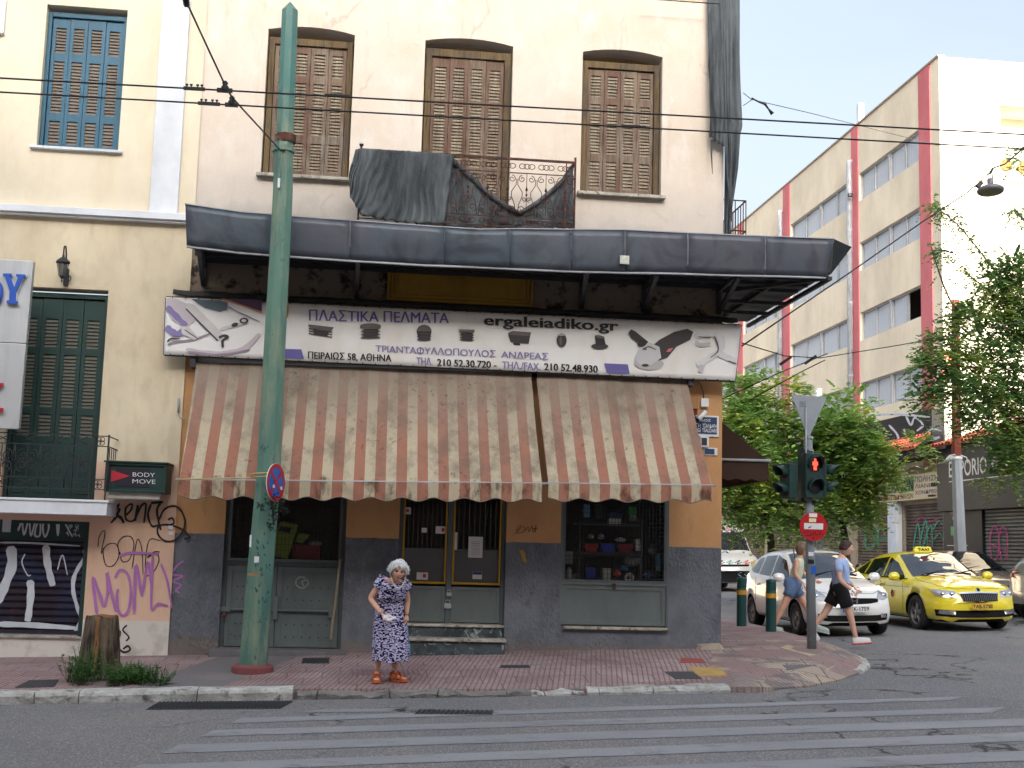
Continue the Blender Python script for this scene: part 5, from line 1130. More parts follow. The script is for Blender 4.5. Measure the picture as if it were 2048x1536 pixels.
for z0, z1, xa_, xb_ in ((c.z, zm-.004, c.x, W(52, 687, YM).x), (zm+.004, b.z, W(52, 687, YM).x, b.x)):
    mb = MB(); mb.add([V((-6.5, YM, z0)), V((xa_+.0, YM, z0)), V((xb_, YM, z1)), V((-6.5, YM, z1)), V((-6.5, YM+.1, z0)), V((xa_, YM+.1, z0)), V((xb_, YM+.1, z1)), V((-6.5, YM+.1, z1))], [(0, 1, 2, 3), (1, 5, 6, 2), (3, 2, 6, 7), (0, 4, 5, 1), (4, 7, 6, 5)]); mb.build('panel', M_BRUSH, bs, bevel=.006)
mb = MB(); vs_, fs_ = textmesh('Y', 0, .05)
tp = pxplane(YM)
# serif Y built as strokes
def blk(mb, pts, o0, o1, mi=0):
    vs = [tp(x, y, o0) for x, y in pts]+[tp(x, y, o1) for x, y in pts]; n = len(pts); tri = tessellate_polygon([[V((x, y, 0)) for x, y in pts]])
    mb.add(vs, [tuple(t) for t in tri]+[tuple(i+n for i in t) for t in tri]+[(i, (i+1) % n, (i+1) % n+n, i+n) for i in range(n)], mi)
YY = [(9, 549), (26, 549), (26, 554), (23, 555), (31, 577), (39, 556), (35, 555), (35, 550), (53, 551), (52, 556), (48, 557), (34, 587), (33, 604), (38, 605), (37, 610), (16, 608), (16, 603), (21, 602), (22, 585), (13, 556), (9, 554)]
def grow(P, g): cx_ = sum(p[0] for p in P)/len(P); cy_ = sum(p[1] for p in P)/len(P); return P
blk(mb, YY, .03, .065)
M_LBLUE = simple('letter_blue', (42, 88, 186), .35, var=.05)
mb.build('letter', M_LBLUE, bs)
mb = MB(); blk(mb, [(x+(1.8 if x > 30 else -1.2), y+(1.6 if y > 580 else -1.2)) for x, y in YY], .012, .029); mb.build('letter_edge', M_PLASTIC, bs)
mb = MB(); mb.tube([tp(-14+17*cos(a), 585+26*sin(a), .04) for a in [2*pi*k/24 for k in range(24)]], .03, 6, close=True); mb.build('letter', M_LBLUE, bs)
mb = MB()
for y0 in (766, 816): blk(mb, [(-30, y0), (8, y0+1), (7, y0+9), (-30, y0+9)], .02, .06)
mb.build('letter', M_RED, bs)
mb = MB(); a, b = W(-20, 520, 16.6), W(4, 512, 16.6)
lb2 = thing('light_box', 'dark green lit sign box reading BODY MOVE with a red arrow', 'sign', W(270, 990, 16.5))
YX = 16.5; a, b = W(208, 986, YX), W(334, 926, YX)
xA, xB, zA, zB = W(209, 960, YX).x, W(332, 960, YX).x, W(270, 985, YX).z, W(270, 926, YX).z
mb = MB(); mb.box(xA, xB, YX+.02, YL, zA, zB)
for q in ((xA, xA+.03, zA, zB), (xB-.03, xB, zA, zB), (xA+.03, xB-.03, zA, zA+.03), (xA+.03, xB-.03, zB-.03, zB)): mb.box(q[0], q[1], YX-.01, YX+.021, q[2], q[3])
mb.box(xA-.02, xB+.02, YX-.03, YL, zB, zB+.02); mb.build('box', M_GREENSH, lb2, bevel=.004)
mb = MB(); mb.box(xA+.13, xB-.2, YX+.012, YX+.02, zA+.07, zB-.07); mb.build('black_field', simple('dark_navy_field', (30, 28, 44), .6, var=.2, sc=14), lb2)
t3 = pxplane(YX+.01); mb = MB(); ppts = [(223, 940), (260, 952), (222, 964)]; mb.add([t3(x, y, .002) for x, y in ppts], [(0, 1, 2)]); mb.build('arrow', simple('faded_red', (190, 40, 56), .6), lb2)
mb = MB()
for s, yb_, x0, x1 in (('BODY', 953, 265.5, 310), ('MOVE', 966.5, 265, 311)): text(mb, s, 0, 1, 0, 1, lambda u, v, d: t3(x0+(x1-x0)*u, yb_+1.5*u-8.5*v, d), off=.003, bold=0)
mb.build('lettering', M_PLASTIC, lb2)
a, b = W(217, 994, 16.6), W(322, 989, 16.6); mb = MB(); mb.box(a.x, b.x, 16.55, 16.66, a.z-.02, b.z+.03); tag(mb.build('tube_light', simple('dusty_tube_housing', (196, 192, 184), .5), bevel=.012), 'dusty fluorescent tube light fixed under the lit sign box', 'light')
mb = MB(); mb.tube([W(x, y, 16.93) for x, y in ((357, 796), (357, 825))], .014, 6); mb.tube([W(x, y, 16.94) for x, y in ((357, 825), (360, 835), (372, 840))], .006, 5); tag(mb.build('cable_gland', M_GALV), 'short grey cable gland on the joint left of the wide awning', 'cable')
for x, y, w_ in ((341, 1055, 'upper'), (342, 1067, 'lower')): px_box('sticker', x-5, y-3.5, x+5, y+3.5, YL-.012, .002, M_PAPER, w_+' of two small printed stickers over the round black loop', 'sticker', 'stickers on the pink wall', bevel=0)
# ================================================================ trolley pole
Pb = GP(505, 1343); Pb.z = pav_z(Pb.x, Pb.y); YP = Pb.y
tpole = thing('trolley_pole', 'tall leaning green octagonal steel pole with chipped paint', 'pole', Pb)
M_POLE = Mt('chipped_green_pole_paint', lin((92, 128, 114)), .5, 0, .4)
M_POLE.mix(M_POLE.noise(1.2, (1, 1, .3), 6, .42, .62, .7), lin((68, 106, 100))).mix(M_POLE.noise(4, (1, 1, .25), 6, .48, .66, .7), lin((132, 146, 122)), k=.85).mix(M_POLE.noise(6, (1, 1, .4), 7, .60, .64, .75), lin((34, 78, 78)), k=.9).mix(M_POLE.noise(3, (1, 1, .5), 7, .64, .66, .75), lin((158, 96, 66)))
_z = M_POLE.xyz()[2]; M_POLE.mix(M_POLE.math('MULTIPLY', M_POLE.ramp(_z, 6.6, 7.2), .5), lin((44, 110, 112))); M_POLE.bump(M_POLE.noise(9, det=6), .25, .006); M_POLE = M_POLE.m
ctr = [(505, 1343, 27), (522, 1130, 25.5), (537, 950, 23.5), (549, 700, 21.5), (560, 500, 20.5), (566, 380, 20), (567, 300, 19.5), (570, 270, 17.5), (577, 100, 17), (580, 22, 16.5)]
pts, rad = [], []
for x, y, r in ctr: p = W(x, y, YP); pts.append(p); rad.append(r/FPX*YP*1.04)
pts[0].z = Pb.z
pts.append(W(580.5, 4, YP)); rad.append(.005)
mb = MB(); ax = 8; vs = []
for p, r in zip(pts, rad):
    for k in range(8): a = pi/8+k*pi/4; vs.append(p+V((cos(a)*r, sin(a)*r, 0)))
mb.add(vs, [(i*8+j, i*8+(j+1) % 8, (i+1)*8+(j+1) % 8, (i+1)*8+j) for i in range(len(pts)-1) for j in range(8)]); mb.build('shaft', M_POLE, tpole, bevel=.006)
p = W(567, 302, YP); mb = MB(); mb.lathe([(.13, -.02), (.145, -.02), (.145, .03), (.13, .03)], p, n=8, smooth=False); mb.box(p.x-.02, p.x+.03, YP-.17, YP-.12, p.z-.03, p.z+.05); mb.tube([p+V((-.01, -.14, -.02)), W(563, 345, YP-.14), W(560, 352, YP-.14)], .006, 5); mb.build('clamp_band', M_POLE, tpole)
q = W(558, 365, YP-.13); mb = MB(); mb.box(q.x-.015, q.x+.012, q.y-.02, q.y+.02, q.z-.07, q.z+.05); mb.build('tie_tag', M_PLASTIC, tpole)
mb = MB(); p2 = W(571, 278, YP); mb.lathe([(.128, -.05), (.13, -.05), (.13, .05), (.126, .05)], p2, n=8, smooth=False); mb.build('rust_band', M_RUST, tpole)
mb = MB(); mb.lathe([(.24, -.05), (.245, .06), (.2, .085), (.1, .09)], Pb+V((.0, 0, 0)), n=20); mb.build('collar', Mt('chipped_red_concrete', lin((124, 70, 70)), .9).mix(0.0, (0, 0, 0)).m, tpole, bevel=.01)
_m = bpy.data.materials['chipped_red_concrete']
mb = MB()
for k in range(34):
    t = random.random(); y = 1060+t*190; x = 500+27*t*0+random.uniform(-6, 24)-(y-1060)*.03+18; pp = W(x, y, YP-.2)
    ribbon(mb, [(x, y), (x+random.uniform(-3, 3), y+random.uniform(3, 9)), (x+random.uniform(-2, 4), y+random.uniform(2, 7))], random.uniform(1, 3), lambda u, v, d: (lambda q: V((q.x, q.y-d, q.z)))(W(u, v, YP-.262)), .002+k*.0003)
mb.build('scribbles', simple('dark_teal_marker', (30, 84, 90), .7), tpole)
for x, y, w_, h_ in ((513, 1119, 5, 6), (501, 1082, 2.5, 12)):
    mb = MB(); a, b = W(x-w_, y+h_, YP-.27), W(x+w_, y-h_, YP-.27); mb.box(a.x, b.x, YP-.272, YP-.262, a.z, b.z); mb.build('torn_paper', M_PAPER, tpole)
mb = MB(); q = W(507, 1149, YP-.27); mb.box(q.x-.06, q.x+.05, YP-.272, YP-.262, q.z-.015, q.z+.015); mb.build('tape_strip', simple('brown_tape', (160, 118, 72), .6), tpole)
# no stopping disc
c = W(552, 965, YP-.25); nrm = V((.93, -.42, .02)).normalized()
ns = thing('no_stopping_sign', 'round red and blue no stopping sign turned side on at the green pole', 'sign', c)
side = V((0, 0, 1)).cross(nrm).normalized(); upn = nrm.cross(side)
R0 = .222
mb = MB(); mb.lathe([(0, -.012), (R0, -.012), (R0, 0), (0, 0)], c, nrm, 32, smooth=False); mb.build('backplate', M_PLASTIC, ns)
mb = MB(); mb.lathe([(R0*.78, .002), (R0*.99, .002)], c, nrm, 32)
for s in (-1, 1):
    d_ = (side*s+upn).normalized(); e_ = nrm.cross(d_); vs = [c+nrm*(.004+.001*s)+d_*(R0*.8*k)+e_*(R0*.09*j) for k, j in ((-1, -1), (1, -1), (1, 1), (-1, 1))]; mb.add(vs, [(0, 1, 2, 3)])
mb.build('red_ring', M_RED, ns)
mb = MB(); mb.lathe([(0, .001), (R0*.8, .001)], c, nrm, 32); mb.build('blue_field', M_BLUE, ns)
for k, j in ((-.3, .25), (-.35, -.28)): q = c+nrm*.007+upn*(k*R0)+side*(-j*R0*1.6); mb = MB(); mb.add([q, q+side*.05, q+side*.045+upn*.04, q+upn*.035], [(0, 1, 2, 3)]); mb.build('sticker', M_PLASTIC, ns)
mb = MB(); mb.bar(c-nrm*.012, V((pts[2].x, YP-.1, c.z)), .03); mb.build('bracket', M_GALV, ns)
# rope tied from awning bar to the pole
mb = MB(); RP = [W(356, 959, 15.6), W(430, 957, 15.3), W(504, 955, YP-.2), W(538, 951, YP-.27), W(541, 946, YP-.27), W(505, 948, YP-.26), W(504, 955, YP-.24)]; mb.tube(catmull(RP, 4), .009, 6)
tag(mb.build('rope', simple('yellowed_rope', (200, 180, 120), .9)), 'yellowed rope tied from the awning bar round the green pole', 'rope')
# ================================================================ overhead wires
M_CABLE = simple('black_cable', (26, 26, 28), .6, var=0)
Yw1, Yw2 = 11.2, 11.75
a1, b1 = W(-200, 145, Yw1), W(2300, 283, Yw1); a2, b2 = W(-200, 173, Yw2), W(2300, 312, Yw2)
def wire(name, lab, P, r=.007, cat='wire', mat=None, grp=None, sag=0, n=20):
    if len(P) == 2 and sag: a, b = P; P = [a.lerp(b, i/n)+V((0, 0, -sag*4*(i/n)*(1-i/n))) for i in range(n+1)]
    mb = MB(); mb.tube(P, r, 6, smooth=True); return tag(mb.build(name, mat or M_CABLE), lab, cat, grp)
def clampset(mb, Y, pxs, py):
    for px in pxs:
        p = W(px, py, Y); mb.bar(p+V((-.035, 0, 0)), p+V((-.035, 0, .05)), .012); mb.bar(p+V((-.045, 0, .05)), p+V((.0, 0, .05)), .012)
for nm, lab, Y, a, b, cx1, cx2 in (('trolley_wire', 'upper black trolley bus wire crossing in front of both facades', Yw1, a1, b1, (367, 410), (434, 465)), ('trolley_wire', 'lower black trolley bus wire crossing in front of both facades', Yw2, a2, b2, (396, 440), (450, 476))):
    r_ = thing(nm, lab, 'wire', (a+b)/2); mb = MB(); mb.tube([a.lerp(b, i/30) for i in range(31)], .008, 6); mb.build('wire', M_CABLE, r_)
    def on(px):
        return W(px, (145+138*(px+200)/2500) if Y == Yw1 else (173+139*(px+200)/2500), Y)
    mb = MB(); mb.bar(on(cx1[0]), on(cx1[1]), .02, .03)
    for k in (.15, .35, .65, .85): p = on(cx1[0]+(cx1[1]-cx1[0])*k); mb.bar(p, p+V((0, 0, .035)), .01); mb.bar(p+V((-.012, 0, .035)), p+V((.012, 0, .035)), .014)
    mb.bar(on(cx2[0]), on(cx2[1]), .03, .035); p = on((cx2[0]+cx2[1])/2); mb.lathe([(.03, -.0), (.035, .03), (.02, .05), (.028, .07), (.01, .09)], p, n=8); mb.build('hanger', M_CABLE, r_)
    q = 676 if Y == Yw1 else 1268; mb = MB(); mb.bar(on(q-26)+V((0, 0, .01)), on(q+24)+V((0, 0, .01)), .02, .02); mb.build('splice', M_CABLE, r_)
sp1 = [W(362, -60, 9.6), W(372, 2, 10.2), W(448, 166, Yw1), W(460, 188, 11.5), W(468, 199, Yw2), W(562, 302, YP-.13)]
wire('span_wire', 'black span wire running down from the top left to the green pole', sp1, .009)
mb = MB(); mb.tube([W(371, -6, 10.15), W(373, 10, 10.25)], .028, 6); tag(mb.build('insulator', M_CABLE), 'dark insulator on the span wire at the top edge', 'insulator')
wire('roof_cable', 'thin black cable along the ochre band at the top of the building', [W(1285, -3, 16.7), W(1440, 8, 16.7)], .008)
# pendant street lamp and its cables
YLm = 19.0; lc = W(1981, 380, YLm)
lp = thing('pendant_street_lamp', 'grey dish shaped street lamp hanging on a cable before the white wall', 'street lamp', lc)
mb = MB(); mb.lathe([(.0, .09), (.06, .1), (.1, .075), (.19, .03), (.215, 0), (.21, -.03), (.19, -.045)], lc, V((.0, .12, 1)), 28); mb.lathe([(.05, .1), (.05, .19), (.02, .2), (0, .2)], lc, n=10); mb.build('shade', paint('grey_lamp_enamel', (112, 112, 118), .45, (70, 70, 72)), lp)
mb = MB(); mb.lathe([(0, -.075), (.1, -.065), (.19, -.04)], lc, V((0, .12, 1)), 24); mb.build('diffuser', simple('dusty_lamp_glass', (110, 112, 92), .25, var=.2, sc=12), lp)
mb = MB(); mb.tube([lc+V((-.04, 0, .19)), lc+V((-.04, 0, .28)), lc+V((.04, 0, .28)), lc+V((.04, 0, .19))], .01, 6); mb.tube([lc+V((-.18, 0, .08)), lc+V((-.13, 0, .22)), lc+V((0, 0, .27))], .01, 6); mb.bar(lc+V((-.23, 0, .04)), lc+V((-.15, 0, .12)), .07); mb.tube([lc+V((0, 0, .28)), lc+V((.05, 0, .37))], .022, 6); mb.build('hanger', M_BLACKIRON, lp)
wire('lamp_cable', 'black cable climbing from the banner corner to the pendant street lamp', [W(1484, 692, 16.75), W(1560, 640, 17.4), W(1700, 545, 18.1), W(1850, 440, 18.7), W(1935, 385, 19), lc+V((-.3, 0, .03)), lc+V((-.2, 0, .07))], .011)
wire('lamp_cable', 'black cable from the pendant lamp up to the right edge', [lc+V((.05, 0, .37)), W(2010, 328, 19.3), W(2060, 285, 19.8), W(2300, 80, 22)], .014)
wire('lamp_loop', 'thin wire loop beside the pendant street lamp', [W(1925+14*cos(a)+9, 392+9*sin(a)+cos(a)*4, 18.95) for a in [2*pi*k/12 for k in range(13)]], .005)
kx = W(1605, 716, 18)
wire('tie_wire', 'wire from the banner corner to the cable knot over the trees', [W(1484, 686, 16.8), W(1570, 712, 17.8), W(1640, 716, 18), W(1800, 690, 19), W(2060, 640, 21)], .008)
wire('tie_wire', 'upper wire running down left from the knot into the trees', [W(1655, 707, 18), W(1560, 745, 18.5), W(1440, 800, 19.5)], .008)
wire('tie_wire', 'lower wire running down left from the knot into the trees', [W(1650, 720, 18), W(1600, 745, 18.3), W(1500, 800, 19)], .008)
for sd, q4 in (('left', (1568, 722)), ('right', (1618, 720))):
    x, y = q4; mb = MB(); mb.bar(W(x-8, y+7, 18), W(x+14, y-8, 18), .05, .04); tag(mb.build('cable_knot', M_CABLE), sd+' black insulator where the wires meet over the trees', 'insulator')
wire('guy_wire', 'thin guy wire from the draped corner out to the right', [W(1487, 186, 17), W(1503, 199, 17.2), W(1620, 226, 19), W(1880, 292, 24)], .006, mat=simple('grey_wire', (90, 92, 94), .6, var=0))
wire('guy_wire', 'short lower strand of the guy wire by the black netting', [W(1487, 211, 17), W(1503, 200, 17.2)], .006, mat=bpy.data.materials['grey_wire'])
mb = MB(); mb.tube([W(x, y, 17.3) for x, y in ((1503, 196), (1518, 204), (1530, 208), (1537, 218), (1545, 228))], [.012, .012, .02, .012, .03], 6); tag(mb.build('torn_rag', M_CABLE), 'torn black rag hanging from the guy wire', 'rag')
# ================================================================ black netting
M_NET = Mt('black_shade_netting', lin((100, 107, 110)), .8, 0, .3); M_NET.mix(M_NET.noise(2.5, (1, 1, .3), 5, .4, .65), lin((44, 48, 52))); M_NET.mix(M_NET.noise(90, (1, 1, 1), 2, .45, .6), lin((96, 102, 108)), k=.4); M_NET.bump(M_NET.noise(3, (3, 3, .8), 4, 0, 1), .6, .05); M_NET.bump(M_NET.noise(14, (1, 1, .3), 4, 0, 1), .3, .02); M_NET = M_NET.m
def cloth(name, lab, cols, Y, fold=.03, nf=9, nu=70, nv=30, mat=M_NET, rag=.02, ex=None):
    """cols: list of (x_top, y_top, x_bot, y_bot) photo points across the sheet"""
    T = [W(c[0], c[1], Y) for c in cols]; B_ = [W(c[2], c[3], Y) for c in cols]; n = len(cols)-1
    def fn(u, v):
        t = min(u*n, n-1e-6); i = int(t); f = t-i; p = T[i].lerp(T[i+1], f).lerp(B_[i].lerp(B_[i+1], f), v)
        w_ = fold*(.4+v)*sin(u*nf*2*pi+3*noise.noise(V((u*3, v*2, 0))))+.03*noise.noise(V((u*7, v*5, 9)))
        q = p+V((0, -abs(w_)-.01, rag*noise.noise(V((u*25, 0, 4)))*v*v))
        return ex(q, u, v) if ex else q
    mb = MB(); mb.grid(fn, nu, nv); return tag(mb.build(name, mat, solid=.004), lab, 'netting')
cloth('balcony_netting', 'black shade netting draped over the left half of the balcony railing', [(711, 300, 698, 350), (730, 299, 700, 395), (770, 301, 722, 432), (815, 303, 790, 446), (860, 306, 840, 450), (908, 311, 888, 450)], 16.3, .07, 8)
def sw(q, u, v): return q
cloth('swag_netting', 'black shade netting sagging behind the right half of the balcony railing', [(905, 318, 886, 452), (930, 340, 910, 455), (965, 372, 950, 456), (1000, 400, 985, 456), (1040, 424, 1030, 458), (1080, 400, 1075, 458), (1112, 372, 1108, 458), (1146, 325, 1146, 458)], 16.46, .03, 5)
mb = MB(); mb.tube([W(x, y, 16.4) for x, y in ((905, 320), (940, 352), (980, 390), (1010, 412), (1040, 426), (1075, 405), (1110, 376), (1140, 345))], [.03, .035, .035, .03, .03, .03, .03, .02], 8); tag(mb.build('netting_roll', M_NET), 'rolled upper hem of the sagging netting on the balcony', 'netting')
bl_ = thing('balcony_bulb', 'small white bulb on the left post of the balcony railing', 'lamp', W(723, 296, 16.3)); p = W(723, 287, 16.35); mb = MB(); mb.lathe([(0, .035), (.022, .025), (.028, .005), (.018, -.012)], p, n=12); mb.build('globe', M_PLASTIC, bl_); mb = MB(); mb.lathe([(.03, -.01), (.026, -.03), (.01, -.05), (.01, -.09)], p, n=10); mb.build('socket', M_BLACK, bl_)
cloth('corner_netting', 'narrow torn strip of black netting hanging on the plaster beside the corner', [(1414, -20, 1418, 275), (1428, -20, 1430, 285), (1440, -20, 1446, 296), (1452, -20, 1458, 400), (1462, -20, 1462, 470)], 16.9, .05, 3, 40, 50)
mb = MB(); mb.tube([W(1424, 280, 16.88), W(1423, 310, 16.88), W(1425, 348, 16.88)], [.02, .012, .003], 6); tag(mb.build('netting_shred', M_NET), 'thin shred of black netting dangling on the plaster', 'netting')
mb = MB()
outl = [(-30, 1484), (100, 1484), (160, 1486), (250, 1490), (258, 1486), (330, 1482), (400, 1472), (440, 1466), (470, 1464)]
def cn_(u, v):
    y = -30+500*v; k = max(i for i in range(len(outl)-1) if outl[i][0] <= y+1e-6) if y < 470 else len(outl)-2
    f = (y-outl[k][0])/(outl[k+1][0]-outl[k][0]); xr_ = outl[k][1]+f*(outl[k+1][1]-outl[k][1])
    xl_ = 1449; p = W(xl_+(xr_-xl_)*min(1, u*1.0), y, 16.98+.0*u); a = .03*sin(u*14+2*noise.noise(V((u, v*3, 0))))*(.5+v)
    return V((p.x, p.y+a+.1*u, p.z))
mb.grid(cn_, 30, 60); tag(mb.build('corner_netting', M_NET, solid=.004), 'wide dark netting wrapped round the building corner from the roof', 'netting')
# ================================================================ small things on the shop front
px_box('notice', 936, 1074, 966, 1115, 17.14, .002, M_PAPER, 'lilac paper notice taped inside the right shop door', 'notice', bevel=0)
mb = MB(); t3 = pxplane(17.138)
for k in range(7): text(mb, random.choice(['ωρες', 'ανοικτα', 'κλειστα']), 943, 960, 1082+k*4.2+2, 1082+k*4.2, t3, off=.001, bold=0)
tag(mb.build('notice_text', M_INK, bpy.data.objects['notice'])); bpy.data.objects['notice_text'].pop('label', None)
for x0, y0, x1, y1, lab in ((801, 1015, 822, 1028, 'small white sticker at the top left of the shop door'), (843, 1056, 854, 1065, 'tiny white sticker mid height on the left door pane'), (871, 1053, 893, 1067, 'white sticker with red motif near the door gap'), (833, 1145, 856, 1159, 'white sticker with orange motif low on the left door'), (905, 1065, 915, 1100, 'narrow beige label on the door frame')):
    o = px_box('sticker', x0, y0, x1, y1, 17.135, .003, M_PAPER, lab, 'sticker', bevel=0)
    if x1-x0 > 12: px_box('motif', (x0*.45+x1*.55), y0+3, x1-4, y1-4, 17.132, .002, M_RED, None, None, parent=o, bevel=0)
o = px_box('sticker', 945, 1144, 964, 1158, 17.135, .003, M_PAPER, 'card payment sticker with blue top low on the right door', 'sticker', bevel=0); px_box('motif', 945.5, 1144.5, 963.5, 1149, 17.132, .002, simple('deep_blue_print', (30, 50, 130), .5), None, None, parent=o, bevel=0)
for (x, y, w_, lab) in ((898, 1188, 5, 'upper padlock on the shop door'), (895, 1211, 7, 'lower padlock on the shop door')):
    c = W(x, y, 17.08); pk = thing('padlock', 'small grey '+lab, 'padlock', c); k = w_/FPX*17.08
    mb = MB(); mb.box(c.x-k, c.x+k, 17.06, 17.09, c.z-k*.8, c.z+k*.6); mb.build('body', M_GALV, pk, bevel=.006); mb = MB(); mb.tube([c+V((-k*.6, -.005, k*.6)), c+V((-k*.6, -.005, k*1.5)), c+V((k*.6, -.005, k*1.5)), c+V((k*.6, -.005, k*.6))], .006, 6); mb.build('shackle', M_GALV, pk)
c = W(952, 1171, 16.99); mb = MB(); c = W(1228, 1171, 16.99); mb.box(c.x-.02, c.x+.02, 16.97, 17.0, c.z-.05, c.z+.03); tag(mb.build('padlock', M_RUST, bevel=.005), 'rusty padlock on the lower edge of the right window grille', 'padlock')
c = W(449, 1229, 17.0); mb = MB(); mb.lathe([(0, 0), (.035, 0), (.035, .04), (0, .045)], c, (0, -1, 0), 12); tag(mb.build('padlock', M_RUST), 'round rusty padlock at the left end of the bolt bar', 'padlock')
mb = MB(); mb.tube(catmull([W(x, y, 16.93) for x, y in ((662, 1283), (664, 1250), (670, 1210), (675, 1165), (680, 1122))], 4), .016, 7); mb.tube([W(681, 1122, 16.93), W(680, 1119, 16.93)], .022, 7); tag(mb.build('bamboo_stick', simple('dry_cane', (158, 142, 116), .8, var=.2, sc=12)), 'dry cane stick leaning by the right edge of the double steel doors', 'stick')
mb = MB(); mb.tube([W(x, y, 16.95) for x, y in ((680, 1119), (682, 1080), (685, 1045), (688, 1024), (687, 1000))], .007, 6); tag(mb.build('awning_cord', simple('brown_cord', (110, 84, 60), .9)), 'brown cord hanging from the wide awning above the cane stick', 'cord')
# wall tags of the shop front
t3 = pxplane(16.996); mb = MB()
for p in ([(1030, 1062), (1040, 1052), (1050, 1056), (1046, 1064), (1034, 1066), (1042, 1054), (1028, 1070)], [(1050, 1062), (1056, 1054), (1058, 1064), (1064, 1052), (1066, 1064), (1070, 1058)], [(1072, 1050), (1070, 1066)], [(1064, 1058), (1076, 1056)]): ribbon(mb, p, 1.2, t3)
tag(mb.build('wall_tag', simple('brown_scrawl', (84, 50, 26), .8)), 'faint brown scrawl on the ochre wall between the door and right window', 'graffiti')
mb = MB(); ribbon(mb, [(1041, 1100), (1046, 1108), (1048, 1118), (1052, 1124)], 9, t3); tag(mb.build('paint_smear', simple('mustard_paint', (178, 150, 62), .8)), 'mustard paint smear on the grey wall right of the door', 'paint mark')
mb = MB(); ribbon(mb, [(612, 1156), (600, 1154), (592, 1162), (594, 1172), (606, 1176), (616, 1168), (614, 1160), (604, 1164), (608, 1172)], 2.6, pxplane(17.07)); tag(mb.build('swirl_tag', simple('pale_chalk', (160, 166, 166), .8)), 'pale chalk swirl on the right steel door leaf', 'graffiti')
# ================================================================ goods in the windows
def goods(kind, x, y, w_, h_, Y, mat, lab):
    a, b = W(x-w_/2, y+h_/2, Y), W(x+w_/2, y-h_/2, Y); mb = MB()
    if kind == 'box': mb.box(a.x, b.x, Y, Y+.14, a.z, b.z); return tag(mb.build('carton', mat, bevel=.006), lab, 'box')
    if kind == 'tub':
        r = (b.x-a.x)/2; c = V(((a.x+b.x)/2, Y+r, a.z)); hh = b.z-a.z
        mb.add([c+V((sx*r*k, sy*r*.8*k, z)) for z, k in ((0, .8), (hh, 1), (hh, .92), (.03, .75)) for sx, sy in ((-1, -1), (1, -1), (1, 1), (-1, 1))], [(i*4+j, i*4+(j+1) % 4, (i+1)*4+(j+1) % 4, (i+1)*4+j) for i in range(3) for j in range(4)]+[(12, 13, 14, 15)])
        return tag(mb.build('plastic_tub', mat, bevel=.008), lab, 'tub')
    if kind == 'can': r = (b.x-a.x)/2; mb.lathe([(r, 0), (r, (b.z-a.z)*.8), (r*.6, (b.z-a.z)*.95), (r*.3, b.z-a.z)], V(((a.x+b.x)/2, Y+r, a.z)), n=14); return tag(mb.build('bottle', mat), lab, 'bottle')
    if kind == 'coil':
        r = (b.x-a.x)/2
        for k in range(4): mb.tube([V(((a.x+b.x)/2+cos(t)*(r-.01*k), Y+.015*k, (a.z+b.z)/2+sin(t)*(r-.01*k))) for t in [2*pi*j/20 for j in range(20)]], .01, 6, close=True)
        return tag(mb.build('coil', mat), lab, 'coil')
    if kind == 'bag':
        c = (a+b)/2; mb.grid(lambda u, v: V((c.x+(b.x-a.x)/2*cos(u*2*pi)*sin(v*pi)*(1+.2*noise.noise(V((u*9, v*5, x)))), Y+.08+.07*sin(u*2*pi)*sin(v*pi), c.z+(b.z-a.z)/2*cos(v*pi)*(1+.2*noise.noise(V((u*5, v*7, y)))))), 16, 10)
        return tag(mb.build('plastic_bag', mat), lab, 'bag')
C = lambda n_, rgb, r=.4: simple('goods_'+n_, rgb, r, var=.1, sc=10)
g_red, g_blue, g_dred, g_white, g_lb, g_green, g_yel, g_grey, g_clear, g_blk = C('red', (170, 40, 40)), C('blue', (40, 70, 190)), C('dark_red', (150, 24, 44)), C('white', (206, 206, 202)), C('light_blue', (110, 170, 200)), C('green', (50, 150, 70)), C('lime', (140, 160, 50)), C('grey', (130, 134, 138)), C('clear', (170, 176, 180), .2), C('black', (40, 40, 44))
mb = MB()
for y in (1047, 1106): a, b = W(1150, y, 17.3), W(1283, y, 17.3); mb.box(a.x, b.x, 17.2, 17.6, a.z-.01, a.z+.01)
for x in (1158, 1281): a, b = W(x, 1166, 17.25), W(x, 1040, 17.25); mb.box(a.x-.012, a.x+.012, 17.22, 17.25, a.z, b.z)
tag(mb.build('display_rack', M_GREYPAINT2), 'grey metal display rack inside the right shop window', 'rack')
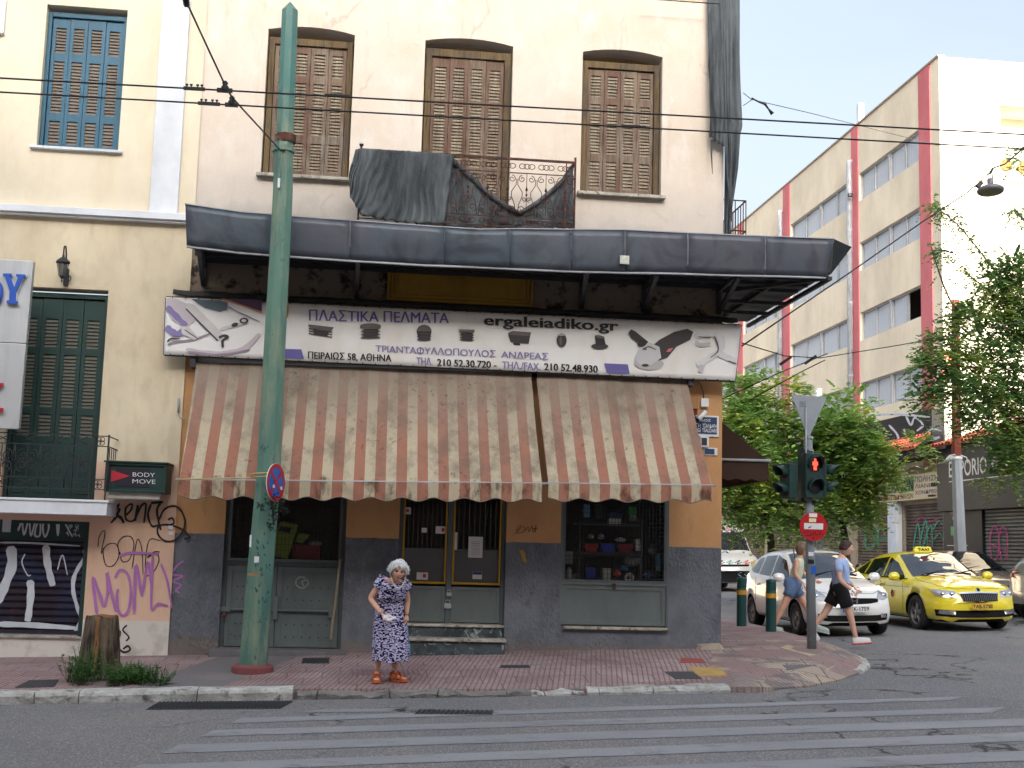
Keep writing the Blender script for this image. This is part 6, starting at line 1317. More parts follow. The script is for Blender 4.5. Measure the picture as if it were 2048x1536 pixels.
for a_ in (('tub', 1184, 1096, 30, 16, 17.22, g_red, 'red tub at the left of the middle rack shelf'), ('tub', 1217, 1096, 30, 17, 17.22, g_blue, 'blue tub at the centre of the middle rack shelf'), ('tub', 1252, 1097, 32, 16, 17.22, g_dred, 'crimson tub at the right of the middle rack shelf'),
           ('box', 1174, 1022, 12, 26, 17.22, g_lb, 'tall light blue carton on the top shelf'), ('box', 1232, 1030, 26, 12, 17.22, C('navy', (40, 44, 100)), 'navy carton above a white one on the top shelf'), ('box', 1230, 1044, 24, 13, 17.22, g_white, 'white carton under the navy carton'), ('box', 1266, 1022, 16, 16, 17.22, g_green, 'green topped carton on the top shelf'), ('box', 1267, 1036, 14, 12, 17.22, g_grey, 'grey carton below the green one'),
           ('tub', 1182, 1145, 22, 20, 17.15, g_blue, 'bright blue tub on the window floor'), ('tub', 1214, 1150, 18, 26, 17.15, g_white, 'white tub on the window floor'), ('bag', 1236, 1148, 16, 14, 17.15, C('coral', (220, 100, 90)), 'coral wrapped packet on the window floor'), ('bag', 1250, 1138, 18, 12, 17.2, C('cyan', (40, 120, 150)), 'blue wrapped packet behind the coral packet'),
           ('coil', 1258, 1156, 18, 18, 17.12, g_white, 'white coil of hose on the window floor'), ('coil', 1152, 1156, 14, 16, 17.12, g_grey, 'grey coil at the left of the window floor'), ('can', 1138, 1150, 12, 30, 17.2, g_white, 'white bottle at the left of the window floor'), ('box', 1138, 1115, 18, 26, 17.3, g_clear, 'translucent canister at the left edge of the window'), ('bag', 1265, 1122, 38, 22, 17.4, g_clear, 'clear plastic bundle under the rack shelf'),
           ('box', 1318, 1125, 8, 34, 17.15, g_lb, 'slim blue and white tube leaning at the right edge'), ('bag', 1296, 1152, 26, 18, 17.2, C('slate', (70, 90, 130)), 'dark blue bag at the right of the window floor'), ('bag', 1184, 1073, 14, 12, 17.25, g_clear, 'clear fitting packet hanging left above the tubs'), ('bag', 1204, 1073, 14, 12, 17.25, g_clear, 'clear fitting packet hanging right above the tubs'), ('box', 1278, 1090, 14, 24, 17.24, g_white, 'white carton beside the crimson tub'), ('bag', 1243, 1080, 24, 10, 17.26, g_white, 'white packets on top of the crimson tub'), ('box', 1200, 1025, 18, 30, 17.4, g_blk, 'dark carton at the back of the top shelf'), ('bag', 1308, 1100, 20, 26, 17.3, g_grey, 'grey crumpled packet at the right of the window'),
           ('box', 613, 1107, 58, 32, 17.3, g_dred, 'dark red crate inside the left window'), ('bag', 630, 1088, 30, 12, 17.3, g_clear, 'clear bundle on the dark red crate'), ('box', 655, 1090, 16, 60, 17.5, g_blk, 'dark upright carton right of the red crate')): goods(*a_)
mb = MB(); pp = [(562, 1043), (597, 1050), (576, 1120), (535, 1108)]; t3 = lambda u, v, d: (lambda q: V((q.x, q.y-d, q.z)))(W(u, v, 17.3)); mb.prism([(x, y) for x, y in pp], 0, .1, t3); o = tag(mb.build('toolbox_pack', g_yel, bevel=.006), 'lime green packaged toolbox tilted in the left window', 'packaging')
mb = MB(); mb.prism([(562, 1052), (584, 1056), (580, 1066), (558, 1062)], .1, .12, t3); mb.build('handle', g_blk, o)
mb = MB(); mb.prism([(597, 1067), (620, 1070), (606, 1086), (590, 1084)], -.02, .06, t3); tag(mb.build('lime_packet', g_yel), 'small lime green packet right of the tilted toolbox', 'packaging')
# ================================================================ vehicles
def interp(tab, x):
    xs = [t[0] for t in tab]
    if x <= xs[0]: return tab[0][1]
    if x >= xs[-1]: return tab[-1][1]
    i = max(k for k in range(len(xs)-1) if xs[k] <= x); t = (x-xs[i])/(xs[i+1]-xs[i])
    p = lambda k: tab[max(0, min(len(tab)-1, k))]
    def sl(k):
        a, b = p(k-1), p(k+1); return (b[1]-a[1])/(b[0]-a[0]) if b[0] != a[0] else 0
    h = xs[i+1]-xs[i]; m0, m1 = sl(i)*h*.8, sl(i+1)*h*.8; y0, y1 = tab[i][1], tab[i+1][1]
    return (2*t**3-3*t*t+1)*y0+(t**3-2*t*t+t)*m0+(-2*t**3+3*t*t)*y1+(t**3-t*t)*m1
def evalmesh(o):
    me = bpy.data.meshes.new_from_object(o.evaluated_get(bpy.context.evaluated_depsgraph_get())); return me
def carpaint(name, rgb, flake=.0):
    m = Mt(name, lin(rgb), .28, flake, .5); m.b.inputs['Coat Weight'].default_value = .8; m.b.inputs['Coat Roughness'].default_value = .04
    z = m.xyz(True)[2]; m.mix(m.math('MULTIPLY', m.ramp(z, .45, .2), m.noise(4, lo=.3, hi=.7, obj=True)), lin((110, 104, 96)), k=.5)
    return m.m
M_GLASSCAR = Mt('tinted_car_glass', (.006, .008, .01), .03, 0, .45).m
M_WSCREEN = Mt('windscreen_glass', (.016, .022, .028), .02, 0, 1.).m; M_WSCREEN.node_tree.nodes['Principled BSDF'].inputs['IOR'].default_value = 1.6
M_TYRE = simple('tyre_rubber', (30, 30, 31), .85, var=.1, sc=20)
M_RIM = simple('dusty_alloy', (112, 112, 116), .4, .4, .25, 12)
M_CHROME = simple('chrome', (210, 212, 214), .12, 1, 0)
M_LAMP = Mt('lamp_lens', lin((178, 180, 184)), .08, .5, .8).m
M_LAMPIN = simple('lamp_inner', (206, 206, 210), .15, .9, .3, 30)
M_TRIM = simple('black_trim', (16, 16, 18), .75, var=0, spec=.15)
M_TAIL = simple('red_tail_lens', (150, 16, 20), .15, var=0)
def make_car(root, P, paint):
    xs = sorted(set([P['x'][0]+(P['x'][1]-P['x'][0])*(.5-.5*cos(pi*i/72)) for i in range(73)]))
    mb = MB(); ring = []
    for x in xs:
        hw, zb, zq, yr, zr = (interp(P[k], x) for k in ('hw', 'zb', 'belt', 'yr', 'zr'))
        sh = zr-zq
        half = [(0, zb), (hw*.72, zb), (hw*.93, zb+.05), (hw*.985, zb+.14), (hw*1.0, zb+(zq-zb)*.42), (hw*.995, zb+(zq-zb)*.66), (hw*.985, zb+(zq-zb)*.70), (hw*.97, zq-.035), (hw*.935, zq), (hw*.93*.62+yr*.38, zq+sh*.36), (hw*.93*.3+yr*.7, zq+sh*.68), (yr, zr-min(.055, sh*.22)), (yr*.86, zr-min(.02, sh*.1)), (yr*.5, zr+.004), (0, zr+.012)]
        ring.append(half)
    k = len(ring[0]); vs = []
    for x, half in zip(xs, ring):
        full = half+[(-y, z) for y, z in half[-2:0:-1]]
        bulge = P.get('nose', .0)
        for y, z in full:
            hw = interp(P['hw'], x); xx = x
            f = (abs(y)/max(.3, hw))**2
            if x > P['x'][1]-.6: xx -= f*.10*((x-(P['x'][1]-.6))/.6)*(1 if z < 1 else .4)
            if x < P['x'][0]+.5: xx += f*.08*((P['x'][0]+.5-x)/.5)
            if P['cowl']-.9 < x < P['cowl']+.3 and z > interp(P['belt'], x)+.02: xx -= f*.10
            vs.append(V((xx, y, z)))
    m = 2*k-2
    mb.add(vs, [(i*m+j, i*m+(j+1) % m, (i+1)*m+(j+1) % m, (i+1)*m+j) for i in range(len(xs)-1) for j in range(m)]+[tuple(range(m))[::-1], tuple(range((len(xs)-1)*m, len(xs)*m))], 0, True)
    body = mb.build('body', paint, None)
    cut = MB()
    for ax in P['axles']:
        for s in (-1, 1): cut.lathe([(.0, -.0), (P['wr']+.045, 0), (P['wr']+.045, .42), (0, .42)], (ax, s*(interp(P['hw'], ax)-.32), P['wr']+.01), (0, s, 0), 28)
    co_ = cut.build('cut', M_TRIM, None)
    md = body.modifiers.new('b', 'BOOLEAN'); md.object = co_; md.operation = 'DIFFERENCE'; md.solver = 'EXACT'
    me = evalmesh(body); body.modifiers.clear(); body.data = me; bpy.data.objects.remove(co_)
    if M_TRIM.name not in [q.name for q in me.materials if q]: me.materials.append(M_TRIM)
    for p_ in me.polygons:
        c = p_.center; hw = interp(P['hw'], c.x)
        arch_ = any(hypot(c.x-ax, c.z-P['wr']-.01) < P['wr']+.055 for ax in P['axles']) and (abs(p_.normal.y) < .5 or abs(c.y) < hw-.2)
        p_.material_index = 1 if (arch_ or (c.z < interp(P['zb'], c.x)+.03)) else 0
    me.update()
    bv = BVHTree.FromPolygons([v.co.copy() for v in me.vertices], [tuple(p.vertices) for p in me.polygons])
    body.parent = root
    def proj(o, d):
        h = bv.ray_cast(V(o), V(d)); return (h[0], h[1]) if h[0] else (None, None)
    def patch(name, lo, hi, kind, mat, off=.006, nu=16, nv=6, s=1, parent=None, solid=0):
        """lo, hi: polylines in the projection plane; kind S (x,z from the side), F (y,z front), R rear, T (x,y top)"""
        def pl(P_, t):
            t = t*(len(P_)-1); i = min(int(t), len(P_)-2); f = t-i; return (P_[i][0]+(P_[i+1][0]-P_[i][0])*f, P_[i][1]+(P_[i+1][1]-P_[i][1])*f)
        mb = MB(); g = []
        for j in range(nv+1):
            for i in range(nu+1):
                a, b = pl(lo, i/nu), pl(hi, i/nu); u, v = a[0]+(b[0]-a[0])*j/nv, a[1]+(b[1]-a[1])*j/nv
                o, d = {'S': ((u, s*3, v), (0, -s, 0)), 'F': ((4, u, v), (-1, 0, 0)), 'R': ((-4, u, v), (1, 0, 0)), 'T': ((u, v, 4), (0, 0, -1))}[kind]
                h, n_ = proj(o, d)
                if h is None: h = g[-1] if g else V(o)*.5; n_ = -V(d)
                else:
                    if n_.dot(V(d)) > 0: n_ = -n_
                    h = h+n_*off
                g.append(h)
        mb.add(g, [(j*(nu+1)+i, j*(nu+1)+i+1, (j+1)*(nu+1)+i+1, (j+1)*(nu+1)+i) for j in range(nv) for i in range(nu)], 0, True)
        return mb.build(name, mat, parent or root, local=True, solid=solid)
    def seam(pts, kind, s=1, w=.012):
        mb = MB(); Q = []
        for a, b in zip(pts, pts[1:]):
            for i in range(8):
                t = i/8; u, v = a[0]+(b[0]-a[0])*t, a[1]+(b[1]-a[1])*t
                o, d = {'S': ((u, s*3, v), (0, -s, 0)), 'F': ((4, u, v), (-1, 0, 0)), 'T': ((u, v, 4), (0, 0, -1))}[kind]
                h, n_ = proj(o, d)
                if h is not None: Q.append(h)
        if len(Q) > 2: mb.tube(Q, w*.45, 4, cap=False); return mb.build('panel_gap', M_TRIM, root, local=True)
    for ax in P['axles']:
        for s in (-1, 1):
            r = P['wr']; c = V((ax, s*(interp(P['hw'], ax)-.11), r)); A = (0, s, 0)
            mb = MB(); mb.lathe([(r*.66, -.10), (r*.92, -.105), (r, -.07), (r, .06), (r*.93, .095), (r*.68, .10), (r*.66, .085)], c, A, 28); wh = mb.build('wheel', M_TYRE, root, local=True)
            mb = MB(); mb.lathe([(r*.67, .09), (r*.64, .075), (r*.6, .05), (r*.6, -.08)], c, A, 24)
            ns_ = P.get('spokes', 6)
            for k2 in range(ns_):
                a = 2*pi*k2/ns_+.2; dr = V((cos(a), 0, sin(a))); tn = V((-sin(a), 0, cos(a)))
                w0, w1 = .05, .035; q = c+V((0, s*.065, 0))
                mb.add([q+dr*.03+tn*w0, q+dr*.03-tn*w0, q+dr*r*.64-tn*w1, q+dr*r*.64+tn*w1]+[p2+V((0, -s*.03, 0)) for p2 in (q+dr*.03+tn*w0, q+dr*.03-tn*w0, q+dr*r*.64-tn*w1, q+dr*r*.64+tn*w1)], [(0, 1, 2, 3), (0, 3, 7, 4), (1, 2, 6, 5), (4, 5, 6, 7)])
            mb.lathe([(.05, .05), (.05, .075), (.03, .085), (0, .085)], c, A, 12); mb.build('rim', M_RIM, wh, local=True)
            mb = MB(); mb.lathe([(r*.6, -.03), (0, -.03)], c, A, 20); mb.build('brake_disc', M_TRIM, wh, local=True)
    return body, patch, seam, proj
def mirror(root, x, s, y, z, mat):
    mb = MB(); mb.grid(lambda u, v: V((x+.075*cos(v*pi-pi/2)*cos(u*2*pi) if 0 else x+.07*sin(v*pi)*cos(u*2*pi), y+s*(.02+.11*(1-cos(v*pi))), z+.085*sin(v*pi)**.7*sin(u*2*pi))), 14, 8)
    o = mb.build('wing_mirror', mat, root, local=True); k = MB(); k.bar((x, y-s*.04, z-.05), (x, y+s*.06, z-.04), .05, .03); k.build('mirror_arm', M_TRIM, o, local=True)
def plate(root, x, y, z, w_, h_, txt, base_, eu=True, tilt=-.0):
    mb = MB(); mb.box(x, x+.012, y-w_/2, y+w_/2, z-h_/2, z+h_/2); o = mb.build('number_plate', base_, root, local=True, bevel=.003)
    t3 = lambda u, v, d: V((x+.0125+d, u, v)); k0 = .12 if eu else .04
    mb = MB(); text(mb, txt, y-w_/2+w_*k0, y+w_/2-w_*.04, z-h_*.32, z+h_*.32, t3, off=.002, bold=.02); mb.build('characters', M_INK, o, local=True)
    if eu: mb = MB(); mb.box(x+.0125, x+.0145, y-w_/2, y-w_/2+w_*.09, z-h_/2, z+h_/2); mb.build('blue_band', M_BLUE, o, local=True)
# ---- white hatchback
M_CARW = carpaint('white_car_paint', (226, 226, 224)); M_CARY = carpaint('yellow_car_paint', (226, 208, 44)); M_CARG = carpaint('brown_grey_car_paint', (92, 82, 76), .2); M_CARS = carpaint('silver_car_paint', (160, 160, 160), .4); M_CARD = carpaint('dark_car_paint', (44, 46, 50), .2)
HATCH = dict(x=(-1.95, 1.95), cowl=1.0, wr=.30, axles=(1.17, -1.33), spokes=7,
  hw=[(-1.95, .62), (-1.9, .72), (-1.7, .80), (-1.2, .84), (0, .848), (1.2, .84), (1.55, .81), (1.8, .74), (1.9, .66), (1.95, .56)],
  zb=[(-1.95, .40), (-1.85, .28), (-1.5, .22), (0, .20), (1.5, .19), (1.85, .20), (1.95, .26)],
  belt=[(-1.95, .60), (-1.88, .95), (-1.6, 1.06), (-1, 1.03), (0, .98), (.7, .93), (1.15, .89), (1.5, .82), (1.75, .72), (1.88, .60), (1.95, .48)],
  yr=[(-1.95, .52), (-1.7, .55), (-1.0, .57), (0, .59), (.5, .60), (1.0, .62), (1.4, .6), (1.7, .54), (1.95, .42)],
  zr=[(-1.95, .64), (-1.88, 1.05), (-1.72, 1.28), (-1.5, 1.42), (-1.1, 1.49), (-.5, 1.525), (-.05, 1.50), (.2, 1.44), (.5, 1.29), (.8, 1.12), (1.0, 1.015), (1.2, .96), (1.5, .88), (1.75, .78), (1.88, .66), (1.95, .52)])
def hatch_details(root, patch, seam, proj, paint, plate_txt=None, emblem=True):
    patch('windscreen', [(.93, -.66), (1.02, -.4), (1.045, 0), (1.02, .4), (.93, .66)], [(.10, -.53), (.13, -.3), (.14, 0), (.13, .3), (.10, .53)], 'T', M_WSCREEN, nu=24, nv=12)
    for s in (-1, 1):
        patch('side_window', [(.70, .985), (.3, 1.0), (-.18, 1.02)], [(.66, 1.01), (.22, 1.33), (-.18, 1.42)], 'S', M_GLASSCAR, s=s, nu=16)
        patch('side_window', [(-.26, 1.025), (-.9, 1.05)], [(-.26, 1.42), (-.88, 1.40)], 'S', M_GLASSCAR, s=s)
        patch('side_window', [(-.98, 1.055), (-1.3, 1.08), (-1.5, 1.12)], [(-.98, 1.38), (-1.25, 1.34), (-1.5, 1.16)], 'S', M_GLASSCAR, s=s)
        patch('quarter_glass', [(.98, .955), (.78, .975)], [(.96, .965), (.74, 1.07)], 'S', M_GLASSCAR, s=s, nu=6, nv=4)
        seam([(.74, .98), (.80, .6), (.72, .28)], 'S', s); seam([(-.22, 1.02), (-.22, .30)], 'S', s); seam([(-1.0, 1.0), (-.98, .62), (-1.0, .52)], 'S', s); seam([(.74, .28), (-.86, .28)], 'S', s)
        h = proj((-.1, s*3, .86), (0, -s, 0))[0]
        for x in (-.08, -.80):
            h = proj((x, s*3, .85), (0, -s, 0))[0]
            if h: mb = MB(); mb.grid(lambda u, v: V((x-.09+.18*v, h.y+s*(.012+.02*sin(pi*v))+s*.012*cos(u*2*pi), .86+.02*sin(u*2*pi))), 8, 8); mb.build('door_handle', paint, root, local=True)
        mirror(root, .66, s, s*.80, 1.02, paint)
        patch('headlamp', [(s*.44, .66), (s*.58, .64), (s*.70, .68)], [(s*.50, .74), (s*.60, .84), (s*.73, .86)], 'F', M_LAMP, nu=14, nv=8, off=.008)
        h = proj((4, s*.62, .72), (-1, 0, 0))[0]
        if h: mb = MB(); mb.lathe([(.05, 0), (.045, .03), (.0, .035)], h+V((-.015, 0, 0)), (1, 0, 0), 12); mb.build('projector', M_LAMPIN, root, local=True)
        patch('fog_lamp', [(s*.50, .34), (s*.60, .34)], [(s*.50, .41), (s*.60, .41)], 'F', M_LAMPIN, off=.02, nu=6, nv=4)
    patch('grille', [(-.46, .61), (-.3, .585), (0, .575), (.3, .585), (.46, .61)], [(-.48, .67), (-.3, .675), (0, .68), (.3, .675), (.48, .67)], 'F', M_TRIM, off=.008, nu=20)
    patch('lower_intake', [(-.62, .30), (-.4, .28), (0, .275), (.4, .28), (.62, .30)], [(-.64, .41), (-.45, .385), (0, .375), (.45, .385), (.64, .41)], 'F', M_TRIM, off=.008, nu=20)
    seam([(1.0, -.62), (1.3, -.66), (1.62, -.60), (1.76, -.42), (1.80, 0), (1.76, .42), (1.62, .60), (1.3, .66), (1.0, .62)], 'T', w=.01)
    patch('bumper_sill', [(-.7, .215), (0, .205), (.7, .215)], [(-.7, .235), (0, .225), (.7, .235)], 'F', M_TRIM, off=.012, nu=16, nv=2)
    for y0, y1 in ((-.5, .05), (.1, .55)): mb = MB(); mb.bar((.96, y0, 1.04), (.80, y1, 1.135), .014, .02); mb.build('wiper', M_TRIM, root, local=True)
    if plate_txt: plate(root, 1.985, .0, .50, .50, .11, plate_txt, M_PLASTIC)
    if emblem:
        h = proj((4, 0, .635), (-1, 0, 0))[0]
        if h:
            x = h.x+.02; mb = MB()
            for a, b in (((-.045, .045), (-.035, -.045)), ((.045, .045), (.035, -.045)), ((-.04, 0), (.04, 0)), ((-.06, .055), (.06, .055)), ((-.06, .055), (-.05, -.055)), ((.06, .055), (.05, -.055)), ((-.05, -.055), (.05, -.055))): mb.bar((x, a[0], .635+a[1]), (x, b[0], .635+b[1]), .012)
            mb.build('emblem', M_CHROME, root, local=True)
def car_root(name, lab, x, y, rz, roll=.03):
    r = thing(name, lab, 'car', (x, y, road_z(x, y)), rz); r.rotation_euler = (roll if abs(cos(rz)) < .5 else 0, -roll if abs(cos(rz)) >= .5 else 0, rz); return r
wc = car_root('parked_car', 'white compact hatchback waiting at the corner behind the two walkers', 8.66, 23.75, radians(-90+1))
_, patch, seam, proj = make_car(wc, HATCH, M_CARW); hatch_details(wc, patch, seam, proj, M_CARW, 'ZXK-1759')
# ---- yellow taxi
SEDAN = dict(x=(-2.33, 2.33), cowl=1.12, wr=.33, axles=(1.43, -1.26), spokes=5,
  hw=[(-2.33, .64), (-2.25, .76), (-2.0, .85), (-1.3, .90), (0, .905), (1.2, .905), (1.7, .88), (2.05, .82), (2.22, .74), (2.33, .60)],
  zb=[(-2.33, .42), (-2.2, .28), (-1.8, .22), (0, .19), (1.8, .18), (2.2, .18), (2.33, .24)],
  belt=[(-2.33, .66), (-2.26, .92), (-2.0, 1.02), (-1.2, 1.0), (0, .95), (.8, .92), (1.3, .90), (1.8, .84), (2.1, .76), (2.25, .66), (2.33, .50)],
  yr=[(-2.33, .55), (-2.0, .62), (-1.5, .58), (-.6, .58), (0, .60), (.6, .62), (1.1, .66), (1.7, .62), (2.1, .56), (2.33, .45)],
  zr=[(-2.33, .70), (-2.26, .98), (-2.1, 1.07), (-1.85, 1.12), (-1.5, 1.24), (-1.0, 1.39), (-.5, 1.455), (0, 1.46), (.25, 1.42), (.55, 1.29), (.85, 1.14), (1.12, 1.01), (1.35, .975), (1.8, .91), (2.1, .83), (2.25, .72), (2.33, .55)])
def sedan_details(root, patch, seam, proj, paint, taxi=True):
    patch('windscreen', [(1.02, -.70), (1.13, -.4), (1.16, 0), (1.13, .4), (1.02, .70)], [(.17, -.55), (.21, -.3), (.22, 0), (.21, .3), (.17, .55)], 'T', M_WSCREEN if taxi else M_GLASSCAR, nu=24, nv=12)
    for s in (-1, 1):
        patch('side_window', [(.86, .96), (.4, .975), (-.02, .985)], [(.82, .985), (.32, 1.26), (-.02, 1.365)], 'S', M_GLASSCAR, s=s, nu=16)
        patch('side_window', [(-.10, .99), (-.9, 1.01)], [(-.10, 1.37), (-.86, 1.31)], 'S', M_GLASSCAR, s=s)
        patch('side_window', [(-.97, 1.015), (-1.2, 1.03), (-1.4, 1.06)], [(-.95, 1.28), (-1.15, 1.22), (-1.38, 1.10)], 'S', M_GLASSCAR, s=s)
        patch('window_trim', [(.98, .94), (-.05, .965), (-1.4, 1.03)], [(.98, .955), (-.05, .98), (-1.4, 1.045)], 'S', M_TRIM, s=s, off=.009, nu=24, nv=1)
        seam([(.92, .94), (.98, .6), (.92, .26)], 'S', s); seam([(-.06, .98), (-.06, .28)], 'S', s); seam([(-.92, 1.0), (-.9, .70), (-.98, .60)], 'S', s); seam([(.92, .26), (-.8, .26)], 'S', s); seam([(1.2, .80), (-2.1, .82)], 'S', s, .008)
        for x in (.06, -.78):
            h = proj((x, s*3, .83), (0, -s, 0))[0]
            if h: mb = MB(); mb.grid(lambda u, v: V((x-.09+.18*v, h.y+s*(.012+.02*sin(pi*v))+s*.012*cos(u*2*pi), .845+.02*sin(u*2*pi))), 8, 8); mb.build('door_handle', paint, root, local=True)
        mirror(root, .80, s, s*.86, 1.0, paint)
        patch('headlamp', [(s*.42, .64), (s*.6, .635), (s*.78, .66)], [(s*.44, .75), (s*.6, .765), (s*.82, .79)], 'F', M_LAMP, nu=14, nv=6, off=.008)
        for yy in (.52, .67):
            h = proj((4, s*yy, .70), (-1, 0, 0))[0]
            if h: mb = MB(); mb.lathe([(.05, 0), (.045, .03), (0, .035)], h+V((-.01, 0, 0)), (1, 0, 0), 12); mb.build('projector', M_LAMPIN, root, local=True)
        patch('fog_lamp', [(s*.50, .32), (s*.76, .34)], [(s*.48, .40), (s*.74, .41)], 'F', M_LAMPIN, off=.02, nu=8, nv=4)
    patch('grille', [(-.34, .565), (0, .555), (.34, .565)], [(-.38, .70), (0, .71), (.38, .70)], 'F', M_TRIM, off=.01, nu=16)
    patch('grille_surround', [(-.40, .70), (0, .712), (.40, .70)], [(-.40, .72), (0, .735), (.40, .72)], 'F', M_CHROME, off=.02, nu=16, nv=1)
    mb = MB()
    for k in range(-9, 10):
        h1_ = proj((4, k*.038, .575), (-1, 0, 0))[0]; h2_ = proj((4, k*.038, .695), (-1, 0, 0))[0]
        if h1_ and h2_: mb.bar(h1_+V((.015, 0, 0)), h2_+V((.015, 0, 0)), .01, .012)
    mb.build('grille_bars', simple('dark_chrome_bar', (70, 72, 76), .3, .6, 0), root, local=True)
    patch('lower_intake', [(-.78, .30), (-.4, .27), (0, .265), (.4, .27), (.78, .30)], [(-.80, .42), (-.45, .40), (0, .395), (.45, .40), (.80, .42)], 'F', M_TRIM, off=.008, nu=20)
    seam([(1.1, -.70), (1.5, -.74), (1.95, -.66), (2.14, -.44), (2.19, 0), (2.14, .44), (1.95, .66), (1.5, .74), (1.1, .70)], 'T', w=.01)
    for yy in (-.38, .38): seam([(1.2, yy*1.25), (1.6, yy*1.1), (2.1, yy*.7)], 'T', w=.006)
    for y0, y1 in ((-.55, .05), (.1, .6)): mb = MB(); mb.bar((1.08, y0, 1.03), (.92, y1, 1.115), .014, .02); mb.build('wiper', M_TRIM, root, local=True)
    h = proj((4, 0, .77), (-1, 0, 0))[0]
    if h: mb = MB(); mb.lathe([(.05, 0), (.045, .012), (0, .014)], h, (1, 0, .5), 16); mb.lathe([(.03, .014), (.0, .018)], h, (1, 0, .5), 12, 1); mb.build('emblem', [M_CHROME, M_TRIM], root, local=True)
tx = car_root('taxi', 'yellow taxi with roof sign standing next to the white hatchback', 11.45, 25.1, radians(-90+2))
_, patch, seam, proj = make_car(tx, SEDAN, M_CARY); sedan_details(tx, patch, seam, proj, M_CARY)
plate(tx, 2.35, -.0, .475, .42, .11, 'TAB-5730', simple('yellow_plate', (214, 170, 60), .5, var=.05), False)
mb = MB()
pts = [(-.20, 0), (.20, 0), (.165, .11), (-.165, .11)]; mb.prism(pts, -.05, .06, lambda u, v, d: V((.05+d*(1-v*3), u, 1.465+v))); o = mb.build('roof_sign', simple('roof_sign_yellow', (226, 214, 60), .4, var=.03), tx, local=True, bevel=.012)
mb = MB(); text(mb, 'TAXI', -.12, .12, 1.49, 1.545, lambda u, v, d: V((.114-(v-1.465)*.16+d, u, v)), off=.006, bold=.03); mb.build('characters', M_INK, o, local=True)
h = proj((.52, -3, .66), (0, 1, 0))[0]
mb = MB(); mb.lathe([(0, 0), (.075, 0)], h+V((0, -.008, 0)), (0, -1, 0), 16); mb.lathe([(0, 0), (.045, 0)], h+V((.03, -.012, -.03)), (0, -1, 0), 12, 1); mb.build('door_badge', [simple('maroon_badge', (70, 30, 40), .5, var=.2, sc=30), simple('badge_red', (180, 40, 60), .5, var=0)], tx, local=True)
# ---- dark grey-brown saloon, silver car and far dark car
gc = car_root('parked_car', 'brown grey saloon parked behind the yellow taxi', 14.25, 29.2, radians(-90)); _, patch, seam, proj = make_car(gc, SEDAN, M_CARG); sedan_details(gc, patch, seam, proj, M_CARG, False)
for q in list(gc.children):
    if q.name.startswith(('grille_surround', 'emblem')): bpy.data.objects.remove(q)
scx = car_root('parked_car', 'silver hatchback whose rear wheel and red tail lamp show at the right edge', 15.45, 24.95, 0); _, patch, seam, proj = make_car(scx, HATCH, M_CARS); hatch_details(scx, patch, seam, proj, M_CARS, None, False)
for s in (-1, 1): patch('tail_lamp', [(s*.56, .92), (s*.72, .90)], [(s*.50, 1.14), (s*.66, 1.16)], 'R', M_TAIL, off=.01, nu=6); patch('tail_lamp', [(-1.93, .92), (-1.72, .95)], [(-1.86, 1.08), (-1.66, 1.10)], 'S', M_TAIL, s=s, off=.01, nu=6)
dc = car_root('parked_car', 'dark hatchback barely visible between the white hatchback and the taxi', 12.7, 34.5, radians(-90)); _, patch, seam, proj = make_car(dc, HATCH, M_CARD); hatch_details(dc, patch, seam, proj, M_CARD, None, False)
# ---- white van covered in scribbles
VAN = dict(x=(-2.8, 2.8), cowl=1.95, wr=.34, axles=(1.9, -1.7), spokes=8,
  hw=[(-2.8, .93), (-2.5, .98), (1.6, .99), (2.3, .96), (2.6, .90), (2.8, .76)], zb=[(-2.8, .35), (2.4, .28), (2.8, .32)],
  belt=[(-2.8, 1.25), (0, 1.27), (1.9, 1.25), (2.35, 1.17), (2.65, 1.02), (2.8, .75)], yr=[(-2.8, .86), (1.0, .86), (1.5, .82), (2.0, .80), (2.5, .72), (2.8, .6)],
  zr=[(-2.8, 2.40), (0, 2.48), (.7, 2.44), (1.15, 2.28), (1.45, 1.98), (1.95, 1.50), (2.15, 1.33), (2.45, 1.22), (2.68, 1.08), (2.8, .82)])
vn = car_root('delivery_van', 'white high roofed van covered in sprayed scribbles far down the side street', 12.75, 45.5, radians(-90)); vn['category'] = 'van'
_, patch, seam, proj = make_car(vn, VAN, carpaint('dirty_van_paint', (176, 176, 172)))
patch('windscreen', [(1.98, -.78), (2.06, 0), (1.98, .78)], [(1.34, -.74), (1.40, 0), (1.34, .74)], 'T', M_GLASSCAR, nu=20, nv=8)
for s in (-1, 1): patch('side_window', [(1.75, 1.32), (.9, 1.32)], [(1.5, 1.75), (.9, 1.9)], 'S', M_GLASSCAR, s=s); patch('headlamp', [(s*.60, .80), (s*.80, .84)], [(s*.58, 1.02), (s*.78, 1.08)], 'F', simple('amber_haze_lens', (190, 170, 120), .2, .3, 0), off=.01); mirror(vn, 1.7, s, s*.98, 1.55, M_TRIM)
patch('front_bumper', [(-.82, .34), (0, .33), (.82, .34)], [(-.84, .70), (0, .72), (.84, .70)], 'F', M_TRIM, off=.012, nu=20)
patch('grille', [(-.5, .86), (.5, .86)], [(-.52, .93), (.52, .93)], 'F', M_TRIM, off=.012, nu=16)
def vscr(pts, kind, mat, w):
    Q = []
    for p in catmull(pts, 5):
        o, d = ((4, p.x, p.y), (-1, 0, 0)) if kind == 'F' else ((p.x, p.y, 4), (0, 0, -1)); h, n_ = proj(o, d)
        if h: Q.append(h+V((.006, 0, .004)))
    if len(Q) > 2: mb = MB(); mb.tube(Q, w, 4, cap=False); mb.build('scribble', mat, vn, local=True)
for k in range(5): x = -.7+k*.28; vscr([(x, 2.05), (x+.04, 2.25), (x+.12, 2.1), (x+.2, 2.24), (x+.22, 2.08)], 'F', M_PNK if k in (2, 3) else M_SPRAYB, .012)
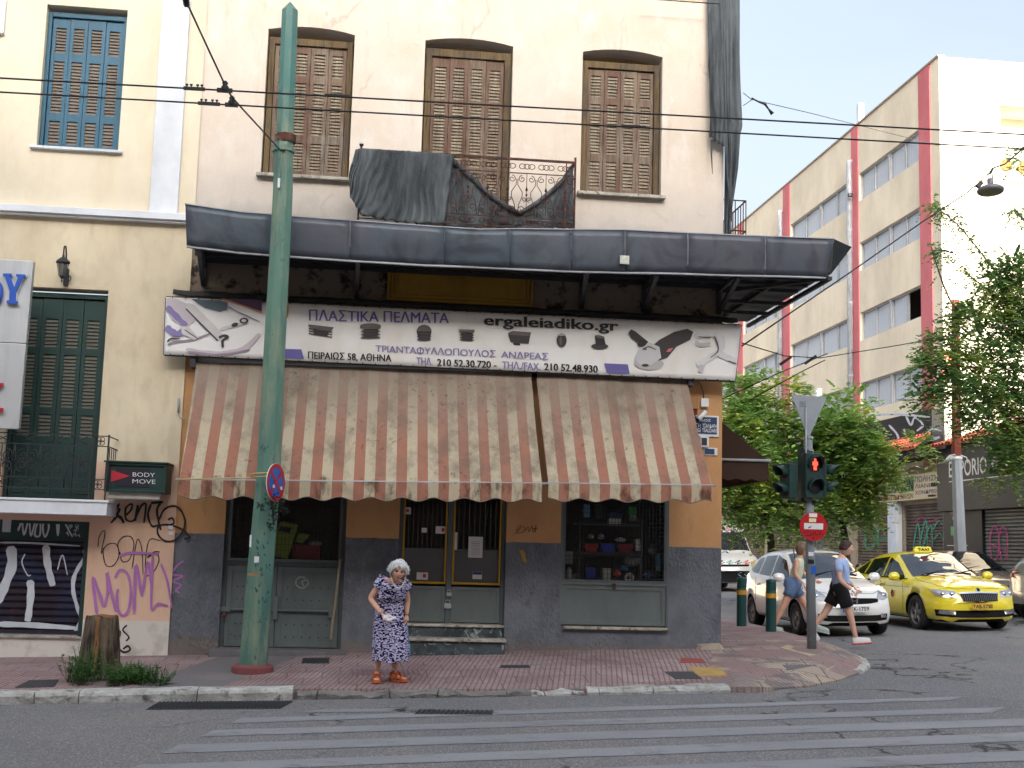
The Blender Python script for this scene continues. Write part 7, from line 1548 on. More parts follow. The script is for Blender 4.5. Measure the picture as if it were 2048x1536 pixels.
for k in range(4): x = -.6+k*.3; vscr([(x, .98), (x+.2, 1.07), (x+.08, .95), (x+.26, 1.0)], 'F', (M_SPRAYB, M_TEAL, M_SPRAYB, M_RED)[k], .014)
for k in range(3): x = .12+k*.22; vscr([(x+.12, .66), (x, .6), (x+.1, .52), (x, .46)], 'F', simple('light_blue_spray', (130, 180, 196), .7), .014)
# ================================================================ street furniture at the corner
M_BOLL = paint('teal_green_bollard', (26, 74, 72), .5, (20, 44, 44), .4)
M_YBAND = simple('yellow_band', (206, 152, 40), .6)
for i, (px, py, pt, lab) in enumerate(((1483, 1252, 1172, 'left teal bollard with yellow band beside the rear of the white hatchback'), (1542, 1263, 1181, 'right teal bollard with yellow band beside the front wheel of the white hatchback'))):
    c = GP(px, py); 
    if i == 0:
        b0_ = thing('bollard', lab, 'bollard', c, 0, 'teal bollards by the white car'); r = .085; H = .82
        mb = MB(); mb.lathe([(r, -.2), (r, H-.24), (r*1.02, H-.2), (r, H-.2), (r*.94, H-.17), (r, H-.15), (r*.94, H-.11), (r, H-.09), (r*.94, H-.06), (r, H-.04), (r*.95, H), (0, H+.015)], (0, 0, 0), n=20); mb.build('post', M_BOLL, b0_, local=True)
        mb = MB(); mb.lathe([(r+.003, H-.29), (r+.003, H-.215)], (0, 0, 0), n=20); mb.build('band', M_YBAND, b0_, local=True)
    else:
        b1_ = b0_.copy(); COL.objects.link(b1_); b1_.location = c; b1_['label'] = lab
        for ch in b0_.children: q = ch.copy(); COL.objects.link(q); q.parent = b1_
Tb = GP(1624, 1297); TY = Tb.y
tl = thing('traffic_light_pole', 'grey pole carrying green traffic light heads with a lit red standing figure', 'traffic light', Tb)
M_TPOLE = paint('grey_sticker_pole', (128, 136, 140), .5, (90, 92, 94), .5, (190, 192, 192)); M_TGREEN = paint('dark_green_signal', (34, 62, 60), .45, (22, 40, 40), .4)
u_ = TY/FPX
mb = MB(); mb.tube([Tb+V((0, 0, -.1)), W(1620, 1100, TY), W(1616, 872, TY)], [9.5*u_, 9.3*u_, 8.6*u_], 16); mb.build('pole', M_TPOLE, tl)
mb = MB(); mb.tube([W(1612, 980, TY-.09), W(1612, 815, TY-.09)], .012, 6); mb.tube([W(1618, 880, TY), W(1617, 812, TY)], .03, 8); mb.build('sign_post', M_GALV, tl)
for py in (876, 902, 1066, 992): p = W(1617+(py-872)*.017, py, TY); mb = MB(); mb.lathe([(9.4*u_, -.015), (9.8*u_, -.015), (9.8*u_, .015), (9.4*u_, .015)], p, n=16); mb.build('band', M_GALV, tl)
def signal(name, c, w_, h_, d_, yaw, lenses=2, red=None, rot=0):
    """head centred at c facing direction yaw (0 = towards the camera, -y)"""
    R = Matrix.Translation(c) @ Matrix.Rotation(yaw, 4, 'Z')
    mb = MB(); mb.box(-w_/2, w_/2, 0, d_, -h_/2, h_/2, 0, R); o = mb.build(name, M_TGREEN, tl, bevel=.012)
    for k in range(lenses):
        z = h_/2-h_*(k+.5)/lenses; r = min(w_, h_/lenses)*.42
        v_ = MB(); n = 14; vs = []
        for j in range(n+1):
            a = radians(-25)+radians(230)*j/n
            for (yy, rr) in ((0, r), (-d_*1.25*(.5+.5*sin(max(0, min(pi, a)))), r*.96)): vs.append(R @ V((cos(a)*rr, yy, z+sin(a)*rr)))
        v_.add(vs, [(2*j, 2*j+1, 2*j+3, 2*j+2) for j in range(n)], 0, True); v_.build('visor', M_TGREEN, o, solid=.006)
        l_ = MB(); l_.lathe([(r*.95, .0), (r*.5, .012), (0, .016)], R @ V((0, -.002, z)), R.to_3x3() @ V((0, -1, 0)), 20); le = l_.build('lens', M_BLACK, o)
        if red and k == 0:
            f = MB(); yy = -.022
            for bx_ in ((-.02, .02, .052, .088), (-.042, .042, -.01, .045), (-.055, -.044, -.02, .04), (.044, .055, -.02, .04), (-.03, -.004, -.095, -.008), (.004, .03, -.095, -.008)): f.box(bx_[0]*.72, bx_[1]*.72, yy, yy+.004, z+bx_[2]*.85, z+bx_[3]*.85, 0, R)
            f.build('red_figure', M_GLOW, tl)
    return o
M_GLOW = bpy.data.materials.new('lit_red_figure'); M_GLOW.use_nodes = True; _b = M_GLOW.node_tree.nodes['Principled BSDF']; _b.inputs['Base Color'].default_value = (.9, .03, .02, 1); _b.inputs['Emission Color'].default_value = (1, .05, .03, 1); _b.inputs['Emission Strength'].default_value = 1.1
c = W(1629, 951, TY-.16); signal('pedestrian_head', c, 40*u_, 92*u_, .12, radians(12), 2, True)
c = W(1607, 950, TY+.12); mb = MB(); mb.box(c.x-.04, c.x+.12, c.y-.02, c.y+.12, c.z-.36, c.z+.38); mb.build('rear_head', M_TGREEN, tl, bevel=.01)
c = W(1569, 962, TY-.1); signal('side_head', c+V((.0, 0, 0)), 33*u_, 62*u_*1.15, .15, radians(-70), 2)
c = W(1655, 960, TY+.05); signal('side_head', c+V((-.02, 0, .0)), 33*u_, 66*u_*1.1, .14, radians(72), 2)
mb = MB()
for py in (925, 1003): mb.bar(W(1575, py, TY-.02), W(1640, py+2, TY-.02), .03, .03)
mb.build('arm', M_TGREEN, tl)
mb = MB(); mb.lathe([(10.4*u_, -.06), (10.4*u_, .0), (9*u_, .03)], W(1617, 903, TY), n=16); mb.build('green_collar', M_TGREEN, tl)
def pol_st(px, py, w_, h_, mat, nm='pole_sticker'):
    a, b = W(px-w_, py+h_, TY-10.2*u_), W(px+w_, py-h_, TY-10.2*u_); mb = MB(); mb.box(a.x, b.x, a.y-.002, a.y+.004, a.z, b.z); return mb.build(nm, mat, tl)
pol_st(1627, 1140, 5, 8, M_BLUE); pol_st(1622, 1123, 6, 4, M_INK); pol_st(1622, 1108, 5, 4, M_PAPER); pol_st(1628, 1005, 3, 5, M_INK)
# warning triangle seen from behind
tr = thing('triangle_sign_back', 'grey back of a downward pointing triangular sign on top of the traffic light pole', 'sign', W(1617, 870, TY-.1))
mb = MB(); t3 = lambda u, v, d: (lambda q: V((q.x, q.y-d, q.z)))(W(u, v, TY-.06)); pp = [(1584, 789), (1650, 794), (1652, 797), (1619, 872), (1615, 873), (1583, 792)]; mb.prism(pp, 0, .012, t3); mb.build('plate', simple('grey_sign_back', (150, 158, 166), .5, .2, .1), tr)
mb = MB()
for k in range(4): text(mb, 'ΑΑΑΑΑΑΑ', 1598, 1611, 803+k*3.2+2, 803+k*3.2, t3, off=.014, bold=0)
mb.build('small_print', M_INK, tr)
p = W(1638, 800, 31.5); mb = MB(); mb.tube([V((p.x, p.y, .4)), W(1637, 777, 31.5)], .085, 10); tag(mb.build('lamp_post', M_PLASTIC), 'pale post top showing behind the triangular sign', 'post')
# no entry disc
c = W(1627, 1053, TY-.13); ne = thing('no_entry_sign', 'round red no entry sign scribbled ZULE with small stickers', 'sign', c); r = 29*u_
mb = MB(); mb.lathe([(0, -.01), (r, -.01), (r, 0), (0, 0)], c, (0, -1, 0), 40, smooth=False); mb.build('plate', M_RED, ne)
t3 = pxplane(c.y-.002); mb = MB(); a, b = W(1608, 1058, c.y), W(1646, 1047, c.y); mb.box(a.x, b.x, c.y-.006, c.y-.001, a.z, b.z); mb.build('white_bar', M_PLASTIC, ne)
mb = MB()
for p in ([(1607, 1065), (1618, 1062), (1610, 1072), (1622, 1070)], [(1622, 1064), (1622, 1070), (1627, 1069), (1627, 1064)], [(1631, 1063), (1631, 1070), (1636, 1069)], [(1643, 1062), (1639, 1062), (1641, 1066), (1638, 1069), (1645, 1068)]): ribbon(mb, p, 1.6, t3, off=.003, smooth=False)
ribbon(mb, [(1616, 1056), (1622, 1053)], 2, t3, off=.008, smooth=False); mb.lathe([(0, 0), (.014, 0)], W(1627, 1076, c.y-.006), (0, -1, 0), 8); mb.build('scribble', M_INK, ne)
for x0, y0, x1, y1, mt in ((1618, 1027, 1634, 1034, M_PAPER), (1618, 1037, 1632, 1044, simple('cream_sticker', (226, 220, 170), .6, var=0))): a, b = W(x0, y1, c.y), W(x1, y0, c.y); mb = MB(); mb.box(a.x, b.x, c.y-.006, c.y-.001, a.z, b.z); mb.build('sticker', mt, ne)
# grey and rusty pole before the black shop
Y2 = 29.2; p0, p1, p2, p3 = W(1922, 1200, Y2), W(1921, 1110, Y2), W(1913, 915, Y2), W(1911, 600, Y2)
gp = thing('steel_pole', 'stout pole, pale grey below and rusty red above, before the black shop', 'pole', V((p0.x, Y2, .6)))
mb = MB(); mb.tube([V((p0.x, Y2, .3)), p1, p2], [.155, .15, .125], 8, smooth=False); mb.build('lower_shaft', paint('pale_grey_pole', (172, 180, 188), .5, (120, 122, 124), .3), gp)
mb = MB(); mb.tube([p2, p3], [.115, .10], 8, smooth=False); mb.build('upper_shaft', paint('red_oxide_pole', (132, 62, 46), .6, (70, 44, 40), .6, (190, 110, 70)), gp)
mb = MB()
for k in range(6): q = p2+V((-.05, -.1, .03)); e = W(1886+k*4, 926-k*1, Y2-.1); mb.tube([q, q.lerp(e, .5)+V((0, 0, .1)), e], .012, 5)
mb.tube([p2+V((.05, -.12, .05)), p2+V((.2, -.12, .0)), p2+V((.24, -.1, -.14))], .012, 5); mb.build('white_cable_ends', M_PLASTIC, gp)
mb = MB(); mb.lathe([(.14, -.04), (.14, .03)], p2, n=10); mb.build('tape_band', M_PLASTIC, gp)
# ================================================================ vegetation
def leaf_mat(name, a, b, c, tr=.35):
    m = Mt(name, lin(a), .6, 0, .3); m.mix(m.isl(), lin(b)); m.mix(m.noise(1.1, det=4, lo=.5, hi=.68), lin(c), k=.75)
    t = m.n('BsdfTranslucent'); m.l(m.cur(), t.inputs[0]); x = m.n('MixShader'); x.inputs[0].default_value = tr
    m.l(m.b.outputs[0], x.inputs[1]); m.l(t.outputs[0], x.inputs[2]); m.l(x.outputs[0], m.out.inputs[0]); return m.m
M_LEAF = leaf_mat('acacia_leaf', (156, 186, 104), (118, 156, 84), (204, 200, 92))
M_LEAFD = leaf_mat('dark_leaf', (122, 156, 92), (88, 124, 74), (172, 182, 92), .42)
M_BARK = Mt('bark', lin((96, 84, 70)), .95); M_BARK.mix(M_BARK.noise(9, (1, 1, .3), 5, .4, .6), lin((58, 50, 42))).bump(M_BARK.noise(14, (1, 1, .25), 5), .6, .02); M_BARK = M_BARK.m
RV = lambda s=1.: V((random.gauss(0, s), random.gauss(0, s), random.gauss(0, s)))
def twig(mb, o, d, ln, n, ls, droop=.5):
    """arching compound leaf: pairs of narrow leaflets along a thin rib"""
    d = d.normalized(); s = d.cross(V((0, 0, 1)));
    if s.length < .1: s = V((1, 0, 0))
    s.normalize()
    for i in range(n):
        t = (i+.6)/n; p = o+d*ln*t+V((0, 0, -droop*ln*t*t))
        for k in (-1, 1):
            a = (s*k+d*.45+V((0, 0, random.uniform(-.5, .3)))).normalized(); L_ = ls*(1.1-.5*abs(t-.4))*random.uniform(.75, 1.2); wv = a.cross(V((random.uniform(-.4, .4), random.uniform(-.4, .4), 1))).normalized()*L_*.27
            mb.add([p, p+a*L_*.5+wv, p+a*L_, p+a*L_*.5-wv], [(0, 1, 2, 3)])
def limb(mb, pts, r0, r1, n=7):
    P = catmull(pts, 4); mb.tube(P, [r0+(r1-r0)*i/(len(P)-1) for i in range(len(P))], n)
def clump(mb, c, r, n, ls, ln, squash=.8, dens=8):
    for i in range(n):
        q = RV().normalized()*(random.random()**.45); o = c+V((q.x*r.x, q.y*r.y, q.z*r.z)); d = (q+RV(.45)+V((0, 0, .15)))
        twig(mb, o, d, ln*random.uniform(.7, 1.3), dens, ls, random.uniform(.3, .9))
def px_tree(root, trunk, clumps, Yb, mat, ls, ln, dens, tr=.13, names=('trunk', 'crown')):
    mb = MB(); limb(mb, trunk, tr, tr*.6)
    top = trunk[-1]
    for (x, y, rx_, ry_, dy, n) in clumps: c = W(x, y, Yb+dy); limb(mb, [top, top.lerp(c, .5)+V((0, 0, -.15))+RV(.12), c], tr*.22, .008, 5)
    mb.build(names[0], M_BARK, root)
    mb = MB()
    for (x, y, rx_, ry_, dy, n) in clumps:
        c = W(x, y, Yb+dy); k = (Yb+dy)/FPX; clump(mb, c, V((rx_*k, max(.5, rx_*k*.8), ry_*k)), int(n*1.45), ls, ln, dens=dens)
    mb.build(names[1], mat, root)
YT = 31.0
for lab, trk, cl in (
    ('feathery green street tree whose crown fills the gap right of the corner building', (1540, 1040), [(1480, 880, 60, 70, -.5, 210), (1530, 960, 80, 55, 0, 260), (1470, 990, 60, 60, .5, 180), (1545, 840, 50, 40, 0, 110), (1500, 780, 40, 40, .3, 70), (1560, 1020, 60, 40, -.5, 120), (1475, 820, 35, 50, 0, 70), (1595, 905, 55, 55, .5, 150), (1580, 780, 24, 30, 0, 26)]),
    ('feathery green street tree behind the traffic light with branches over the black parapet', (1690, 1040), [(1690, 870, 60, 45, -.5, 190), (1650, 940, 65, 60, 0, 260), (1730, 930, 55, 50, 0, 210), (1700, 1000, 60, 45, .3, 170), (1738, 905, 32, 30, -.8, 46), (1690, 810, 50, 26, .4, 50), (1635, 1010, 40, 34, -.3, 80), (1836, 892, 46, 10, -1.5, 16), (1730, 960, 24, 30, .3, 30), (1640, 850, 40, 30, 0, 50)])):
    b_ = W(trk[0], 1150, YT); t_ = thing('street_tree', lab, 'tree', V((b_.x, YT, .62)))
    px_tree(t_, [V((b_.x, YT, .5)), V((b_.x+.05, YT+.05, 1.8)), W(trk[0]-6, trk[1], YT)], cl, YT, M_LEAF, .17, .55, 7)
YR = 24.5
rt = thing('street_tree', 'dark leaved tree reaching in from the right edge over the black shop', 'tree', V((15.6, YR, .6)))
tr0 = [V((15.9, YR, .5)), V((15.8, YR, 2.5)), W(2110, 840, YR)]
cl = [(2024, 890, 44, 40, 0, 90), (2040, 800, 60, 60, .3, 200), (1990, 720, 50, 45, 0, 90), (1950, 845, 46, 26, -.3, 50), (1900, 780, 50, 30, -.4, 80), (1860, 740, 34, 24, -.3, 40), (1890, 690, 44, 26, 0, 60), (1945, 740, 40, 30, 0, 60), (2040, 660, 50, 50, .3, 150), (2030, 530, 30, 30, .2, 50), (1990, 560, 34, 26, .3, 46), (1935, 640, 50, 30, .2, 70), (1985, 625, 40, 32, .3, 56), (2000, 955, 40, 18, .2, 24), (2048, 880, 40, 50, .5, 90), (1840, 800, 20, 16, -.4, 14), (2030, 580, 40, 30, .3, 40), (2040, 320, 16, 22, .3, 12), (1870, 720, 20, 14, 0, 16), (1975, 800, 40, 36, 0, 80)]
px_tree(rt, tr0, cl, YR, M_LEAFD, .135, .36, 6, .10)
mb = MB(); mw = MB()      # long arching branches against the white wall
for pts, n, sp in (([(2048, 620), (2010, 570), (1965, 510), (1920, 455), (1880, 420), (1855, 405)], 60, 12), ([(2048, 560), (2020, 520), (1990, 480)], 12, 10), ([(1940, 640), (1900, 600), (1870, 520), (1862, 490)], 10, 12), ([(2048, 440), (2030, 420), (2022, 430)], 10, 10), ([(1905, 505), (1880, 500), (1865, 506)], 12, 12), ([(2000, 600), (1950, 560), (1920, 535)], 14, 14), ([(2048, 700), (2000, 640), (1975, 560)], 14, 12)):
    P = [W(p.x, p.y, YR+.2*sin(i)) for i, p in enumerate(catmull(pts, 6))]; mw.tube(P, [.03-.024*i/(len(P)-1) for i in range(len(P))], 5)
    for i in range(int(n*2.8)):
        t = random.random()*(len(P)-1); q = P[int(t)].lerp(P[min(len(P)-1, int(t)+1)], t % 1)+RV(.06); twig(mb, q, RV()+V((0, 0, -.3)), .26, 6, .085, .7)
mw.build('branch', M_BARK, rt); mb.build('foliage_spray', M_LEAFD, rt)
# tree stump with weeds
sb = GP(196, 1345); sb.z = pav_z(sb.x, sb.y)
sp_ = thing('tree_stump', 'sawn off tree stump with torn orange wood in front of the cream building', 'tree stump', sb); YS_ = sb.y
def stump(u, v):
    a = u*2*pi; h = 1.0-v; z = .70*v; r = .23-.055*v+.12*max(0, .25-v)*2; r *= 1+.16*noise.noise(V((cos(a)*2, sin(a)*2, z*1.5)))+.09*noise.noise(V((cos(a)*7, sin(a)*7, z*2.5)))+.05*sin(a*9+z*3)
    if v > .97: r *= .97
    return sb+V((cos(a)*r+.0*v, sin(a)*r, -.05+z*(1+.0)+.03*noise.noise(V((a, 0, 5)))*(v > .9)))
mb = MB(); mb.grid(stump, 64, 26)
M_STUMP = Mt('grey_bark', lin((122, 106, 88)), .95); M_STUMP.mix(M_STUMP.noise(12, (1, 1, .18), 6, .42, .6), lin((56, 46, 38))).mix(M_STUMP.noise(5, (1, 1, .3), 5, .55, .7), lin((156, 138, 110)), k=.7).bump(M_STUMP.noise(16, (1, 1, .15), 6), 1.0, .04); M_STUMP = M_STUMP.m
mb.build('bark', M_STUMP, sp_)
mb = MB(); top = [stump(i/30, 1.0) for i in range(30)]; cc_ = sum(top, V())/30; mb.add([cc_-V((0, 0, .02))]+top, [(0, i+1, (i+1) % 30+1) for i in range(30)]); M_SAWN = simple('sawn_wood', (150, 98, 60), .9, var=.3, sc=20, bump=.5); mb.build('sawn_top', M_SAWN, sp_)
mb = MB()
for px, wd in ((205, 6), (199.5, 3)): 
    P = []
    for j in range(9):
        v = .98-.85*j/8; a = -pi/2+(px-204)*.03+.12*noise.noise(V((px, j*.6, 0))); p = stump((a % (2*pi))/(2*pi), v); P.append(p+V((0, -.012, 0)))
    mb.tube(P, [.014*(wd/4)*(.4+.8*abs(sin(j*1.3+px))) for j in range(9)], 5)
mb.build('torn_wood', simple('torn_orange_wood', (150, 108, 72), .9, var=.3, sc=14, bump=.6), sp_)
M_WEED = leaf_mat('weed_leaf', (84, 124, 64), (58, 96, 50), (110, 142, 84), .3)
def weeds(name, lab, spots, hgt, seed_):
    random.seed(seed_); root = thing(name, lab, 'weeds', spots[0][0]); mb = MB(); ms = MB()
    for c, r, n in spots:
        for i in range(n):
            a = random.random()*2*pi; q = c+V((cos(a), sin(a)*.7, 0))*r*random.random()**.6; q.z = pav_z(q.x, q.y); h = hgt*random.uniform(.4, 1.1)*(1-.4*(q-c).length/r)
            tip_ = q+V((random.gauss(0, .06), random.gauss(0, .05), h)); ms.tube([q, q.lerp(tip_, .5)+RV(.01), tip_], .003, 3)
            for k in range(int(5+h*22)):
                p = q.lerp(tip_, random.uniform(.15, 1)); d = V((random.gauss(0, 1), random.gauss(0, 1), random.uniform(-.1, .6))).normalized(); l_ = random.uniform(.025, .06); wv = d.cross(V((0, 0, 1))).normalized()*l_*.35
                mb.add([p, p+d*l_*.45+wv, p+d*l_+V((0, 0, -.008)), p+d*l_*.45-wv], [(0, 1, 2, 3)])
    ms.build('stems', M_WEED, root); mb.build('leaves', M_WEED, root)
weeds('weed_clump', 'tall thin weeds growing at the left side of the stump', [(GP(170, 1362), .22, 60), (GP(158, 1370), .14, 24)], .42, 3)
weeds('weed_clump', 'bushy green weeds spreading right of the stump along the kerb', [(GP(262, 1362), .26, 110), (GP(290, 1366), .24, 60), (GP(232, 1372), .10, 24), (GP(318, 1371), .1, 14)], .24, 4)
random.seed(11)
# scruffy dark evergreen bunch tied to the pole
ev = thing('evergreen_bunch', 'dark scruffy evergreen bunch tied to the green pole under the round sign', 'plant', W(540, 1060, YP-.3)); mb = MB()
for (x, y, r, n) in ((522, 1012, 10, 18), (536, 975, 8, 14), (545, 1000, 16, 40), (548, 1025, 14, 36), (562, 1010, 12, 26), (540, 1050, 8, 16), (567, 1022, 6, 9)):
    for i in range(n):
        c = W(x+random.gauss(0, r*.5), y+random.gauss(0, r*.6), YP-.3+random.uniform(-.04, .06)); d = RV()+V((0, 0, -.3))
        for k in range(7):
            e = (d.normalized()+RV(.5)).normalized()*random.uniform(.03, .06); wv = e.cross(RV()).normalized()*.004; mb.add([c-wv, c+wv, c+e], [(0, 1, 2)])
mb.build('needles', simple('dark_needles', (28, 46, 34), .8, var=.2), ev); mb = MB(); mb.tube([W(536, 960, YP-.28), W(544, 1000, YP-.29), W(548, 1050, YP-.28)], .012, 5); mb.build('stem', M_BARK, ev)
# ================================================================ pavement ironwork, litter, patches
def slab_(name, lab, cat, pts, mat, lift=.006, on='p', grp=None, ribs=0):
    P = [GP(*q) if on == 'p' else G(*q) for q in pts]; mb = MB()
    z = (lambda p: pav_z(p.x, p.y)) if on == 'p' else (lambda p: road_z(p.x, p.y))
    vs = [V((p.x, p.y, z(p)+lift)) for p in P]+[V((p.x, p.y, z(p)-.03)) for p in P]; n = len(P)
    mb.add(vs, [tuple(range(n))]+[(i, (i+1) % n, (i+1) % n+n, i+n) for i in range(n)])
    for k in range(ribs):
        t = (k+.5)/ribs; a = vs[0].lerp(vs[1], t)+V((0, 0, .006)); b = vs[3].lerp(vs[2], t)+V((0, 0, .006)); mb.bar(a.lerp(b, .06), a.lerp(b, .94), .012, .012)
    return tag(mb.build(name, mat), lab, cat, grp)
M_IRON = simple('cast_iron_cover', (74, 76, 80), .6, .3, .2, 20, .5)
slab_('drain_grate', 'long double cast iron grate in the road by the kerb, left of the crossing', 'grate', [(292, 1420), (560, 1418), (587, 1403), (318, 1405)], M_IRON, .006, 'r', None, 34)
slab_('drain_grate', 'narrow sunken grate in the road below the elderly woman', 'grate', [(828, 1429), (984, 1430), (988, 1422), (836, 1421)], M_IRON, .006, 'r', None, 16)
slab_('manhole_cover', 'small dark cover on the pavement left of the stump', 'cover', [(30, 1376), (108, 1374), (118, 1360), (58, 1361)], M_IRON)
slab_('manhole_cover', 'small ribbed grate on the pavement between the pole and the double doors', 'grate', [(603, 1327), (658, 1327), (659, 1317), (606, 1317)], M_IRON, .006, 'p', None, 12)
slab_('manhole_cover', 'rectangular tiled cover on the pavement behind the elderly woman', 'cover', [(700, 1351), (845, 1351), (840, 1338), (698, 1338)], simple('tiled_cover', (150, 122, 124), .8, var=.25, sc=14), .004, 'p', None, 14)
slab_('manhole_cover', 'dark square cover near the pavement corner', 'cover', [(1350, 1358), (1404, 1358), (1384, 1344), (1330, 1344)], simple('dark_cover', (72, 72, 76), .7, var=.2, sc=14, bump=.4))
slab_('manhole_cover', 'thin dark slot cover before the right grey wall', 'cover', [(1000, 1336), (1060, 1336), (1058, 1331), (1002, 1331)], M_IRON)
M_TACT = simple('yellow_tactile_paving', (196, 160, 96), .85, var=.25, sc=7, bump=.3); M_TACT2 = simple('beige_tactile_paving', (190, 176, 146), .85, var=.2, sc=7, bump=.3)
for i, (pts, mt, lab) in enumerate((([(1398, 1352), (1456, 1352), (1440, 1336), (1375, 1334)], M_TACT, 'yellow tactile slab on the pavement corner'), ([(1648, 1341), (1702, 1342), (1712, 1333), (1672, 1331)], M_TACT2, 'pale yellow slab near the curved kerb'), ([(1560, 1296), (1618, 1312), (1640, 1310), (1575, 1290)], M_TACT2, 'strip of beige grooved slabs by the traffic light pole'), ([(1575, 1340), (1650, 1340), (1630, 1330), (1565, 1330)], simple('grey_patch_slab', (108, 106, 110), .85, var=.2), 'grey slab patch in the tactile paving'), ([(1360, 1326), (1412, 1326), (1405, 1318), (1362, 1316)], simple('fresh_red_slab', (160, 74, 72), .85, var=.15, bump=.3, sc=7), 'brighter red slab by the foot of the corner pier'))): slab_('paving_patch', lab, 'paving', pts, mt, .005)
mb = MB()
for i in range(150):
    x, y = random.uniform(0, 1740), random.uniform(1318, 1372)
    if i > 120: x, y = random.uniform(1480, 1760), random.uniform(1275, 1345)
    p = GP(x, y)
    if p.y < 14.15 or p.y > 24: continue
    p.z = pav_z(p.x, p.y)+.006; a = random.random()*6; r = random.uniform(.006, .02); mb.add([p+V((cos(a)*r, sin(a)*r, 0)), p+V((cos(a+2)*r, sin(a+2)*r, .004)), p+V((cos(a+4)*r, sin(a+4)*r, .008))], [(0, 1, 2)])
tag(mb.build('litter', simple('dry_leaf_litter', (176, 160, 128), .9, var=.2, sc=40)), kind='stuff')
# ================================================================ people
def skin(name, J, E, R, mat, parent, sub=2, rootj=None):
    names = list(J); idx = {n: i for i, n in enumerate(names)}
    me = bpy.data.meshes.new(name); me.from_pydata([tuple(J[n]) for n in names], [(idx[a], idx[b]) for a, b in E], [])
    o = bpy.data.objects.new(name, me); COL.objects.link(o)
    o.modifiers.new('skin', 'SKIN').use_smooth_shade = True
    if not me.skin_vertices: me.attributes.new if 0 else None
    bm = bmesh.new(); bm.from_mesh(me); ly = bm.verts.layers.skin.verify()
    for v, n in zip(bm.verts, names):
        r = R[n]; v[ly].radius = (r, r) if not isinstance(r, tuple) else r; v[ly].use_root = (n == (rootj or names[0]))
    bm.to_mesh(me); bm.free()
    s = o.modifiers.new('sub', 'SUBSURF'); s.levels = s.render_levels = sub
    m2 = evalmesh(o); o.modifiers.clear(); m2.materials.clear(); m2.materials.append(mat)
    inv = root_matrix(parent).inverted() if parent else Matrix.Identity(4); m2.transform(inv); m2.polygons.foreach_set('use_smooth', [True]*len(m2.polygons)); o.data = m2; o.parent = parent
    return o
def chain(*n): return list(zip(n, n[1:]))
M_SKIN = Mt('warm_skin', lin((222, 172, 146)), .55, 0, .35); M_SKIN.b.inputs['Subsurface Weight'].default_value = .08; M_SKIN.mix(M_SKIN.noise(14, det=4, lo=.4, hi=.7, obj=True), lin((206, 146, 120)), k=.5); M_SKIN = M_SKIN.m
M_SKIN2 = Mt('pale_skin', lin((216, 172, 150)), .55, 0, .35).m; M_LIP = simple('lip', (168, 92, 84), .5, var=0); M_EYE = simple('eye_dark', (38, 28, 26), .3, var=0); M_EYEW = simple('eye_white', (210, 204, 198), .4, var=0); M_BROW = simple('brow', (120, 96, 84), .8, var=0)
def hand(parent, wrist, d, palm_n, L_, mat, curl=.6, thumb=1, name='hand'):
    """d: direction wrist to fingers, palm_n: palm normal"""
    d = d.normalized(); n_ = palm_n.normalized(); s = d.cross(n_).normalized(); J = {}; R = {}; E = []
    J['w'] = wrist; J['p'] = wrist+d*L_*.28; J['k'] = wrist+d*L_*.45; R['w'] = (.022, .017); R['p'] = (.034, .014); R['k'] = (.036, .012); E += chain('w', 'p', 'k')
    m_ = skin('palm', J, E, R, mat, parent, 2)
    for i, (off, ln) in enumerate(((-.026, .42), (-.009, .48), (.009, .45), (.025, .36))):
        b = wrist+d*L_*.42+s*off; c = curl*(1+.12*i); p1 = b+(d*cos(c*.4)+n_*sin(c*.4))*L_*ln*.42; p2 = p1+(d*cos(c*1.1)+n_*sin(c*1.1))*L_*ln*.33; p3 = p2+(d*cos(c*1.8)+n_*sin(c*1.8))*L_*ln*.25
        skin('finger', {'a': b, 'b': p1, 'c': p2, 'd': p3}, chain('a', 'b', 'c', 'd'), {'a': .0095, 'b': .0085, 'c': .008, 'd': .0065}, mat, m_, 1)
    t = wrist+d*L_*.18-s*thumb*.026; q1 = t+(d*.6-s*thumb*.7+n_*.35).normalized()*L_*.2; q2 = q1+(d*.9-s*thumb*.15+n_*.6).normalized()*L_*.17
    skin('thumb', {'a': t, 'b': q1, 'c': q2}, chain('a', 'b', 'c'), {'a': .013, 'b': .0105, 'c': .008}, mat, m_, 1)
def frame(f, up):
    f = f.normalized(); r = f.cross(up).normalized(); u = r.cross(f); return f, r, u
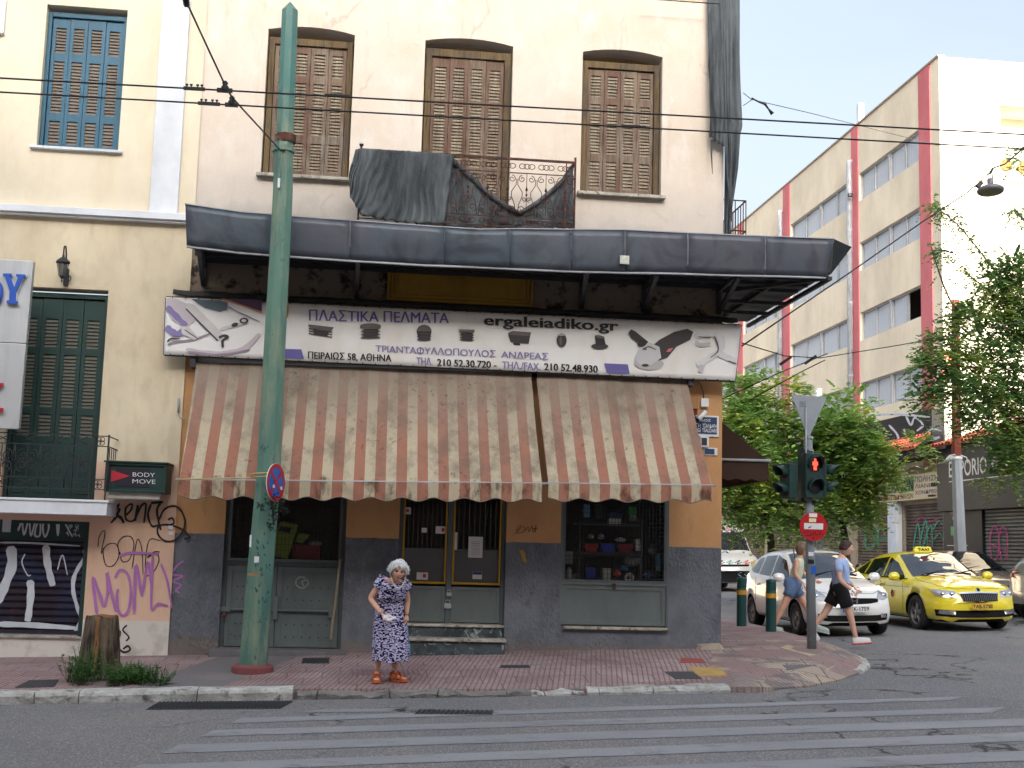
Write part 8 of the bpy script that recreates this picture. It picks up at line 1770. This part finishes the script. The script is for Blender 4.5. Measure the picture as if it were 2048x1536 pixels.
def head(parent, c, f, up, H, mat, hairfn, hairmat, old=False, name='head'):
    """c head centre, f facing direction, H head height"""
    f, r, u = frame(f, up); a = H/2
    def pt(x, y, z): return c+r*x*a+f*y*a+u*z*a
    def surf(uu, vv):
        th = uu*2*pi; ph = vv*pi; z = cos(ph); k = sin(ph); x, y = sin(th)*k, cos(th)*k
        xx = x*.74; yy = y*.88-.05; zz = z
        if z < 0: xx *= 1-.34*z*z; yy *= 1-.12*z*z
        if y > .2:                                                  # facial relief
            fx = abs(xx); g = lambda cx_, cz, sx, sz: math.exp(-((xx-cx_)/sx)**2-((z-cz)/sz)**2)
            yy += .20*g(0, -.20, .10, .14)+.07*g(0, .02, .08, .22)-.10*(g(.28, .05, .16, .10)+g(-.28, .05, .16, .10))+.05*(g(.3, .22, .25, .07)+g(-.3, .22, .25, .07))+.06*g(0, -.48, .22, .10)-.05*g(0, -.60, .25, .05)+.10*g(0, -.82, .22, .12)+.04*(g(.42, -.25, .16, .16)+g(-.42, -.25, .16, .16))
            if old: yy -= .035*(g(.24, -.38, .04, .16)+g(-.24, -.38, .04, .16))
        return pt(xx, yy, zz)
    mb = MB(); mb.grid(surf, 56, 44); h = mb.build(name, mat, parent)
    mb = MB()
    for s in (-1, 1):
        e = pt(s*.28, .70, .04); mb.grid(lambda uu, vv: e+(r*sin(uu*2*pi)*.095+u*cos(uu*2*pi)*.042)*a*sin(vv*pi/2)+f*a*.055*cos(vv*pi/2), 14, 4)
    mb.build('eye_whites', M_EYEW, h)
    mb = MB()
    for s in (-1, 1):
        e = pt(s*.28, .765, .04); mb.lathe([(a*.055, 0), (0, a*.01)], e, f, 12)
        mb.tube([pt(s*.16, .76, .08), pt(s*.28, .79, .12), pt(s*.41, .70, .07)], a*.022, 5)
    mb.build('eyes', M_EYE, h)
    mb = MB()
    for s in (-1, 1): mb.tube([pt(s*.13, .82, .22), pt(s*.28, .83, .27), pt(s*.44, .70, .21)], [a*.02, a*.03, a*.012], 5)
    mb.build('eyebrows', M_BROW, h)
    mb = MB(); mb.tube([pt(-.2, .76, -.49), pt(-.08, .84, -.465), pt(0, .85, -.475), pt(.08, .84, -.465), pt(.2, .76, -.49)], [a*.01, a*.03, a*.03, a*.03, a*.01], 6); mb.tube([pt(-.16, .78, -.53), pt(0, .84, -.55), pt(.16, .78, -.53)], [a*.01, a*.035, a*.01], 6); mb.build('lips', M_LIP, h)
    mb = MB()
    for s in (-1, 1): mb.grid(lambda uu, vv: pt(s*(.72+.07*sin(vv*pi)), -.05+.13*cos(uu*2*pi)*sin(vv*pi), -.05+.2*cos(vv*pi)), 10, 8)
    mb.build('ears', mat, h)
    hairfn(pt, a, h, hairmat); return h
def strands(mb, pt, a, n, root_, tip_, r=.02):
    for i in range(n):
        p, q, m_ = root_(i), tip_(i), None; mid = tuple((x+y)/2 for x, y in zip(p, q)); s = 1.12; mb.tube([pt(*p), pt(mid[0]*s, mid[1]*s, mid[2]*1.05+.06), pt(*q)], [a*r, a*r*1.3, a*r*.3], 4, cap=False)
def hair_shell(mb, pt, ext, zcut, n=48, m=26, rough=.05, seed_=0):
    def s(uu, vv):
        th = uu*2*pi; y_ = cos(th); front = max(0, y_); lim = .30+(1-front)*zcut; ph = vv*pi*lim/1.0; z = cos(ph); k = sin(ph); nz_ = rough*noise.noise(V((sin(th)*k*6+seed_, cos(th)*k*6, z*6)))+rough*.5*noise.noise(V((sin(th)*k*16, cos(th)*k*16, z*14)))
        e = ext+nz_; return pt(sin(th)*k*.78*e, cos(th)*k*.9*e-.07, z*e)
    mb.grid(s, n, m)
# ---- elderly woman
YWm = 15.0; wb = GP(780, 1366); wb.z = pav_z(wb.x, wb.y); YWm = wb.y
ow = thing('person', 'elderly white haired woman stooping in a navy and lilac patterned dress and orange sandals', 'person', wb)
J_ = lambda x, y, dy=0: W(x, y, YWm+dy)
gz = lambda p: pav_z(p.x, p.y)
JJ = {'pel': J_(780, 1238, .12), 'wai': J_(778, 1212, .05), 'che': J_(783, 1182, -.08), 'nk0': J_(789, 1163, -.17), 'nk1': J_(794, 1150, -.23),
      'hL': J_(766, 1242, .12), 'kL': J_(758, 1295, .06), 'aL': J_(754, 1342, .06), 'hR': J_(795, 1242, .12), 'kR': J_(791, 1295, .08), 'aR': J_(790, 1340, .10),
      'sL': J_(765, 1164, -.11), 'eL': J_(740, 1197, -.06), 'wL': J_(763, 1227, -.26), 'sR': J_(807, 1170, -.10), 'eR': J_(815, 1199, .02), 'wR': J_(813, 1230, -.02)}
RR = {'pel': .13, 'wai': .12, 'che': (.14, .11), 'nk0': .06, 'nk1': .047, 'hL': .09, 'kL': .055, 'aL': .034, 'hR': .09, 'kR': .055, 'aR': .036, 'sL': .052, 'eL': .038, 'wL': .024, 'sR': .05, 'eR': .037, 'wR': .024}
EE = chain('pel', 'wai', 'che', 'nk0', 'nk1')+chain('pel', 'hL', 'kL', 'aL')+chain('pel', 'hR', 'kR', 'aR')+chain('che', 'sL', 'eL', 'wL')+chain('che', 'sR', 'eR', 'wR')
body = skin('body', JJ, EE, RR, M_SKIN, ow)
HC = J_(797, 1141, -.31); fdir = V((.08, -1, -.26)); up_ = V((.17, -.3, 1))
M_WHAIR = Mt('white_hair', lin((232, 234, 234)), .6, 0, .4); M_WHAIR.mix(M_WHAIR.noise(30, (1, 1, .6), 4, .4, .65, obj=True), lin((184, 186, 188)), k=.7); M_WHAIR.bump(M_WHAIR.noise(60, (1, 1, .4), 3, obj=True), .5, .005); M_WHAIR = M_WHAIR.m
def hair_old(pt, a, h, mat):
    mb = MB(); hair_shell(mb, pt, 1.16, .52, rough=.12)
    for i in range(170):
        th = random.uniform(-pi, pi); fr = max(0, cos(th)); z0 = random.uniform(.25, .95) if fr < .75 else random.uniform(.55, .95); k = sqrt(max(.05, 1-z0*z0)); p = (sin(th)*k*.86, cos(th)*k*.95-.05, z0*1.1)
        th2 = th+random.gauss(0, .25); zz = z0-random.uniform(.4, .85)*(1-.6*fr); kk = sqrt(max(.1, 1-min(.95, abs(zz))**2))
        o_ = random.uniform(1.12, 1.34); q = (sin(th2)*kk*.84*o_, cos(th2)*kk*.95*o_*(.97 if fr < .6 else .95)-.05, max(-.55, zz)); mid = ((p[0]+q[0])/2*1.16, (p[1]+q[1])/2*1.13, (p[2]+q[2])/2+.10)
        if fr > .75 and q[2] < .35: continue
        mb.tube([pt(*p), pt(*mid), pt(*q)], [a*.04, a*.055, a*.008], 5, cap=False)
    for s, n in ((1, 14), (-1, 9)):
        for i in range(n): z = random.uniform(-.3, .3); mb.tube([pt(s*.76, -.1, z+.15), pt(s*(.95+.1*random.random()), .05, z), pt(s*(1.12+.18*random.random()), .0, z+random.uniform(-.05, .2))], [a*.05, a*.04, a*.006], 5, cap=False)
    mb.build('hair', mat, h)
head(ow, HC, fdir, up_, .215, M_SKIN, hair_old, M_WHAIR, True)
# dress lofted from shoulder line to hem
rings = [(1322, 746, 817, .05, .20), (1300, 746, 816, .05, .20), (1275, 746, 815, .05, .19), (1250, 747, 812, .06, .18), (1230, 749, 811, .06, .17), (1212, 753, 809, .03, .150), (1203, 757, 806, .01, .135), (1196, 752, 811, -.03, .165), (1187, 755, 812, -.05, .155), (1177, 757, 812, -.08, .145), (1170, 757, 813, -.10, .13), (1163, 757, 814, -.12, .10), (1157, 762, 812, -.13, .075)]
M_DRESS = Mt('navy_lilac_print_fabric', lin((30, 26, 62)), .85, 0, .15)
_n = M_DRESS.n('TexNoise'); _n.inputs['Scale'].default_value = 14; M_DRESS.l(M_DRESS.pos(obj=True), _n.inputs['Vector']); _a = M_DRESS.n('MixRGB', blend_type='ADD'); _a.inputs[0].default_value = .07; M_DRESS.l(M_DRESS.pos((.8, .5, 2.0), (0, .3, 0), True), _a.inputs[1]); M_DRESS.l(_n.outputs['Color'], _a.inputs[2])
_v = M_DRESS.n('TexVoronoi'); _v.inputs['Scale'].default_value = 40; _v.inputs['Randomness'].default_value = .8; M_DRESS.l(_a.outputs[0], _v.inputs['Vector'])
M_DRESS.mix(M_DRESS.ramp(_v.outputs['Distance'], .54, .46), lin((206, 200, 234))); M_DRESS.bump(M_DRESS.noise(5, (3, 3, .5), 3, 0, 1, obj=True), .5, .03); M_DRESS = M_DRESS.m
def dressf(u, v):
    t = v*(len(rings)-1); i = min(int(t), len(rings)-2); f = t-i; a, b = rings[i], rings[i+1]; y, xl_, xr_, dy, dp = (a[k]+(b[k]-a[k])*f for k in range(5))
    L0, R0_ = J_(xl_, y, dy), J_(xr_, y, dy); c = (L0+R0_)/2; hw = (R0_.x-L0.x)/2; th = u*2*pi; ca, sa = cos(th), sin(th)
    fold = (1+.05*sin(th*7+v*3)*(1-v)**1.2+.02*noise.noise(V((ca*3, sa*3, v*9)))); e = .85 if v < .6 else .75
    x = hw*abs(ca)**e*(1 if ca > 0 else -1)*fold; yy = dp*sa*fold
    if v > .62 and sa < 0: yy -= .015*sin((v-.62)/.38*pi)
    hem = .012*sin(th*5)*(v < .02)
    z = c.z+(R0_.z-L0.z)*.5*ca+hem
    if v > .8 and sa < -.3: z -= .055*((v-.8)/.2)**1.5*(1-(abs(ca)/.95)**2 if abs(ca) < .95 else 0)   # scooped neckline
    return V((c.x+x, c.y+yy, z))
mb = MB(); mb.grid(dressf, 96, 90)
dr = mb.build('dress', M_DRESS, ow, solid=.006)
for s, (sx, sy, ex_, ey_) in ((-1, (767, 1160, 753, 1178)), (1, (806, 1166, 817, 1182))):
    a, b = J_(sx, sy, -.12), J_(ex_, ey_, -.09); d = (b-a); mb = MB()
    x_ = d.normalized().cross(V((0, 1, 0))).normalized(); y_ = d.normalized().cross(x_)
    mb.grid(lambda u, v: a-d*.25+d*1.05*v+(x_*cos(u*2*pi)*(.066+.004*v)+y_*sin(u*2*pi)*(.075+.0*v)), 24, 8); mb.build('sleeve', M_DRESS, dr, solid=.005)
# collar bone skin visible in the neckline
mb = MB(); ncl = J_(789, 1160, -.235)
for i in range(30):
    t = i/29; a = radians(200)+radians(140)*t if 0 else pi+pi*t; p = J_(797, 1151, -.30)+V((cos(a)*.075, -.02*sin(-a), sin(a)*.135)); mb.lathe([(0, -.0085), (.006, -.006), (.0085, 0), (.006, .006), (0, .0085)], p, n=8)
mb.build('pearl_necklace', simple('pearl', (228, 216, 200), .3, var=.0), ow)
wL = JJ['wL']; hand(ow, wL+V((.0, 0, .0)), (J_(778, 1240, -.30)-wL), V((.2, .5, -.5)), .17, M_SKIN, .9, -1)
wR = JJ['wR']; hand(ow, wR, V((-.05, -.12, -1)), V((-1, .1, 0)), .165, M_SKIN, .6, 1)
mb = MB(); d = (JJ['wL']-JJ['eL']).normalized(); c = JJ['wL']-d*.03; x_ = d.orthogonal().normalized(); y_ = d.cross(x_)
for k in range(14): a = 2*pi*k/14; mb.lathe([(0, -.007), (.006, 0), (0, .007)], c+(x_*cos(a)+y_*sin(a))*.031, n=6)
mb.build('bracelet', simple('pale_bead', (224, 220, 214), .35, var=0), ow)
mb = MB(); c = J_(779, 1236, -.36); mb.grid(lambda u, v: c+V(((u-.5)*.14, .012*sin(u*9)*cos(v*7)+.02*(v-.5), (v-.5)*.05*(1+.4*sin(u*5)))), 14, 8); tag(mb.build('tissue', M_PAPER, solid=.006), 'crumpled white tissue held in the right hand of the elderly woman', 'tissue')
M_SAND = Mt('orange_sandal_leather', lin((198, 92, 40)), .5); M_SAND = M_SAND.m
def sandal(ax, toe, lab_):
    g = V((ax.x, ax.y, gz(ax))); d = V((toe.x-ax.x, toe.y-ax.y, 0)).normalized(); s = V((-d.y, d.x, 0)); L_ = .235; heel = g-d*.065
    def P(t, w_, z): return heel+d*L_*t+s*w_+V((0, 0, z))
    wd = lambda t: .036+.012*sin(min(1, t*1.1)*pi)+(.006 if t > .5 else 0)
    mb = MB(); out = [(t/10) for t in range(11)]
    poly_ = [(t, wd(t)*(1 if 0 < t < 1 else .5)) for t in out]+[(t, -wd(t)*(1 if 0 < t < 1 else .5)) for t in out[::-1]]
    vs = [P(t, w_, .002) for t, w_ in poly_]+[P(t, w_*1.02, .028) for t, w_ in poly_]; n = len(poly_); mb.add(vs, [tuple(range(n))[::-1], tuple(range(n, 2*n))]+[(i, (i+1) % n, (i+1) % n+n, i+n) for i in range(n)])
    so_ = mb.build('sandal', M_SAND, ow, bevel=.005)
    sk = {'h': P(.12, 0, .05), 'm': P(.4, 0, .052), 'b': P(.72, 0, .042), 't': P(.93, 0, .036), 'a': ax+V((0, 0, .0)), 'x': P(.2, 0, .07)}
    skin('foot', sk, [('h', 'x'), ('x', 'm'), ('m', 'b'), ('b', 't'), ('x', 'a')], {'h': .03, 'x': .034, 'm': (.036, .026), 'b': (.042, .02), 't': (.036, .012), 'a': .033}, M_SKIN, ow, 2)
    for t0, w0, zt_ in ((.72, .048, .072), (.48, .045, .095), (.14, .040, .10)):
        b_ = MB(); b_.grid(lambda u, v: P(t0-.06+.12*v, w0*cos(u*pi)*1.08, .022+(zt_-.022)*sin(u*pi)**.7), 16, 3); b_.build('strap', M_SAND, so_, solid=.006)
    b_ = MB(); b_.tube([P(.5, -.03, .095), P(.3, -.035, .10), P(.12, -.035, .10)], .012, 6); b_.tube([P(.5, .03, .095), P(.3, .035, .10), P(.12, .035, .10)], .012, 6); b_.build('strap', M_SAND, so_)
sandal(JJ['aL'], JJ['aL']+V((-.02, -1, 0)), 'l'); sandal(JJ['aR'], JJ['aR']+V((.8, -.55, 0)), 'r')
mb = MB(); mb.tube([J_(812, 1238, .1), J_(818, 1290, .2)], .012, 6); mb.tube([J_(816, 1285, .2), J_(818, 1310, .2)], .022, 6); tag(mb.build('folded_umbrella', simple('light_blue_cloth', (110, 170, 200), .8)), 'pale blue folded umbrella half hidden behind the patterned dress', 'umbrella')
mb = MB(); mb.bar(J_(799, 1322, .2), J_(806, 1338, .2), .025, .012); tag(mb.build('ivory_fan', simple('ivory_stick', (210, 196, 172), .6)), 'ivory coloured folded fan tip showing below the hem of the dress', 'fan')
# ---- two walkers at the corner
def walker(lab, Yw, J, R, mats, clothes, hc, f, up, H, hairfn, hairmat, shoes, skinm, hands=True):
    b = V((J['pel'].x, Yw, road_z(J['pel'].x, 0)))
    root = thing('person', lab, 'person', b)
    E = chain('pel', 'wai', 'che', 'nk0', 'nk1')+chain('pel', 'hL', 'kL', 'aL')+chain('pel', 'hR', 'kR', 'aR')+chain('che', 'sL', 'eL', 'wL')+chain('che', 'sR', 'eR', 'wR')
    bo = skin('body', J, E, R, skinm, root)
    for nm, jn, ed, rr, mt in clothes:
        if nm == 'shorts':
            mb = MB(); top_ = J['pel']+V((0, 0, .09))
            for h_, e_ in (('hL', 'x'), ('hR', 'y')): q = J[h_]; mb.tube([top_.lerp(q, .25)+V((0, 0, .05)), top_.lerp(q, .6), q, q.lerp(jn[e_], .5), jn[e_]], [rr['pel']*.9, rr['pel'], rr['hL'], rr['x'], rr['x']*1.02], 18, cap=False)
            mb.build('shorts', mt, root, solid=.006); continue
        skin(nm, {k: (J[k] if isinstance(k, str) and k in J else jn[k]) for k in jn}, ed, rr, mt, root)
    head(root, hc, f, up, H, skinm, hairfn, hairmat)
    for w_, e_ in (('wL', 'eL'), ('wR', 'eR')): d = (J[w_]-J[e_]).normalized(); hand(root, J[w_], d, V((0, 1 if w_ == 'wL' else -1, 0))+V((.3, 0, 0)), .17, skinm, .7, 1)
    for (heel, toe, mt, sm) in shoes:
        d = (toe-heel); up2 = V((0, 0, 1)); s = d.cross(up2).normalized(); u2 = s.cross(d).normalized()
        def sf(u, v):
            t = v; wd = .036+.014*sin(t*pi*.9); ht = .085*(1-t)**.8+.045*t+.01 if t < 1 else .02
            if t < .04 or t > .96: wd *= .6; ht *= .7
            a = u*2*pi; return heel+d*t+s*cos(a)*wd+u2*(max(-.0, sin(a))*ht+min(0, sin(a))*.004+.028)
        mb = MB(); mb.grid(sf, 20, 16); sh2 = mb.build('shoe', mt, root)
        mb = MB(); mb.grid(lambda u, v: heel+d*(v*1.04-.02)+s*cos(u*2*pi)*(.042+.014*sin(v*pi*.9))*(1 if .03 < v < .97 else .6)+u2*(.014+.014*sin(u*2*pi)), 16, 14); mb.build('sole', sm, sh2)
    return root
T_ = lambda x, y, Y: W(x, y, Y)
Yg = 20.6; g_ = lambda x, y, dy=0: W(x, y, Yg+dy)
GJ = {'pel': g_(1585, 1172), 'wai': g_(1592, 1152), 'che': g_(1597, 1132), 'nk0': g_(1600, 1117), 'nk1': g_(1602, 1110), 'hL': g_(1582, 1178, -.1), 'kL': g_(1566, 1216, -.1), 'aL': g_(1546, 1253, -.1), 'hR': g_(1590, 1178, .1), 'kR': g_(1612, 1214, .1), 'aR': g_(1632, 1254, .1), 'sL': g_(1594, 1122, -.16), 'eL': g_(1590, 1148, -.2), 'wL': g_(1606, 1168, -.28), 'sR': g_(1602, 1122, .16), 'eR': g_(1606, 1146, .2), 'wR': g_(1626, 1158, .1)}
GR = {'pel': .12, 'wai': .095, 'che': (.105, .12), 'nk0': .05, 'nk1': .042, 'hL': .085, 'kL': .052, 'aL': .034, 'hR': .085, 'kR': .052, 'aR': .034, 'sL': .043, 'eL': .032, 'wL': .022, 'sR': .043, 'eR': .032, 'wR': .022}
M_TOP = Mt('mint_striped_top', lin((196, 214, 190)), .85); _w = M_TOP.n('TexWave', wave_type='BANDS', bands_direction='Z'); _w.inputs['Scale'].default_value = 9; M_TOP.l(M_TOP.pos(), _w.inputs['Vector']); M_TOP.mix(_w.outputs['Fac'], lin((224, 214, 180)), k=.8); M_TOP = M_TOP.m
M_DENIM = simple('blue_denim', (104, 132, 172), .85, var=.2, sc=30); M_BHAIR = simple('ash_brown_hair', (132, 104, 82), .6, var=.25, sc=30, bump=.4); M_DHAIR = simple('dark_brown_hair', (64, 46, 42), .6, var=.2, sc=30, bump=.4)
M_TEE = simple('light_blue_tee', (168, 190, 232), .85, var=.06, sc=8); M_SHORT = simple('black_shorts', (20, 20, 26), .85, var=.1)
def hair_pony(pt, a, h, mat):
    mb = MB(); hair_shell(mb, pt, 1.07, .50, rough=.04)
    for i in range(26): o_ = random.gauss(0, .1); mb.tube([pt(o_*.6, -.85, .35+o_*.4), pt(o_, -1.25, .1), pt(o_*1.4, -1.25, -.7+o_), pt(o_*1.2, -1.05, -1.6+random.uniform(-.2, .2))], [a*.07, a*.1, a*.08, a*.01], 5, cap=False)
    mb.build('hair', mat, h)
def hair_short(pt, a, h, mat):
    mb = MB(); hair_shell(mb, pt, 1.06, .30, rough=.09)
    mb.build('hair', mat, h)
sh_h = GJ['hL'].lerp(GJ['kL'], .38); sh_r = GJ['hR'].lerp(GJ['kR'], .38)
M_SHOEG = simple('mint_grey_shoe', (176, 190, 184), .7, var=.1, sc=30); M_SHOEW = simple('white_shoe', (222, 216, 218), .6, var=.08); M_SHOEO = simple('coral_shoe', (236, 92, 70), .6, var=.05)
toe = lambda p, dx, dz, dy=0: p+V((dx, dy, dz))
gA, gB = GP(1534, 1272), W(1644, 1270, Yg+.1)
walker('woman with ponytail, striped mint top and denim shorts striding behind the traffic pole', Yg, GJ, GR, None,
   [('top', {'wai': 0, 'che': 0, 'nk0': 0, 'a': g_(1588, 1166), 'sL': 0, 'sR': 0}, [('a', 'wai'), ('wai', 'che'), ('che', 'nk0'), ('che', 'sL'), ('che', 'sR')], {'a': .125, 'wai': .11, 'che': (.122, .135), 'nk0': .062, 'sL': .05, 'sR': .05}, M_TOP),
    ('shorts', {'pel': 0, 'hL': 0, 'hR': 0, 'x': sh_h, 'y': sh_r}, [('pel', 'hL'), ('hL', 'x'), ('pel', 'hR'), ('hR', 'y')], {'pel': .135, 'hL': .105, 'hR': .105, 'x': .09, 'y': .09}, M_DENIM)],
   g_(1605, 1098), V((1, -.35, .0)), V((.05, 0, 1)), .225, hair_pony, M_BHAIR,
   [(g_(1537, 1266, -.1), g_(1537, 1266, -.1)+V((.24, -.04, .0)), M_SHOEG, M_PLASTIC), (g_(1629, 1262, .1), g_(1629, 1262, .1)+V((.23, -.04, -.05)), M_SHOEG, M_PLASTIC)], M_SKIN)
Ym = 19.7; m_ = lambda x, y, dy=0: W(x, y, Ym+dy)
MJ = {'pel': m_(1680, 1178), 'wai': m_(1681, 1158), 'che': m_(1680, 1134), 'nk0': m_(1682, 1117), 'nk1': m_(1686, 1108), 'hL': m_(1684, 1184, -.1), 'kL': m_(1701, 1232, -.12), 'aL': m_(1712, 1278, -.12), 'hR': m_(1672, 1184, .1), 'kR': m_(1652, 1224, .14), 'aR': m_(1626, 1254, .16), 'sL': m_(1676, 1126, -.2), 'eL': m_(1680, 1160, -.27), 'wL': m_(1703, 1180, -.34), 'sR': m_(1690, 1126, .2), 'eR': m_(1690, 1156, .28), 'wR': m_(1708, 1174, .2)}
MR = {'pel': .13, 'wai': .125, 'che': (.13, .155), 'nk0': .062, 'nk1': .054, 'hL': .09, 'kL': .058, 'aL': .037, 'hR': .09, 'kR': .058, 'aR': .037, 'sL': .055, 'eL': .042, 'wL': .027, 'sR': .055, 'eR': .042, 'wR': .027}
x1, y1 = MJ['hL'].lerp(MJ['kL'], .62), MJ['hR'].lerp(MJ['kR'], .62)
walker('man in light blue tee and black shorts striding past the white hatchback', Ym, MJ, MR, None,
   [('tee', {'wai': 0, 'che': 0, 'nk0': 0, 'a': m_(1681, 1180), 'sL': 0, 'sR': 0, 'l': MJ['sL'].lerp(MJ['eL'], .6), 'r': MJ['sR'].lerp(MJ['eR'], .6)}, [('a', 'wai'), ('wai', 'che'), ('che', 'nk0'), ('che', 'sL'), ('che', 'sR'), ('sL', 'l'), ('sR', 'r')], {'a': .15, 'wai': .145, 'che': (.15, .175), 'nk0': .075, 'sL': .075, 'sR': .075, 'l': .065, 'r': .065}, M_TEE),
    ('shorts', {'pel': 0, 'hL': 0, 'hR': 0, 'x': x1, 'y': y1}, [('pel', 'hL'), ('hL', 'x'), ('pel', 'hR'), ('hR', 'y')], {'pel': .13, 'hL': .11, 'hR': .11, 'x': .10, 'y': .10}, M_SHORT)],
   m_(1693, 1096), V((1, -.3, -.05)), V((.12, 0, 1)), .235, hair_short, M_DHAIR,
   [(m_(1706, 1290, -.12), m_(1706, 1290, -.12)+V((.28, -.05, .03)), M_SHOEW, M_SHOEO), (m_(1612, 1260, .16), m_(1612, 1260, .16)+V((.16, -.03, -.2)), M_SHOEW, M_SHOEO)], M_SKIN2)
